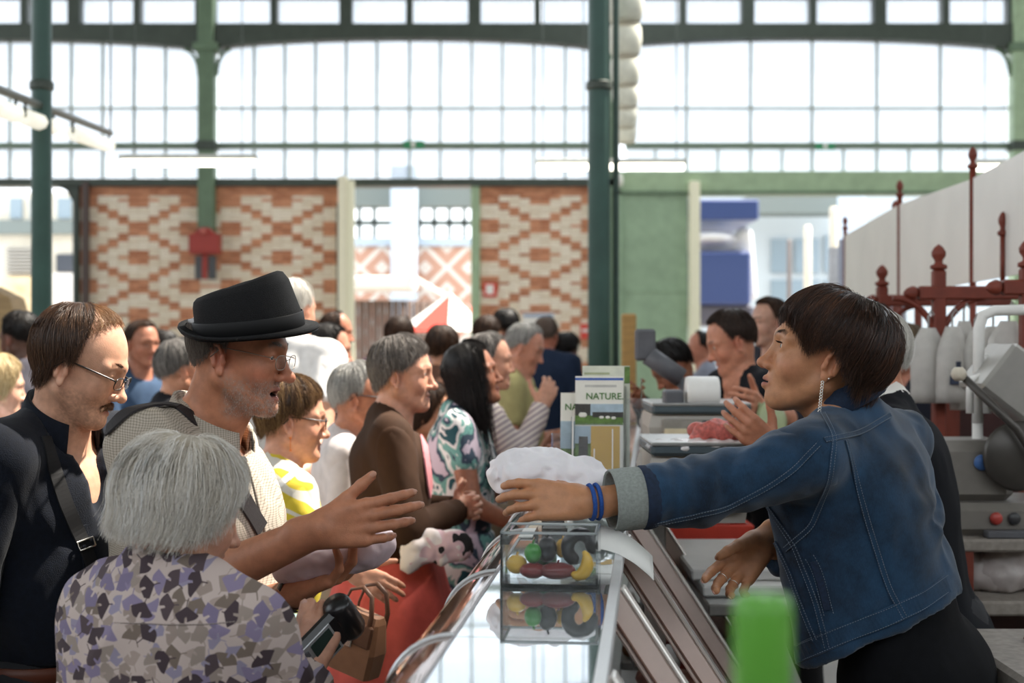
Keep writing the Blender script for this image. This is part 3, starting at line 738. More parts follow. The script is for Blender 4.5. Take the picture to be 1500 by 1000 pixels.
# ================================================================== saleswoman in the denim jacket
def saleswoman():
    base = np.array([P(1325,965,2.86)[0]+.05, 2.88, 0]); root = person_root('woman in a blue denim jacket leaning over the counter with one arm stretched out', base)
    f = Frame(P(1211,519,2.80), head_rot(170, -12), 1.06); hs = dict(brow='2a1a12', nose=1.0, lipx=.007, chinx=-.005, jaw=.94, lips='9c5a52', flush='b0604c', cheek=1.0, eye=.0062, flush_amt=.35)
    neck = P(1232,612,2.83); pel = P(1335,975,2.88); R = torso_frame(neck, pel, 150)
    shL, elL, wrL = P(1186,672,2.66), P(1015,722,2.64), P(856,736,2.60); shR, elR, wrR = P(1318,650,2.98), P(1245,835,3.02), P(1116,795,2.86)
    hl, tl = hand_prims(wrL, (-1,.06,.06), (-.05,.45,1), (.1,-1,.30), .96, per=((18,24,14),(22,24,14),(26,26,14),(30,28,14)), spread=4, thumb=(.55,.45,-.65))
    hr, tr = hand_prims(wrR, (-.66,-.45,-.56), (-.70,.0,.75), (.25,.92,-.25), 1.02, per=((10,22,12),(16,26,14),(20,28,16),(24,30,16)), spread=5, thumb=(.85,.35,-.35))
    arms = arm_prims(shL, elL, wrL, .92)+arm_prims(shR, elR, wrR, .90)
    tor = torso_prims(neck, pel, R, .98, 1.0, 0, .0)
    pr = tor+neck_prims(f, neck, R, .84, (shL, shR))+arms+leg_prims(pel, R, 1.0, 0)+head_prims(f, hs)+hl+hr
    V, Q = field_mesh(pr, .011, [box_of(f.o, .15), (wrL-np.array([.2,.05,.07]), wrL+np.array([.06,.09,.07])), (wrR-np.array([.16,.12,.13]), wrR+np.array([.04,.06,.06]))], .0026)
    C = face_color(V, f, 'b9835f', hs); me = to_mesh('body', V-base, Q); set_color(me, C); body = put('body', me, root, skin_mat(), smooth=True)
    fingernails(root, base, tr, 'c79a8a')
    eyes(root, f, base, '2c1c12', down=2); brow_hair(root, f, base, '2a1a12', 80)
    # lashes
    lash = []
    for s in (1,-1):
        for i in range(26):
            t = i/25; y = (.020+.023*t)*s; a = np.array([.0895-.008*abs(t-.4)*2, y, .0032]); lash.append([a, a+np.array([.004,.0015*s*t,.0005]), a+np.array([.0075,.004*s*t,.0030])])
    Vl, Ql = strands_mesh(f.w(np.array(lash)), .0006, .0003); ml = to_mesh('eyelashes', Vl-base, Ql); set_color(ml, np.tile(lin('120c0a'), (len(Vl), 1))); put('eyelashes', ml, root, hair_mat('brow_hair', 0, 0), smooth=True)
    # dark brown crop: fringe swept down over the brow, longer at the back
    def te(ph):
        a = np.abs(ph); return np.interp(a, [0,.5,.9,1.25,1.6,2.0,2.5,PI], [1.40,1.46,1.58,1.66,1.64,1.86,2.05,2.10])
    def dr(ph):
        a = np.abs(ph); return np.interp(a, [0,.5,.9,1.2,1.5,1.9,2.4,PI], [.026,.032,.046,.022,.004,.020,.030,.034])
    th = lambda ph: np.interp(np.abs(ph), [0,.6,1.2,2,PI], [.9,.9,.9,1.25,1.5])
    hair(root, f, base, 'hair_dark_brown', ['1e120c','321f16','4a2f21','66432f'], 6500, te, dr, off=.020, pole=(-.30,0), wave=.003, sweep=.25, rad=.0005, seed=5, inward=.35, thick=th, rough=.30, steps=9, spread=.0022)
    # earring: stud and a chain of small rings
    er = thing_part = MB(); lobe = f.w((.002,.080,-.047))
    er.ball(f.w((-.009,.083,-.042))-base, .0024, 8)
    for i in range(11):
        c = lobe+np.array([.0006*i*-1,-.004,-.0056*i-.004])-base; r = .0026
        er.tube([c+np.array([r*math.cos(a), 0, r*math.sin(a)]) for a in np.arange(9)*PI/4], .0010, 5, cap=False)
    er.put('earring', root, mat('silver', 'e8e4dc', .2, .9, var=0), smooth=True)
    # jacket
    den = denim_mat(); MC['denim'] = den; pat = [mat('denim_edge', '3f6184', .85, var=.25, scale=120), mat('denim_grey', '8d938f', .9, var=.15, scale=200, bump=.3, bscale=600), mat('denim_dark', '13243c', .85, var=.25, scale=150)]
    cuff0 = wrL+(elL-wrL)*.33
    hemc = P(1290,918,2.80); hemn = np.array([.415,.0,-.91])
    jk = [p.grow(.016) for p in tor]+[RC(P(1182,700,2.76), P(1222,950,2.78), .085, .075, .06), RC(P(1240,715,2.78), P(1322,925,2.84), .10, .13, .06), EL(P(1252,680,2.83), (.10,.14,.06), R, .05),
          RC(shL, elL, .066, .054, .035), RC(elL, cuff0, .054, .044, .03), RC(shR, elR, .064, .052, .035), RC(elR, wrR+(elR-wrR)*.16, .052, .042, .03),
          RC(neck+R@np.array([-.04,0,-.04]), shL+np.array([0,0,.0]), .046, .050, .03), RC(neck+R@np.array([-.04,0,-.04]), shR+np.array([0,0,.0]), .046, .050, .03),
          HS(hemc, hemn, .006), HS(cuff0, wrL-elL, .004), HS(wrR+(elR-wrR)*.14, wrR-elR, .004), RC(neck-R[:,2]*.035+R[:,0]*.012, f.w((.0,0,-.05)), .066, .070, .012, sub=True)]
    # the front half space cut would also trim the sleeves, so they are rebuilt with their own cuts
    body_j = [p for p in jk if not isinstance(p, HS)]
    sl = lambda V: None
    def foldsf(V):
        q = (V-neck)@R; w = 0
        t = V@np.array([.55,.2,-.8]); w = .0080*np.sin(t*70+6*vnoise(V, 9, 2))*np.clip(vnoise(V, 7, 5)+.35, 0, 1)
        dl = np.linalg.norm(V-elL, axis=1); w = w+.0035*np.sin((V@unit(elL-wrL))*100+4*vnoise(V, 14, 4))*np.exp(-(dl/.13)**2)
        return w
    torJ = torso_prims(neck-R[:,2]*.035, pel, R, .98, 1.0); tj = [p.grow(.018) for p in torJ]+traps(neck, R, (shL, shR), .84, .010)+body_j[len(tor):len(tor)+2]+[RC(shL, shL*.75+elL*.25, .068, .062, .04), RC(shR, shR*.75+elR*.25, .066, .060, .04)]+body_j[-3:-1]+[HS(hemc, hemn, .006), body_j[-1]]
    jacket = cloth_mesh(tj, base, 'denim_jacket', root, den, .008, .0040, 11, 3, (1,1,.6), folds=foldsf)
    for nm, (a, b_, c, e) in dict(l=(shL, elL, cuff0, .33), r=(shR, elR, wrR+(elR-wrR)*.14, .14)).items():
        sv = [RC(a, b_, .067, .055, .03), RC(b_, c, .053, .040, .03), RC(b_, c+(c-b_)*.3, .053, .039, .03), HS(c, c-b_, .004)]
        so = cloth_mesh(sv, base, 'sleeve', root, den, .007, .003, 13, 8, (.5,1,1), folds=foldsf)
        if nm == 'l': sleeveL = so
    collar(root, base, neck+R@np.array([-.012,0,.024]), R@roty(-.10), .066, .066, .036, .046, gap=.75, tilt=.30, m=[pat[2]], point=.03, back=.012)
    # turned-up cuff with its grey inside
    ax = unit(wrL-elL); u = unit(np.cross(ax, (0,0,1.))); w = np.cross(ax, u); Rr = np.stack([u, w, ax], 1); cb = MB()
    cb.lathe([(.041,-.050),(.0575,-.050),(.058,-.03),(.057,.004),(.055,.008),(.051,.004),(.040,-.03)], 22, cuff0+ax*.012-base, Rr, cap=False); cb.put('cuff', root, pat[1], smooth=True)
    cf = MB(); cf.lathe([(.0575,-.066),(.0595,-.056),(.0595,-.044),(.056,-.038),(.050,-.044),(.050,-.066)], 22, cuff0+ax*.004-base, Rr, cap=False); cf.put('cuff_edge', root, pat[2], smooth=True)
    for px in ([(1205,606),(1222,640),(1215,700),(1190,770),(1150,805)], [(1208,645),(1260,634),(1303,608)], [(1238,645),(1258,720),(1282,800),(1302,862),(1326,905)],
               [(1102,748),(1135,790),(1158,840),(1175,890),(1196,940)], [(1125,740),(1165,800),(1195,880),(1212,950)]):
        band_on(root, base, jacket, px, .011, den, 'seam', .0016); stitch_on(root, base, jacket, px, THREAD2, .0042, .0030, .0022, .0006, off=.0046)
    for px in ([(948,768),(1000,758),(1060,745),(1120,715),(1160,690),(1200,650)],):
        band_on(root, base, sleeveL, px, .010, den, 'seam', .0016); stitch_on(root, base, sleeveL, px, THREAD2, .0042, .0030, .0022, .0006, off=.0046)
    hem = [(1168,958),(1205,941),(1250,922),(1300,903),(1350,880),(1386,855)]
    band_on(root, base, jacket, hem, .036, den, 'hem_band', .003)
    for dy, rw in ((-13,(0,)),(12,(0,))): stitch_on(root, base, jacket, [(x, y+dy) for x, y in hem], THREAD2, 0, .0030, .0022, .0006, rows=rw, off=.0055)
    band_on(root, base, jacket, [(1192,822),(1200,845),(1212,892)], .014, pat[2], 'pocket_welt', .002)
    stitch_on(root, base, jacket, [(1186,815),(1192,822),(1200,845),(1214,900)], THREAD2, .009, .0030, .0022, .00055, off=.003)
    p, n = cast_path(base, jacket, [(1114,846),(1116,849),(1118,851)], .002)
    if len(p):
        bt = MB(); nn = unit(n[0]); u = unit(np.cross(nn, (0,0,1.))); bt.lathe([(.0001,.004),(.003,.004),(.0045,.003),(.006,.0035),(.0068,.001),(.0068,-.002)], 14, p[0], np.stack([u, np.cross(nn, u), nn], 1)); bt.put('button', root, mat('copper', 'a5765a', .35, .8, var=.1), smooth=True)
    # blue cord bracelets, rings
    for kx in (.012,.024):
        c = wrL+(elL-wrL)*(kx/.21); bb = MB(); an = np.arange(21)*2*PI/20
        bb.tube([c+u*.0335*math.cos(a)+w*.031*math.sin(a)-base for a in an], .0042, 6, cap=False); bb.put('bracelet', root, mat('blue_cord', '1f4f9e', .8, var=.3, scale=400, bump=.6, bscale=900), smooth=True)
    for i in (1, 2):
        q = tr[i]; rg = MB(); dd = q[1]; dd = q[5]; c = q[4]+dd*.006; uu = unit(np.cross(dd, q[2])); vv = np.cross(dd, uu)
        rg.tube([c+.0104*(uu*math.cos(a)+vv*math.sin(a))-base for a in np.arange(15)*2*PI/14], .0011, 5, cap=False); rg.put('finger_ring', root, MC['silver'], smooth=True)
    # black trousers
    tp = [EL(pel, (.128,.178,.13), R, .04), EL(pel+R@np.array([-.05,0,-.05]), (.10,.165,.11), R, .05)]+leg_prims(pel, R, 1.04, .022, shoe=True)+[EL(pel+R[:,2]*.12, (.115,.155,.10), R, .04), HS(pel+R[:,2]*.19, R[:,2], .005), HS((0,0,.05), (0,0,-1))]
    cloth_mesh(tp, base, 'trousers', root, BLACK_CLOTH, .013, .004, 9, 6, (1,1,.3)); shoes(root, base, pel, R)
saleswoman()
# ================================================================== man in the black hat
def strap_mat(): return mat('strap_dark', '1d1719', .8, var=.2, scale=200, bump=.3, bscale=500)
def hat_man():
    pel = P(278,1010,2.92); base = np.array([pel[0], pel[1], 0]); root = person_root('bearded man in a black trilby hat and checked shirt reaching out one hand', base)
    f = Frame(P(349,513,2.85), head_rot(-11, 8), .99); hs = dict(brow='6a574b', nose=1.16, jaw=1.06, lips='8f4f47', flush='b35545', flush_amt=.45, mouth=.006, stubble=('9c8f86', .62), eye=.0036, cheek=1.05, lookdown=.002)
    neck = P(300,640,2.88); R = torso_frame(neck, pel, -14)
    shR, elR, wrR = P(214,662,2.70), P(275,862,2.60), P(466,776,2.52); shL, elL, wrL = P(322,662,3.06), P(335,905,3.0), P(436,868,2.66)
    hr, tr = hand_prims(wrR, (1,.0,.16), (-.12,.05,1), (.05,-1,.05), 1.04, per=((14,20,10),(18,22,10),(24,26,12),(32,32,14)), spread=3, thumb=(.80,.55,-.05), thumb_bend=.05)
    hl, tl = hand_prims(wrL, (.86,-.22,.36), (.35,.75,.1), (.30,-.62,-.72), 1.04, per=((18,34,20),(22,38,22),(26,38,22),(26,40,22)), spread=9, thumb=(.6,.6,-.5))
    tor = torso_prims(neck, pel, R, 1.14, 1.34, .03)
    arms = arm_prims(shR, elR, wrR, 1.12)+arm_prims(shL, elL, wrL, 1.08)
    pr = tor+neck_prims(f, neck, R, 1.06, (shR, shL))+arms+leg_prims(pel, R, 1.1)+head_prims(f, hs)+hr+hl
    V, Q = field_mesh(pr, .011, [box_of(f.o, .155), (wrR-np.array([.03,.06,.08]), wrR+np.array([.21,.06,.09])), (wrL-np.array([.05,.18,.06]), wrL+np.array([.18,.06,.13]))], .0027)
    C = face_color(V, f, 'b57a5c', hs); me = to_mesh('body', V-base, Q); set_color(me, C); put('body', me, root, skin_mat(), smooth=True)
    fingernails(root, base, tr, 'b98770'); fingernails(root, base, tl, 'a8745e')
    eyes(root, f, base, '4a5a60', down=22); brow_hair(root, f, base, '7a6a60', 120, thick=1.3)
    # short grey hair under the hat, sideburns, cropped beard
    te = lambda ph: np.interp(np.abs(ph), [0,1.2,1.45,1.75,2.2,PI], [.5,.6,1.75,1.72,1.98,2.02])
    hair(root, f, base, 'hair_grey_brown', ['4a4039','6b5f56','8e837a'], 2600, te, lambda ph: .008+0*ph, off=.008, pole=(-.2,0), rad=.00055, seed=8, inward=.1, steps=7, spread=.002, start=lambda ph: 1.15+0*ph)
    rs = np.random.RandomState(4); be = []
    from mathutils.bvhtree import BVHTree
    q = f.inv(V); sel = np.where((q[:,2] < -.048) & (q[:,2] > -.128) & (q[:,0] > .005) & (np.abs(q[:,1]) < .07) & ~((np.abs(q[:,2]+.074) < .011) & (np.abs(q[:,1]) < .021) & (q[:,0] > .075)))[0]
    nrm = vnormals(V, Q); sel = rs.choice(sel, 3600)
    dens = smooth01(-q[sel][:,2]+.35*(q[sel][:,0]-.05), .050, .085); sel = sel[rs.rand(len(sel)) < dens+.04]
    for i in sel:
        n = nrm[i]; d = unit(.55*n+.9*f.R@np.array([.1,0,-1])+rs.normal(0, .25, 3)); a = V[i]-n*.001+rs.normal(0, .0012, 3); be.append([a, a+d*.002, a+d*.0036])
    Vb, Qb = strands_mesh(np.array(be), .00027, .00015); mb = to_mesh('beard', Vb-base, Qb); cb = np.where(rs.rand(len(be), 1) < .6, [lin('c2b8ae')], [lin('6a5b50')]); set_color(mb, np.repeat(cb, 9, 0)); put('beard', mb, root, hair_mat('beard_hair', 0, 0, .5), smooth=True)['kind'] = 'stuff'
    glasses(root, f, base, mat('wire_frame', '9a8f84', .3, .85, var=.1), clear_mat('lens_clear', (1,1,1), .03, .02, .2), w=.023, h=.0145, r=.0008, z=-.010, x=.107, temple=.0010, ear=(-.004,.0775,.006))
    # hat
    hat_f = Frame(P(366,486,2.83), head_rot(-11, -4, 9), 1.08); straw = mat('hat_straw', '141416', .75, var=.45, scale=420, bump=.9, bscale=750, spec=.25); n = 64; an = np.arange(n)*2*PI/n
    def ring(a, b, z, zf=lambda c, s: 0, p=2.2, sx=0):
        c, s = np.cos(an), np.sin(an); x = a*np.sign(c)*np.abs(c)**(2/p)+sx; y = b*np.sign(s)*np.abs(s)**(2/p)
        return hat_f.w(np.stack([x, y, z+zf(c, s)+0*c], 1))-base
    brimz = lambda c, s: .020*np.clip(-c, 0, 1)**2-.002*np.clip(c, 0, 1)+.004*s*s
    cr = MB(); rings = [ring(.1255,.112,-.004, lambda c, s: brimz(c, s)+.006*np.clip(-c,0,1)), ring(.128,.114,-.001, lambda c, s: brimz(c, s)+.008*np.clip(-c,0,1)), ring(.126,.112,.003, lambda c, s: brimz(c, s)+.008*np.clip(-c,0,1)), ring(.110,.098,.001, lambda c, s: brimz(c, s)*.5), ring(.1005,.087,.004), ring(.099,.085,.012)]
    top = lambda c, s: .017*c
    rings += [ring(.097,.083,.032, p=2.3), ring(.093,.079,.055, sx=-.003, p=2.4), ring(.087,.074,.077, lambda c, s: .012*c, sx=-.006, p=2.5), ring(.079,.066,.088, top, sx=-.008, p=2.5), ring(.070,.057,.0905, top, sx=-.008, p=2.5), ring(.055,.040,.084, lambda c, s: .017*c, sx=-.008), ring(.030,.020,.076, lambda c, s: .014*c, sx=-.008), ring(.004,.003,.074, sx=-.008)]
    cr.loft(rings, True); hat = cr.put('trilby_hat', root, straw, smooth=True)
    hb = MB(); hb.loft([ring(.1010,.0875,.003), ring(.1025,.0890,.005), ring(.1010,.0875,.028, p=2.3), ring(.0995,.0860,.030, p=2.3)], False); hb.put('hat_band', hat, mat('hat_ribbon', '0a0a0c', .6, var=.1, spec=.3), smooth=True)
    ins = MB(); ins.loft([ring(.1245,.111,-.006, lambda c, s: brimz(c, s)+.006*np.clip(-c,0,1)), ring(.098,.084,-.004), ring(.092,.078,.03), ring(.05,.04,.06)], True); ins.put('hat_lining', hat, mat('hat_ribbon', 0), smooth=True)
    # shirt: body and sleeves
    chk = grid_mat('fine_check', 'b5aa9c', '7a7268', .0046, .30); MC['fine_check'] = chk
    slv = shR*.18+elR*.82
    tp = [p.grow(.020) for p in tor]+traps(neck, R, (shR, shL), 1.06)+[RC(neck+R@np.array([-.02,0,-.03]), shR, .060, .062, .04), RC(neck+R@np.array([-.02,0,-.03]), shL, .060, .062, .04), RC(shR, shR*.7+elR*.3, .072, .068, .04), RC(shL, shL*.7+elL*.3, .072, .068, .04),
          EL(pel+R@np.array([.045,0,.10]), (.155,.175,.16), R, .05), HS(pel+R[:,2]*-.14, -R[:,2]), RC(neck+R@np.array([.015,0,-.03]), f.w((.02,0,-.06)), .070, .072, .012, sub=True),
          RC(neck+R@np.array([.13,0,-.02]), neck+R@np.array([.16,0,-.10]), .030, .010, .015, sub=True)]
    def fo(V): t = V@np.array([.3,.3,-.9]); return .005*np.sin(t*70+5*vnoise(V, 8, 3))*np.clip(vnoise(V, 6, 9)+.3, 0, 1)
    shirt = cloth_mesh(tp, base, 'shirt', root, chk, .009, .004, 10, 12, (1,1,.5), folds=fo)
    for a, b in ((shR, elR), (shL, elL)):
        e = a*.12+b*.88; cloth_mesh([RC(a, b, .075, .064, .03), HS(e, b-a, .004)], base, 'sleeve', root, chk, .008, .004, 12, 21, (1,1,.6), folds=fo)
    collar(root, base, neck+R@np.array([.012,0,.006]), R@roty(.06), .078, .074, .040, .056, gap=.42, tilt=.34, m=chk, point=.035, back=.012)
    pk = band_on(root, base, shirt, [(362,662),(372,700),(384,745),(392,775)], .026, chk, 'placket', .002)
    band_on(root, base, shirt, [(150,640),(185,605),(222,592),(255,592),(288,618),(322,668),(345,712),(362,742),(382,775)], .040, strap_mat(), 'bag_strap', .003, .003)
    # watch on the left wrist
    ax = unit(wrL-elL); u = unit(np.cross(ax, (0,0,1.))); w = np.cross(ax, u); c = wrL-ax*.012-base; wt = MB()
    wt.lathe([(.0335,-.012),(.0350,-.010),(.0350,.010),(.0335,.012)], 20, c, np.stack([u, w, ax], 1), cap=False); wo_ = wt.put('wristwatch', root, mat('watch_strap', '17161a', .5), smooth=True)
    wc = MB(); nrm_ = unit(-w*.2+np.array([.25,-1,-.2])); nrm_ = unit(nrm_-ax*np.dot(nrm_, ax)); uu = np.cross(nrm_, ax); wc.lathe([(.0001,.006),(.013,.006),(.0155,.004),(.016,-.003),(.012,-.006)], 18, c+nrm_*.036, np.stack([ax, uu, nrm_], 1)); wc.put('watch_case', wo_, mat('steel', 'c8c8c8', .25, .9, var=.05), smooth=True)
    tr_ = [EL(pel, (.15,.19,.13), R, .04)]+leg_prims(pel, R, 1.12, .024, shoe=True)+[HS(pel+R[:,2]*.10, R[:,2]), HS((0,0,.05), (0,0,-1))]
    cloth_mesh(tr_, base, 'trousers', root, mat('trouser_grey', '3b3a40', .85, var=.15), .014, .004, 9, 6, (1,1,.3)); shoes(root, base, pel, R)
hat_man()
# ================================================================== man with glasses in the navy shirt
def navy_man():
    pel = P(62,990,3.02); base = np.array([pel[0], pel[1], 0]); root = person_root('balding man with thin glasses and moustache in an open navy shirt', base)
    f = Frame(P(117,530,2.95), head_rot(0, 21), 1.02, .94); hs = dict(brow='5a3d2a', nose=1.04, jaw=.98, lips='9a5a50', flush='b8705c', flush_amt=.25, stubble=('6a4c3c', .42), eye=.0030, lookdown=.004)
    neck = P(88,634,2.99); R = torso_frame(neck, pel, -24)
    fl = R[:,1]; shR, shL = neck-fl*.175-R[:,2]*.045, neck+fl*.175-R[:,2]*.045
    elR = shR+np.array([-.06,-.03,-.27]); wrR = elR+np.array([.05,-.10,-.22]); elL = shL+np.array([.02,.10,-.27]); wrL = elL+np.array([.06,-.02,-.22])
    hr, tr = hand_prims(wrR, (.3,-.2,-.9), (.6,.6,0), (-.6,-.6,-.2), 1.0, spread=4); hl, tl = hand_prims(wrL, (.2,-.1,-.95), (.8,-.5,0), (.6,.7,0), 1.0, spread=4)
    tor = torso_prims(neck, pel, R, 1.0, 1.02, .01); pr = tor+neck_prims(f, neck, R, 1.0, (shR, shL))+arm_prims(shR, elR, wrR)+arm_prims(shL, elL, wrL)+leg_prims(pel, R, 1.0)+head_prims(f, hs)+hr+hl
    V, Q = field_mesh(pr, .012, [box_of(f.o, .15)], .0027); C = face_color(V, f, 'cf9d82', hs); me = to_mesh('body', V-base, Q); set_color(me, C); put('body', me, root, skin_mat(), smooth=True)
    eyes(root, f, base, '4a3a2a', down=30); brow_hair(root, f, base, '5a3d2a', 110)
    te = lambda ph: np.interp(np.abs(ph), [0,.5,.85,1.2,1.42,1.7,2.1,2.6,PI], [.20,.22,.55,1.25,1.78,1.72,2.02,2.18,2.22])
    dr = lambda ph: np.interp(np.abs(ph), [0,.8,1.2,1.5,1.8,2.4,PI], [0,.002,.010,.012,.010,.020,.024])
    hair(root, f, base, 'hair_mid_brown', ['2a1a12','3c281b','553a28','6e4e36'], 6000, te, dr, off=.015, pole=(-.35,0), wave=.004, rad=.0005, seed=12, inward=.25, steps=9, spread=.0025, thick=lambda ph: np.interp(np.abs(ph), [0,.7,1.25,1.7,PI], [.15,.25,.7,1,1]))
    # thin strands combed over the bare crown
    te2 = lambda ph: np.interp(np.abs(ph), [0,.5,1.2,PI], [.95,1.0,1.25,1.3])
    hair(root, f, base, 'hair_thin_top', ['6e4e36','8c6848','b08a60'], 1500, te2, lambda ph: .004+0*ph, off=.007, pole=(-.35,0), wave=.006, rad=.0004, seed=14, steps=9, spread=.004, shell=False, name='thin_crown_hair')
    rs = np.random.RandomState(4); mo = []
    for s in (1,-1):
        for i in range(240):
            t = rs.rand(); p = np.array([.0975-.013*t*t, .026*t*s, -.0575-.009*t+rs.normal(0, .0022)]); d = unit(np.array([.25, .7*s, -.75])+rs.normal(0, .15, 3)); mo.append([p-np.array([.004,0,0]), p+d*.004+np.array([.002,0,0]), p+d*.010])
    Vm, Qm = strands_mesh(f.w(np.array(mo)), .00042, .0003); mm = to_mesh('moustache', Vm-base, Qm); set_color(mm, np.repeat(np.where(rs.rand(len(mo), 1) < .5, [lin('6a4a34')], [lin('8a6548')]), 9, 0)); put('moustache', mm, root, hair_mat('brow_hair', 0, 0), smooth=True)
    glasses(root, f, base, mat('frame_black', '15130f', .3, var=.05), clear_mat('lens_clear'), w=.023, h=.0125, r=.0010, z=-.010, x=.106, thick_top=.0014, temple=.0018, ear=(-.004,.0775,.004))
    navy = mat('navy_linen', '0b111d', .85, var=.22, scale=90, bump=.5, bscale=500, spec=.2, sheen=.08)
    cut = [RC(neck+R@np.array([.07,0,.03]), neck+R@np.array([.16,.0,-.20]), .050, .012, .01, sub=True), RC(neck+R@np.array([.02,0,-.02]), f.w((.01,0,-.05)), .066, .070, .01, sub=True)]
    tp = [p.grow(.020) for p in tor]+traps(neck, R, (shR, shL), 1.0)+[RC(neck+R@np.array([-.02,0,-.03]), shR, .052, .056, .04), RC(neck+R@np.array([-.02,0,-.03]), shL, .052, .056, .04), RC(shR, elR, .070, .060, .03), RC(elR, wrR, .058, .042, .03), RC(shL, elL, .070, .060, .03), RC(elL, wrL, .058, .042, .03), HS(pel+R[:,2]*.068, -R[:,2])]+cut
    # arms hang below the hem: the sleeves are separate pieces
    def fo(V): t = V@np.array([.5,.3,-.8]); return .006*np.sin(t*60+5*vnoise(V, 8, 3))*np.clip(vnoise(V, 6, 9)+.35, 0, 1)
    tp1 = [p for p in tp if not (isinstance(p, RC) and not p.sub and p.ra in (.070,.058))]+[RC(shR, shR*.6+elR*.4, .070, .066, .04), RC(shL, shL*.6+elL*.4, .070, .066, .04)]+cut
    hs_ = [p for p in tp1 if isinstance(p, HS)]; tp1 = [p for p in tp1 if not isinstance(p, HS)]
    shirt = cloth_mesh(tp1+hs_, base, 'shirt', root, navy, .009, .004, 9, 31, (1,1,.5), folds=fo)
    for a, b, c in ((shR, elR, wrR), (shL, elL, wrL)): cloth_mesh([RC(a, b, .072, .060, .03), RC(b, c, .060, .042, .03), HS(c, c-b)], base, 'sleeve', root, navy, .010, .004, 11, 33, (1,1,.6), folds=fo)
    collar(root, base, neck+R@np.array([.006,0,.004]), R@roty(.05), .074, .072, .042, .056, gap=.72, tilt=.34, m=navy, point=.05, back=.012)
    band_on(root, base, shirt, [(118,770),(128,820),(135,880),(138,935)], .026, navy, 'placket', .002)
    for y in (800,845,905):
        p, n = cast_path(base, shirt, [(118+(y-770)*.13, y), (119+(y-770)*.13, y+1), (120+(y-770)*.13, y+2)], .004)
        if len(p): b = MB(); b.ball(p[0], .0045, 8); b.put('button', root, mat('button_dark', '2b2f3a', .3), smooth=True)
    st = [(66,640),(80,690),(95,735),(110,770),(124,800),(138,840),(150,870)]
    band_on(root, base, shirt, st, .030, mat('strap_black', '0c0c10', .8, var=.2), 'bag_strap', .003, .003)
    p, n = cast_path(base, shirt, [(118,792),(124,797),(128,803)], .008)
    if len(p) > 1:
        c = p[1]; nn = unit(n[1]); u = unit(np.array([.35,0,-1.])); u = unit(u-nn*np.dot(u, nn)); w = np.cross(nn, u); b = MB()
        q = [c+u*a*.009+w*b_*.018 for a, b_ in ((1,1),(1,-1),(-1,-1),(-1,1),(1,1))]; b.tube(q, .0022, 6); b.put('strap_buckle', root, MC.get('silver') or mat('silver', 'e8e4dc', .2, .9, var=0), smooth=True)
    tr_ = [EL(pel, (.135,.18,.12), R, .04), EL(pel+R[:,2]*.06, (.128,.165,.08), R, .04)]+leg_prims(pel, R, 1.05, .022, shoe=True)+[HS(pel+R[:,2]*.075, R[:,2]), HS((0,0,.05), (0,0,-1))]
    cloth_mesh(tr_, base, 'trousers', root, mat('trouser_dark', '1c1d22', .85, var=.15), .014, .004, 9, 6, (1,1,.3)); shoes(root, base, pel, R)
    b = MB(); rg = []
    for z, e in ((.034,.160),(.034,.168),(.066,.168),(.066,.160)):
        an = np.arange(40)*2*PI/40; rg.append(np.stack([(e-.018)*np.cos(an), (e+.022)*np.sin(an), np.full(40, z)], 1)@R.T+pel-base)
    b.loft(rg+[rg[0]], False); b.put('belt', root, mat('belt_brown', '5a2c1a', .5, var=.15), smooth=True)
navy_man()
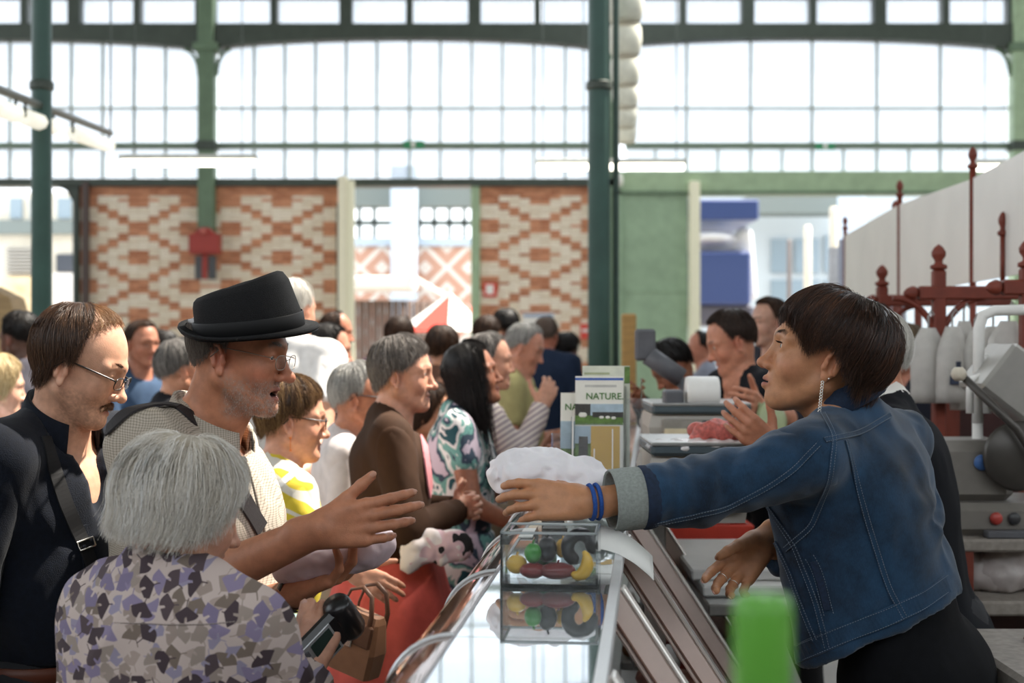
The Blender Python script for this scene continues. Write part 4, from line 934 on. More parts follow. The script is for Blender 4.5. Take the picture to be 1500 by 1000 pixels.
# ================================================================== grey-haired woman in the leaf-print blouse
def grey_woman():
    pel = P(262,1290,2.30); base = np.array([pel[0], pel[1], 0]); root = person_root('woman with a silver bob seen from behind in a leaf-print blouse', base)
    f = Frame(P(268,744,2.27), head_rot(34, 16), .91); hs = dict(nose=1.0, lips='a86a5c', flush='c07a66', flush_amt=.3, jaw=1.08, cheek=1.1)
    neck = P(256,838,2.27); R = torso_frame(neck, pel, 58); fl = R[:,1]; shL, shR = neck+fl*.148-R[:,2]*.085, neck-fl*.148-R[:,2]*.085
    wrR = P(446,985,2.42); elR = P(425,1080,2.22); elL = shL+np.array([-.05,.10,-.24]); wrL = elL+np.array([.12,.18,-.02])
    hr, tr = hand_prims(wrR, (.32,.25,.90), (-.75,-.1,.35), (.55,-.80,.05), .92, per=((35,55,30),(40,60,30),(42,60,30),(45,60,30)), spread=3, thumb=(.92,.25,-.1), thumb_bend=.15); hl, tl = hand_prims(wrL, (.9,.3,.2), (-.2,.3,.9), (-.3,.9,-.2), .92)
    tor = torso_prims(neck, pel, R, 1.08, 1.12, .02); pr = tor+neck_prims(f, neck, R, .92, (shR, shL))+arm_prims(shR, elR, wrR, .98)+arm_prims(shL, elL, wrL, .98)+leg_prims(pel, R, 1.05)+head_prims(f, hs)+hr+hl
    V, Q = field_mesh(pr, .012, [box_of(f.o, .14), box_of(wrR+np.array([.03,.03,.07]), .11)], .003); C = face_color(V, f, 'c4937b', hs); me = to_mesh('body', V-base, Q); set_color(me, C); put('body', me, root, skin_mat(), smooth=True)
    fingernails(root, base, tr, 'c79a8a'); eyes(root, f, base, '4a5a60', down=20); brow_hair(root, f, base, '9a948c', 60)
    te = lambda ph: np.interp(np.abs(ph), [0,.4,.8,1.2,1.6,2.2,PI], [1.05,1.1,1.35,1.62,1.75,1.90,1.95])
    dr = lambda ph: np.interp(np.abs(ph), [0,.5,.9,1.3,1.7,2.3,PI], [.006,.015,.040,.056,.058,.048,.036])
    th = lambda ph: np.interp(np.abs(ph), [0,1,2,PI], [.8,1.0,1.2,1.2])
    hair(root, f, base, 'hair_silver', ['a89d8c','cfc6b8','e2dbd0','f6f1e9','ffffff'], 8000, te, dr, off=.026, pole=(-.15,.05), wave=.006, rad=.00052, seed=21, inward=.12, thick=th, steps=10, spread=.0045, clump=1.0, flick=.25, rough=.45)
    e = MB(); e.ball(f.w((-.002,-.080,-.050))-base, .0042, 10); e.put('earring', root, mat('black_bead', '0a0a0c', .2), smooth=True)
    gk = ginkgo_mat()
    tp = [p.grow(.026) for p in tor]+traps(neck, R, (shR, shL), .92)+[RC(neck+R@np.array([-.02,0,-.035]), shR, .052, .060, .04), RC(neck+R@np.array([-.02,0,-.035]), shL, .052, .060, .04), RC(shR, shR*.5+elR*.5, .066, .072, .05), RC(shL, shL*.5+elL*.5, .066, .072, .05), EL(neck*.45+pel*.55, (.155,.178,.28), R, .06), RC(neck+R@np.array([.01,0,-.02]), f.w((0,0,-.06)), .060, .062, .008, sub=True), HS(pel-R[:,2]*.16, -R[:,2])]
    up = R[:,2]
    def fo(V):
        q = (V-neck)@R; a = np.arctan2(q[:,1], -q[:,0]); w = .006*np.sin(a*26+2*vnoise(V, 6, 1))*smooth01(-q[:,2], .13, .18)*np.exp(-(a/.9)**2)*np.exp(-np.maximum(-q[:,2]-.16, 0)/.12)
        t = V@np.array([.3,.3,-.9]); return w+.010*np.sin(t*42+5*vnoise(V, 7, 3))*np.clip(vnoise(V, 5, 9)+.25, 0, 1)
    bl = cloth_mesh(tp, base, 'blouse', root, gk, .009, .007, 9, 44, (1,1,.5), folds=fo)
    for a, b, c in ((shR, elR, wrR), (shL, elL, wrL)): e2 = b*.35+c*.65; cloth_mesh([RC(a, b, .070, .072, .03), RC(b, e2, .070, .058, .03), RC(b, c, .068, .054, .03), HS(e2, c-b)], base, 'sleeve', root, gk, .010, .005, 9, 47, (1,1,.6), folds=fo)
    nb = MB(); an = np.arange(41)*2*PI/40; c = neck+R@np.array([.002,0,-.004])
    nb.tube([c+R@np.array([.062*math.cos(a), .064*math.sin(a), -.020*math.cos(a)+.006])-base for a in an], .0075, 8, cap=False); nb.put('neckband', root, gk, smooth=True)
    ys = [(168,912),(205,913),(255,915),(310,914),(348,910)]; stitch_on(root, base, bl, ys, mat('thread_pale', '8f8480', .8), .0, .004, .001, .0009, rows=(0,), name='yoke_seam', off=.001)
    tr_ = [EL(pel, (.14,.185,.12), R, .04)]+leg_prims(pel, R, 1.1, .022, shoe=True)+[HS(pel+R[:,2]*.10, R[:,2]), HS((0,0,.05), (0,0,-1))]
    cloth_mesh(tr_, base, 'trousers', root, mat('trouser_dark', 0), .016, .004, 9, 6, (1,1,.3)); shoes(root, base, pel, R)
    return wrR
grey_woman()
# ================================================================== the hall
WD = 22.0                       # distance of the end wall
KW = WD/16; SW = FPX/WD                     # photograph pixels per metre there
def wx(x): return (x-750)/SW
def wz(y): return CAMZ-(y-500)/SW
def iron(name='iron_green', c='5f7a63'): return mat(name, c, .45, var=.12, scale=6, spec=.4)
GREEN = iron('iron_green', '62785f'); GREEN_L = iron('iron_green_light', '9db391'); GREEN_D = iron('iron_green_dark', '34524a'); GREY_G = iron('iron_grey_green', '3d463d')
fl = one_box('floor', (-16, -7, -.1), (16, 70, 0), mat('concrete_floor', '8a857e', .6, var=.15, scale=3, bump=.3, bscale=40)); struct(fl); 
wall = thing('wall_back', 'end wall of the market hall in patterned brick, green iron and tall arched windows', 'wall', (0, WD, 0)); struct(wall)
for k in ('category', 'label'): del wall[k]
def wbox(name, x0, x1, y0, y1, t0, t1, m, parent=wall, bev=0):
    """box on the end wall from photograph columns/rows; t: depth range behind (+) / before (-) the wall plane"""
    return one_box(name, (wx(x0), t0, wz(y1)), (wx(x1), t1, wz(y0)), m, parent, bev)
# --- brick panels
BRK = [mat('brick_a', 'c98a68', .85, var=.18, scale=25, bump=.4, bscale=120), mat('brick_b', 'd59672', .85, var=.18, scale=25, bump=.4, bscale=120), mat('brick_c', 'b97a5a', .85, var=.2, scale=25, bump=.4, bscale=120)]
CRM = [mat('brick_cream', 'f2e6d2', .85, var=.10, scale=25, bump=.3, bscale=120), mat('brick_cream_b', 'e9dac2', .85, var=.10, scale=25, bump=.3, bscale=120)]
MORT = mat('mortar', 'cbb59c', .95, var=.1, scale=40)
U = 15.0/SW; CR = 4.2/SW           # brick length and course height
def ringed(u, k):
    k = abs(k); u = abs(u); return (2 if k == 0 else 1 if k <= 2 else 0) < u < (4 if k <= 1 else 3 if k <= 3 else 2 if k <= 5 else 1 if k <= 7 else 0)
def cream(u, c):
    """lattice of stepped diamonds: u bricks from the panel centre, c courses from a diamond's middle"""
    u = abs(((u+7) % 14)-7); a = ((c+10) % 20)-10; b = (c % 20)-10
    return ringed(u, a) or ringed(u-5, b)
def brick_panel(x0, x1, cx, label, cy=378, ztop=wz(270)):
    X0, X1 = wx(x0), wx(x1); core = one_box('brick_panel', (X0, .012, 0), (X1, .40, ztop), MORT, wall); CX = wx(cx); rest = {}
    nrow = int(ztop/CR); row0 = int(round((wz(cy)-(ztop-nrow*CR))/CR)); h = U/2; n0 = int((X0-CX)/h)-2; n1 = int((X1-CX)/h)+2
    for r in range(nrow):
        c = r-row0; z0 = ztop-(nrow-r)*CR; i = n0-((n0+r) % 2)
        def cl(i): return cream((i+.5)*.5, c) and z0 < wz(288)
        while i < n1:
            w = 2 if cl(i) == cl(i+1) else 1; a, e = max(X0, CX+i*h), min(X1, CX+(i+w)*h)
            if e-a > .02:
                m = random.choice(CRM if cl(i) else BRK); pr = random.uniform(-.006, .004); g = .0025
                rest.setdefault(m.name, [MB(), m])[0].box((a+g, pr, z0+g), (e-g, pr+.07, z0+CR-g))
            i += w
    for k, (mb, m) in rest.items(): mb.put('bricks', core, m, fixn=False)['kind'] = 'stuff'
brick_panel(115, 497, 203, 'brick_panel'); brick_panel(702, 866, 791, 'brick_panel', 375); brick_panel(-700, -330, -515, 'brick_panel'); brick_panel(1508, 1900, 1700, 'brick_panel')
# --- unseen roof; its unglazed gap is shaped so the sun reaches the queue
struct(one_box('ceiling', (-14, -6, 9.2), (1.4, WD+.3, 9.4), mat('roof_boards', '9a9c92', .8, var=.1))); struct(one_box('ceiling', (4.25, -6, 9.2), (14, WD+.3, 9.4), mat('roof_boards', 0))); struct(one_box('ceiling', (1.4, -6, 9.2), (4.25, 4.76, 9.4), mat('roof_boards', 0)))
WALLM = mat('plaster_grey', '8f8c84', .9, var=.1, scale=2)
struct(one_box('wall_front', (-14, -6.2, 0), (14, -6, 5.2), WALLM)); struct(one_box('wall_left', (-14.2, -6, 0), (-14, WD, 4.2), WALLM)); struct(one_box('wall_right', (14, -6, 0), (14.2, WD, 6.0), WALLM))
# --- beams: sill over the brick, big upper arch beam, transom row
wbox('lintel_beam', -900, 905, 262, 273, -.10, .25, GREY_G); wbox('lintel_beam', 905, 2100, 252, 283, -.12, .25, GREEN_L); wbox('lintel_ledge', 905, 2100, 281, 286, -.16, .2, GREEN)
wbox('transom_rail', -900, 2100, -4, 6-10, -.05, .2, GREY_G)
def arch(x0, x1, ytop, yspring, ybeam):
    """beam with a flat segmental arch cut in its underside"""
    n = 28; pts = []
    for i in range(n+1):
        t = i/n; x = x0+(x1-x0)*t; pts.append((wx(x), wz(yspring-(yspring-ytop)*(1-(2*t-1)**2)**.75)))
    pts += [(wx(x1), wz(ybeam)), (wx(x0), wz(ybeam))]
    b = MB(); rings = []
    for y in (-.14, .16): rings.append(np.array([[p[0], y, p[1]] for p in pts]))
    b.v.append(np.concatenate(rings)); m = len(pts); b.n = 2*m; q = [[j, (j+1) % m, m+(j+1) % m, m+j] for j in range(m)]
    for i in range(n):
        a = (wx(x0+(x1-x0)*i/n), wx(x0+(x1-x0)*(i+1)/n))
    b.q.append(np.array(q)); nb = []
    V = []; F = []
    for s, y in ((0,-.14),(1,.16)):
        for i in range(n+1): V.append([pts[i][0], y, pts[i][1]])
        for i in range(n+1): V.append([pts[i][0], y, wz(ybeam)])
        o = s*2*(n+1)
        for i in range(n): F.append([o+i, o+i+1, o+n+2+i, o+n+1+i])
    b.raw(V, F); return b.put('arch_beam', wall, GREY_G)
arch(-860, -285, 60, 74, 37); arch(-285, 292, 60, 74, 37); arch(318, 868, 58, 72, 37); arch(868, 1478, 58, 74, 37); arch(1478, 2060, 58, 74, 37)
for x in (-98, 37, 110, 202, 292, 402, 507, 600, 695, 787, 900, 1000, 1095, 1190, 1288, 1384, 1480): wbox('transom_mullion', x-5-(4 if x in (110,507,695,1095,1288) else 0), x+5+(4 if x in (110,507,695,1095,1288) else 0), -14, 38, -.08, .15, GREY_G)
# pilasters with capitals
for x, w in ((305, 12), (1493, 14), (-285, 12)):
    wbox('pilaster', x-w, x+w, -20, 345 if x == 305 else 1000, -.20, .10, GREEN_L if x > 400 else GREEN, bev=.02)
    wbox('capital', x-w-6, x+w+6, 66, 78, -.24, .12, GREEN, bev=.01); wbox('pilaster_collar', x-w-2, x+w+2, 208, 222, -.22, .1, GREY_G, bev=.01)
    for s in (1,-1):    # curled bracket under the arch
        b = MB(); c = np.array([wx(x+s*(w+1)), -.04, wz(112)]); pts = []
        for i in range(12): t = i/11*PI/2; pts.append(c+np.array([s*KW*.16*(1-math.cos(t)), 0, KW*.30*math.sin(t)]))
        b.tube(pts, .022*KW, 6); b.put('bracket', wall, GREEN)
wbox('pilaster', 866, 903, -20, 1000, -.10, .10, GREEN, bev=.01)
# --- glazing bars and panes
frost = bpy.data.materials.new('milky_glass'); frost.use_nodes = True; nt = frost.node_tree; nt.nodes.clear()
_o = N(nt, 'ShaderNodeOutputMaterial'); _t = N(nt, 'ShaderNodeBsdfTransparent', Color=(.70,.72,.74,1)); _d = N(nt, 'ShaderNodeBsdfTranslucent', Color=(.62,.65,.68,1)); _m = N(nt, 'ShaderNodeMixShader')
_tc = N(nt, 'ShaderNodeTexCoord'); _n = N(nt, 'ShaderNodeTexNoise', Scale=1.2, Detail=3.0); L(nt, _tc.outputs['Object'], _n.inputs['Vector']); _r = N(nt, 'ShaderNodeMapRange'); _r.inputs[3].default_value = .08; _r.inputs[4].default_value = .35
L(nt, _n.outputs['Fac'], _r.inputs[0]); L(nt, _r.outputs[0], _m.inputs[0]); L(nt, _t.outputs[0], _m.inputs[1]); L(nt, _d.outputs[0], _m.inputs[2]); L(nt, _m.outputs[0], _o.inputs[0])
BAR = iron('glazing_bar', 'a0aaa2')
def bay(n, xs, rows, x0, x1):
    win = thing('window_%d' % n, 'w', 'window', (0, 0, 0)); win.parent = wall; del win['label'], win['category']
    for x in xs: one_box('glazing_bar', (wx(x)-.018, .0, wz(262)), (wx(x)+.018, .05, wz(44)), BAR, win)
    for y, h, m in rows: one_box('glazing_rail', (wx(x0), -.01, wz(y)-h/2), (wx(x1), .06, wz(y)+h/2), m, win)
    cols = sorted([x0]+list(xs)+[x1]); ys = [44, 158, 212, 262]
    for a, b in zip(cols, cols[1:]):
        for c, d in zip(ys, ys[1:]):
            one_box('pane', (wx(a)+.02, .02, wz(d)+.02), (wx(b)-.02, .03, wz(c)-.02), frost, win)
RW = [(158, .03, BAR), (212, .06, GREEN), (217, .03, BAR)]
bay(4, list(range(-815, -300, 46)), RW, -860, -297); bay(5, list(range(1555, 2040, 92)), RW, 1508, 2060); bay(1, [-255,-210,-165,-120,-75,-30,14,58,104,150,196,242], RW, -273, 292); bay(2, [372,417,462,507,552,600,645,691,736,782,828], RW, 318, 866); bay(3, [1006,1100,1190,1285,1378], RW, 916, 1478)
for x in (960,1052,1146,1236,1332,1430): one_box('glazing_bar', (wx(x)-.015, .0, wz(252)), (wx(x)+.015, .05, wz(215)), BAR, wall)
tr_x = [-700,-600,-500,-400,-300,-200,-98, 37, 110, 202, 292, 402, 507, 600, 695, 787, 900, 1000, 1095, 1190, 1288, 1384, 1480,1580,1680,1780,1880]
for a, b in zip(tr_x, tr_x[1:]): wbox('transom_pane', a+6, b-6, -14, 37, .03, .04, frost)
# door jambs, rounded opening at the left
wbox('door_jamb', 690, 703, 268, 1000, -.06, .2, GREEN_L, bev=.01); wbox('door_jamb', 108, 117, 268, 1000, -.06, .2, GREY_G, bev=.01)
wbox('drain_pipe', 124, 133, 268, 620, -.14, -.06, mat('pipe_brown', '4a3a34', .5)); 
b = MB(); cx_, cz_ = wx(108)-.24, wz(273)-.24; pts = [(wx(108), wz(272)), (cx_, wz(272))]+[(cx_+.24*math.sin(t), cz_+.24*math.cos(t)) for t in np.linspace(0, PI/2, 8)]
b.prism(pts, -.05, .18, axis=1); b.put('corner_bracket', wall, GREY_G)
# sliding doors: cream leaf edges, and the green leaf
CREAMP = mat('cream_paint', 'efe9cf', .5, var=.04)
for nm, x0, x1, y0, t0, t1, m in (('sliding_door', 498, 522, 264, -.5, -.1, CREAMP),):
    d = thing('door_1', 'd', 'door'); d.parent = wall; struct(d); del d['label'], d['category']
    one_box('door_leaf', (wx(500), -.42, 0), (wx(512), -.06, wz(262)), CREAMP, d, .01); one_box('door_edge', (wx(512), -.40, 0), (wx(523), -.30, wz(268)), mat('door_edge_cream', 'f3efd2', .4, var=.03), d, .01)
    b = MB(); b.box((wx(496), -.30, 0), (wx(500), -.24, wz(300))); b.put('door_seal', d, GREY_G)
d = thing('door_2', 'd', 'door'); d.parent = wall; struct(d); del d['label'], d['category']
one_box('door_leaf', (wx(908), -.10, 0), (wx(1006), .02, wz(252)), GREEN_L if False else iron('door_green', '93ab8e'), d, .01); one_box('door_stile', (wx(900), -.16, 0), (wx(910), .06, wz(252)), iron('door_green', 0), d, .01)
one_box('door_rail', (wx(910), -.115, wz(428)), (wx(1005), -.10, wz(424)), iron('door_green', 0), d); one_box('door_edge', (wx(1007), -.30, 0), (wx(1022), -.05, wz(268)), MC['door_edge_cream'], d, .01)
b = MB(); b.ball((wx(907), -.2, wz(266)), (.05,.05,.12), 10); b.put('door_roller', d, mat('roller_white', 'e6e6dc', .4), smooth=True)
# alarm box with its stalk on the pilaster, small signs
al = thing('alarm_box', 'red alarm cabinet on the green pilaster between the brick panels', 'alarm box', (0, WD, 0)); RED = mat('signal_red', '9a2f24', .45, var=.1)
def abox(o, name, x0, x1, y0, y1, t0, t1, m, bev=0): return one_box(name, (wx(x0), t0, wz(y1)), (wx(x1), t1, wz(y0)), m, o, bev)
abox(al, 'cabinet', 285, 329, 345, 374, -.42, -.20, RED, .015); b = MB(); b.prism([(wx(290), wz(346)), (wx(324), wz(346)), (wx(313), wz(336)), (wx(301), wz(336))], -.40, -.22, axis=1); b.put('hood', al, RED)
abox(al, 'bracket_post', 303, 310, 374, 410, -.34, -.28, RED); abox(al, 'clamp_plate', 292, 302, 376, 410, -.30, -.2, mat('plate_grey', '4a4d50', .5)); abox(al, 'clamp_plate', 311, 321, 376, 410, -.30, -.2, mat('plate_grey', 0))
bl = MB(); bl.ball((wx(307), -.44, wz(342)), .05, 10); bl.put('lamp_dome', al, mat('dome_pink', 'c06a60', .3), smooth=True)
def sign(label, x0, x1, y0, y1, t, cols, cat='sign', name='wall_sign'):
    s = thing(name, label, cat, (0, WD, 0)); abox(s, 'plate', x0, x1, y0, y1, t-.02, t, cols[0]); 
    for nm, a, b_, c, e, m in cols[1]: abox(s, nm, a, b_, c, e, t-.03, t-.018, m)
WH = mat('sign_white', 'e8e4de', .5, var=.05); SR = mat('sign_red', 'd8483a', .5, var=.05)
sign('small red notice with white figure low on the right brick panel', 708, 728, 414, 435, -.02, (SR, [('white_field', 712, 723, 417, 431, WH)]))
sign('pale notice board on the brick above the far shoppers', 765, 812, 458, 500, -.02, (WH, [('header_strip', 767, 810, 460, 464, mat('sign_blue', '8fa3bd', .5))]))
sign('red sign beside the green column above the shoppers', 850, 866, 474, 496, -.03, (SR, [('lettering_bar', 852, 864, 482, 486, WH)]))
EXG = mat('exit_green', '2f8a5a', .5, var=.05)
sign('green exit sign under the middle window', 592, 622, 208, 219, -.12, (EXG, [('pictogram', 603, 609, 210, 217, WH)]), 'exit sign', 'exit_sign'); sign('green exit sign under the right window', 1192, 1220, 211, 221, -.12, (EXG, [('pictogram', 1203, 1209, 213, 219, WH)]), 'exit sign', 'exit_sign')
# hung fluorescent tubes
TUBE = mat('tube_light', 'fff9ea', .4, var=0, emit=5)
def tube_light(label, x0, x1, y, d):
    o = thing('tube_light', label, 'lamp', P((x0+x1)/2, y, d), 'tube lights under the windows'); w = (x1-x0)/FPX*d
    b = MB(); b.tube([(-w/2,0,-.03),(w/2,0,-.03)], .035, 10); b.put('tube', o, TUBE, smooth=True)
    one_box('housing', (-w/2-.02,-.05,.0), (w/2+.02,.05,.05), mat('lamp_housing', 'cfd0c8', .5), o, .01)
    for s in (1,-1): c = MB(); c.tube([(s*w*.4,0,.05),(s*w*.4,0,1.9)], .006, 5); c.put('suspension_rod', o, GREY_G)
tube_light('tube lamp over the left brick panel', 178, 374, 234, 14.0); tube_light('tube lamp just left of the right-hand green column', 788, 862, 240, 14.5); tube_light('tube lamp over the green door', 890, 1002, 240, 14.2); tube_light('tube lamp at the right edge above the white screens', 1425, 1600, 241, 14.2)
# receding lamp track at the upper left
tr = thing('lamp_track', 'dark lamp track with white lamps hanging at the upper left', 'lamp', (0,0,0)); b = MB(); p0, p1 = P(-30,120,7.2), P(162,195,11.0); b.tube([p0, p1], .025, 6); b.put('rail', tr, GREY_G)
for t0, t1 in ((.02,.20),(.26,.46),(.62,.98)):
    a, c = p0+(p1-p0)*t0, p0+(p1-p0)*t1; b = MB(); b.tube([a-np.array([0,0,.10]), c-np.array([0,0,.10])], .05, 8); b.put('lamp', tr, mat('lamp_white', 'f2efe0', .5, emit=.6), smooth=True)
    for q in (a, c): b = MB(); b.tube([q, q-np.array([0,0,.10])], .01, 5); b.put('hanger', tr, GREY_G)
b = MB(); b.tube([p0, p0+np.array([0,0,3.5])], .008, 5); b.tube([p1, p1+np.array([0,0,3.5])], .008, 5); b.put('suspension_cable', tr, GREY_G)['kind'] = 'stuff'
# two cast-iron columns inside the hall
def column(label, x0, x1, d):
    c = P((x0+x1)/2, 500, d); r = (x1-x0)/2/FPX*d; o = thing('iron_column', label, 'column', (c[0], c[1], 0), 'cast-iron columns'); b = MB()
    b.lathe([(r*1.9,0),(r*1.9,.35),(r*1.5,.42),(r*1.25,.5),(r*1.15,.6)], 24); b.put('plinth', o, GREEN_D, smooth=False)
    b = MB(); b.lathe([(r*1.06,.55),(r,1.5),(r*.95,4.0),(r*.9,8.0)], 24); b.put('shaft', o, GREEN_D, smooth=True)
    b = MB(); b.lathe([(r*.98,0),(r*1.18,.01),(r*1.18,.05),(r*.98,.06)], 24, (0,0,CAMZ+ (500-133)/FPX*d)); b.put('collar_ring', o, GREY_G, smooth=False); return o, c, r
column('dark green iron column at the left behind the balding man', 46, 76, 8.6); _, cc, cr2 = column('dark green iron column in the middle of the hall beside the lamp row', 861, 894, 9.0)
b = MB(); b.tube([(cc[0]+cr2*1.5, cc[1], 0), (cc[0]+cr2*1.5, cc[1], 8)], .020, 8); b.put('drain_pipe', _, mat('pipe_pale', '40564f', .6), smooth=True).location = (-cc[0], -cc[1], 0)
# row of pendant lamps
for i, (yc, names) in enumerate(zip((10,62,107,142,172,195), ('nearest and topmost', 'second', 'third', 'fourth', 'fifth', 'farthest and lowest'))):
    d = 9.4*(500-10)/(500-yc); p = P(916, yc, d); o = thing('pendant_lamp', '%s of the white glass pendant lamps beside the middle column' % names, 'lamp', p, 'pendant lamp row'); b = MB()
    b.lathe([(.04,.135),(.105,.13),(.120,.10),(.124,.02),(.112,-.075),(.092,-.11),(.001,-.115)], 20); b.put('glass_shade', o, mat('lamp_glass', 'e3e2d2', .35, var=.12, scale=12), smooth=True)
    b = MB(); b.lathe([(.001,.16),(.03,.155),(.05,.13),(.07,.12)], 16); b.put('cap', o, GREY_G, smooth=True); b = MB(); b.tube([(0,0,.15),(0,0,3.2)], .005, 5); b.put('cord', o, GREY_G)
# ------------------------------------------------------------------ outside, seen through the doors
GD = 41.0
def ob(name, x0, x1, y0, y1, d, dep, m, parent=None, bev=0):
    a, c = P(x0, y1, d), P(x1, y0, d); return one_box(name, (a[0], d, max(a[2], 0)), (c[0], d+dep, c[2]), m, parent, bev)
def pattern_mat():
    m, nt, b = new_mat('far_brick'); tc = N(nt, 'ShaderNodeTexCoord'); mp = N(nt, 'ShaderNodeMapping'); mp.inputs['Rotation'].default_value = (PI/2,0,0); L(nt, tc.outputs['Object'], mp.inputs[0])
    ck = N(nt, 'ShaderNodeTexVoronoi', _voronoi_dimensions='2D', _distance='MANHATTAN', Randomness=0.0, Scale=.8); L(nt, mp.outputs[0], ck.inputs['Vector'])
    w = N(nt, 'ShaderNodeMath', _operation='SINE'); s = N(nt, 'ShaderNodeMath', _operation='MULTIPLY'); s.inputs[1].default_value = 16; L(nt, ck.outputs['Distance'], s.inputs[0]); L(nt, s.outputs[0], w.inputs[0])
    cr = N(nt, 'ShaderNodeValToRGB'); cr.color_ramp.interpolation = 'CONSTANT'; cr.color_ramp.elements[0].color = (*lin('c49a86'), 1); cr.color_ramp.elements[1].position = .5; cr.color_ramp.elements[1].color = (*lin('e2dcd4'), 1)
    L(nt, w.outputs[0], cr.inputs[0]); L(nt, cr.outputs[0], b.inputs['Base Color']); b.inputs['Roughness'].default_value = .9; return m
fb = thing('building', 'pale brick building with iron pillars seen through the middle doorway', 'building', (0,0,0)); PB = mat('pale_blue_paint', 'c3d2e2', .6, var=.05)
ob('wall', 380, 840, 358, 1000, GD, 1.0, pattern_mat(), fb); ob('sill_band', 380, 840, 348, 360, GD-.1, .2, mat('band_blue', 'b6c6d4', .6), fb); ob('pillar', 572, 610, 240, 470, GD-.8, .5, PB, fb, .05)
ob('fascia', 380, 840, 262, 302, GD, .8, mat('fascia_grey', '77807d', .7), fb)
for x in range(505, 700, 22):
    if not 565 < x < 615: ob('window_post', x-4, x+2, 300, 350, GD+.1, .2, mat('fascia_grey', 0), fb)
ob('window_rail', 380, 840, 322, 330, GD+.1, .2, mat('fascia_grey', 0), fb)
# stall with a white roof and brown curtains
st = thing('market_stall', 'market stall with brown curtains and a white awning outside the middle doorway', 'stall', (0,0,0)); DS = 33.0
ob('awning', 490, 605, 404, 424, DS, 1.6, mat('awning_white', 'ece7df', .7), st, .05)
for i, x in enumerate(range(500, 660, 10)): b = MB(); a = P(x, 440, DS+.6); b.tube([(a[0], a[1], 0), (a[0], a[1]+.02*(i % 2), a[2])], .075, 8); b.put('curtain_fold', st, mat('curtain_brown', '6b5a52', .9, var=.2), smooth=True)
b = MB(); b.tube([P(600,404,DS), P(662,440,DS-.4)], .07, 6); b.put('awning_arm', st, mat('awning_white', 0))
um = P(660,462,28.0); o = thing('parasol', 'red and white market parasol outside the middle doorway', 'parasol', (um[0], um[1], 0)); b = MB(); zt = um[2]+.45
n8 = 8
for i in range(n8):
    a0, a1 = 2*PI*i/n8, 2*PI*(i+1)/n8; r = 1.05; V = [(0,0,zt), (r*math.cos(a0), r*math.sin(a0), zt-.75), (r*math.cos(a1), r*math.sin(a1), zt-.75), (0,0,zt-.03), (r*math.cos(a0), r*math.sin(a0), zt-.78), (r*math.cos(a1), r*math.sin(a1), zt-.78)]
    q = MB(); q.raw(V, [[0,1,2],[3,5,4]]); q.raw(V, [[1,4,5,2],[0,3,4,1],[0,2,5,3]]); q.put('canopy_panel', o, mat('parasol_red', 'd8402f', .7) if i % 2 else mat('parasol_white', 'f2efe8', .7))
b = MB(); b.tube([(0,0,0),(0,0,zt+.05)], .025, 8); b.put('pole', o, mat('awning_white', 0))
# blue lorry outside the right doorway
lo = thing('lorry', 'blue lorry with a white rounded cab roof outside the right doorway', 'lorry', (0,0,0)); DL = 27.0; BLU = mat('lorry_blue', '3e4f86', .35, var=.06)
ob('box_body', 1000, 1112, 292, 322, DL, 4, BLU, lo, .03); ob('side_panel', 1000, 1100, 368, 446, DL-.1, 3.6, BLU, lo, .04); ob('chassis', 1000, 1105, 446, 476, DL, 4, mat('chassis_grey', '5b5a6a', .6), lo, .05)
V, Q = field_mesh([RC(P(985,352,DL+.5), P(1070,360,DL+.5), .20, .16, .1), RC(P(1090,345,DL+.4), P(1098,430,DL+.4), .17, .15, .1), EL(P(1040,350,DL+.6), (.5,.6,.16), None, .1)], .05); put('cab_roof', to_mesh('cab_roof', V, Q), lo, mat('lorry_white', 'e9e9ec', .3, var=.03), smooth=True)
for x in (1020,1090): b = MB(); c = P(x, 480, DL+.5); b.lathe([(.30,-.12),(.42,-.12),(.45,-.06),(.45,.06),(.42,.12),(.30,.12)], 20, (c[0], c[1], .45), rotx(PI/2)); b.put('wheel', lo, mat('tyre', '1a1a1c', .8), smooth=True)
# shop front and street furniture beyond
sh = thing('building', 'light grey shop front with large panes beyond the lorry', 'building', (0,0,0)); SH = mat('shop_grey', 'b9c3c8', .7, var=.06)
ob('wall', 1000, 1700, 282, 1000, 46, 1, SH, sh)
for x0, x1, y0, y1 in ((1130,1160,350,400),(1165,1200,350,400),(1208,1245,345,400),(1255,1300,345,400),(1130,1200,410,470),(1208,1300,410,470)): ob('window', x0, x1, y0, y1, 45.9, .15, mat('shop_pane', '8a9ba6', .1), sh)
ob('canopy', 1095, 1240, 286, 312, 44, 1.4, mat('fascia_grey', 0), sh); ob('pillar', 1232, 1268, 280, 440, 42, .5, PB, sh, .05)
for x, y0, d, m in ((1156,350,33,'pole_dark'),(1183,330,34,'pole_cream'),(1221,303,31,'pole_cream')):
    c = P(x, y0, d); b = MB(); r = .09 if m == 'pole_cream' else .05; b.lathe([(r,0),(r,c[2]-.05),(r*.6,c[2])], 12); tag(b.put('street_post', None, mat(m, 'd8cdb8' if m == 'pole_cream' else '7a6f6a', .5), (c[0], c[1], 0), smooth=True), {1156: 'thin dark post beyond the right doorway', 1183: 'shorter cream post beyond the right doorway', 1221: 'tall cream post nearest the white screens'}[x], 'post')
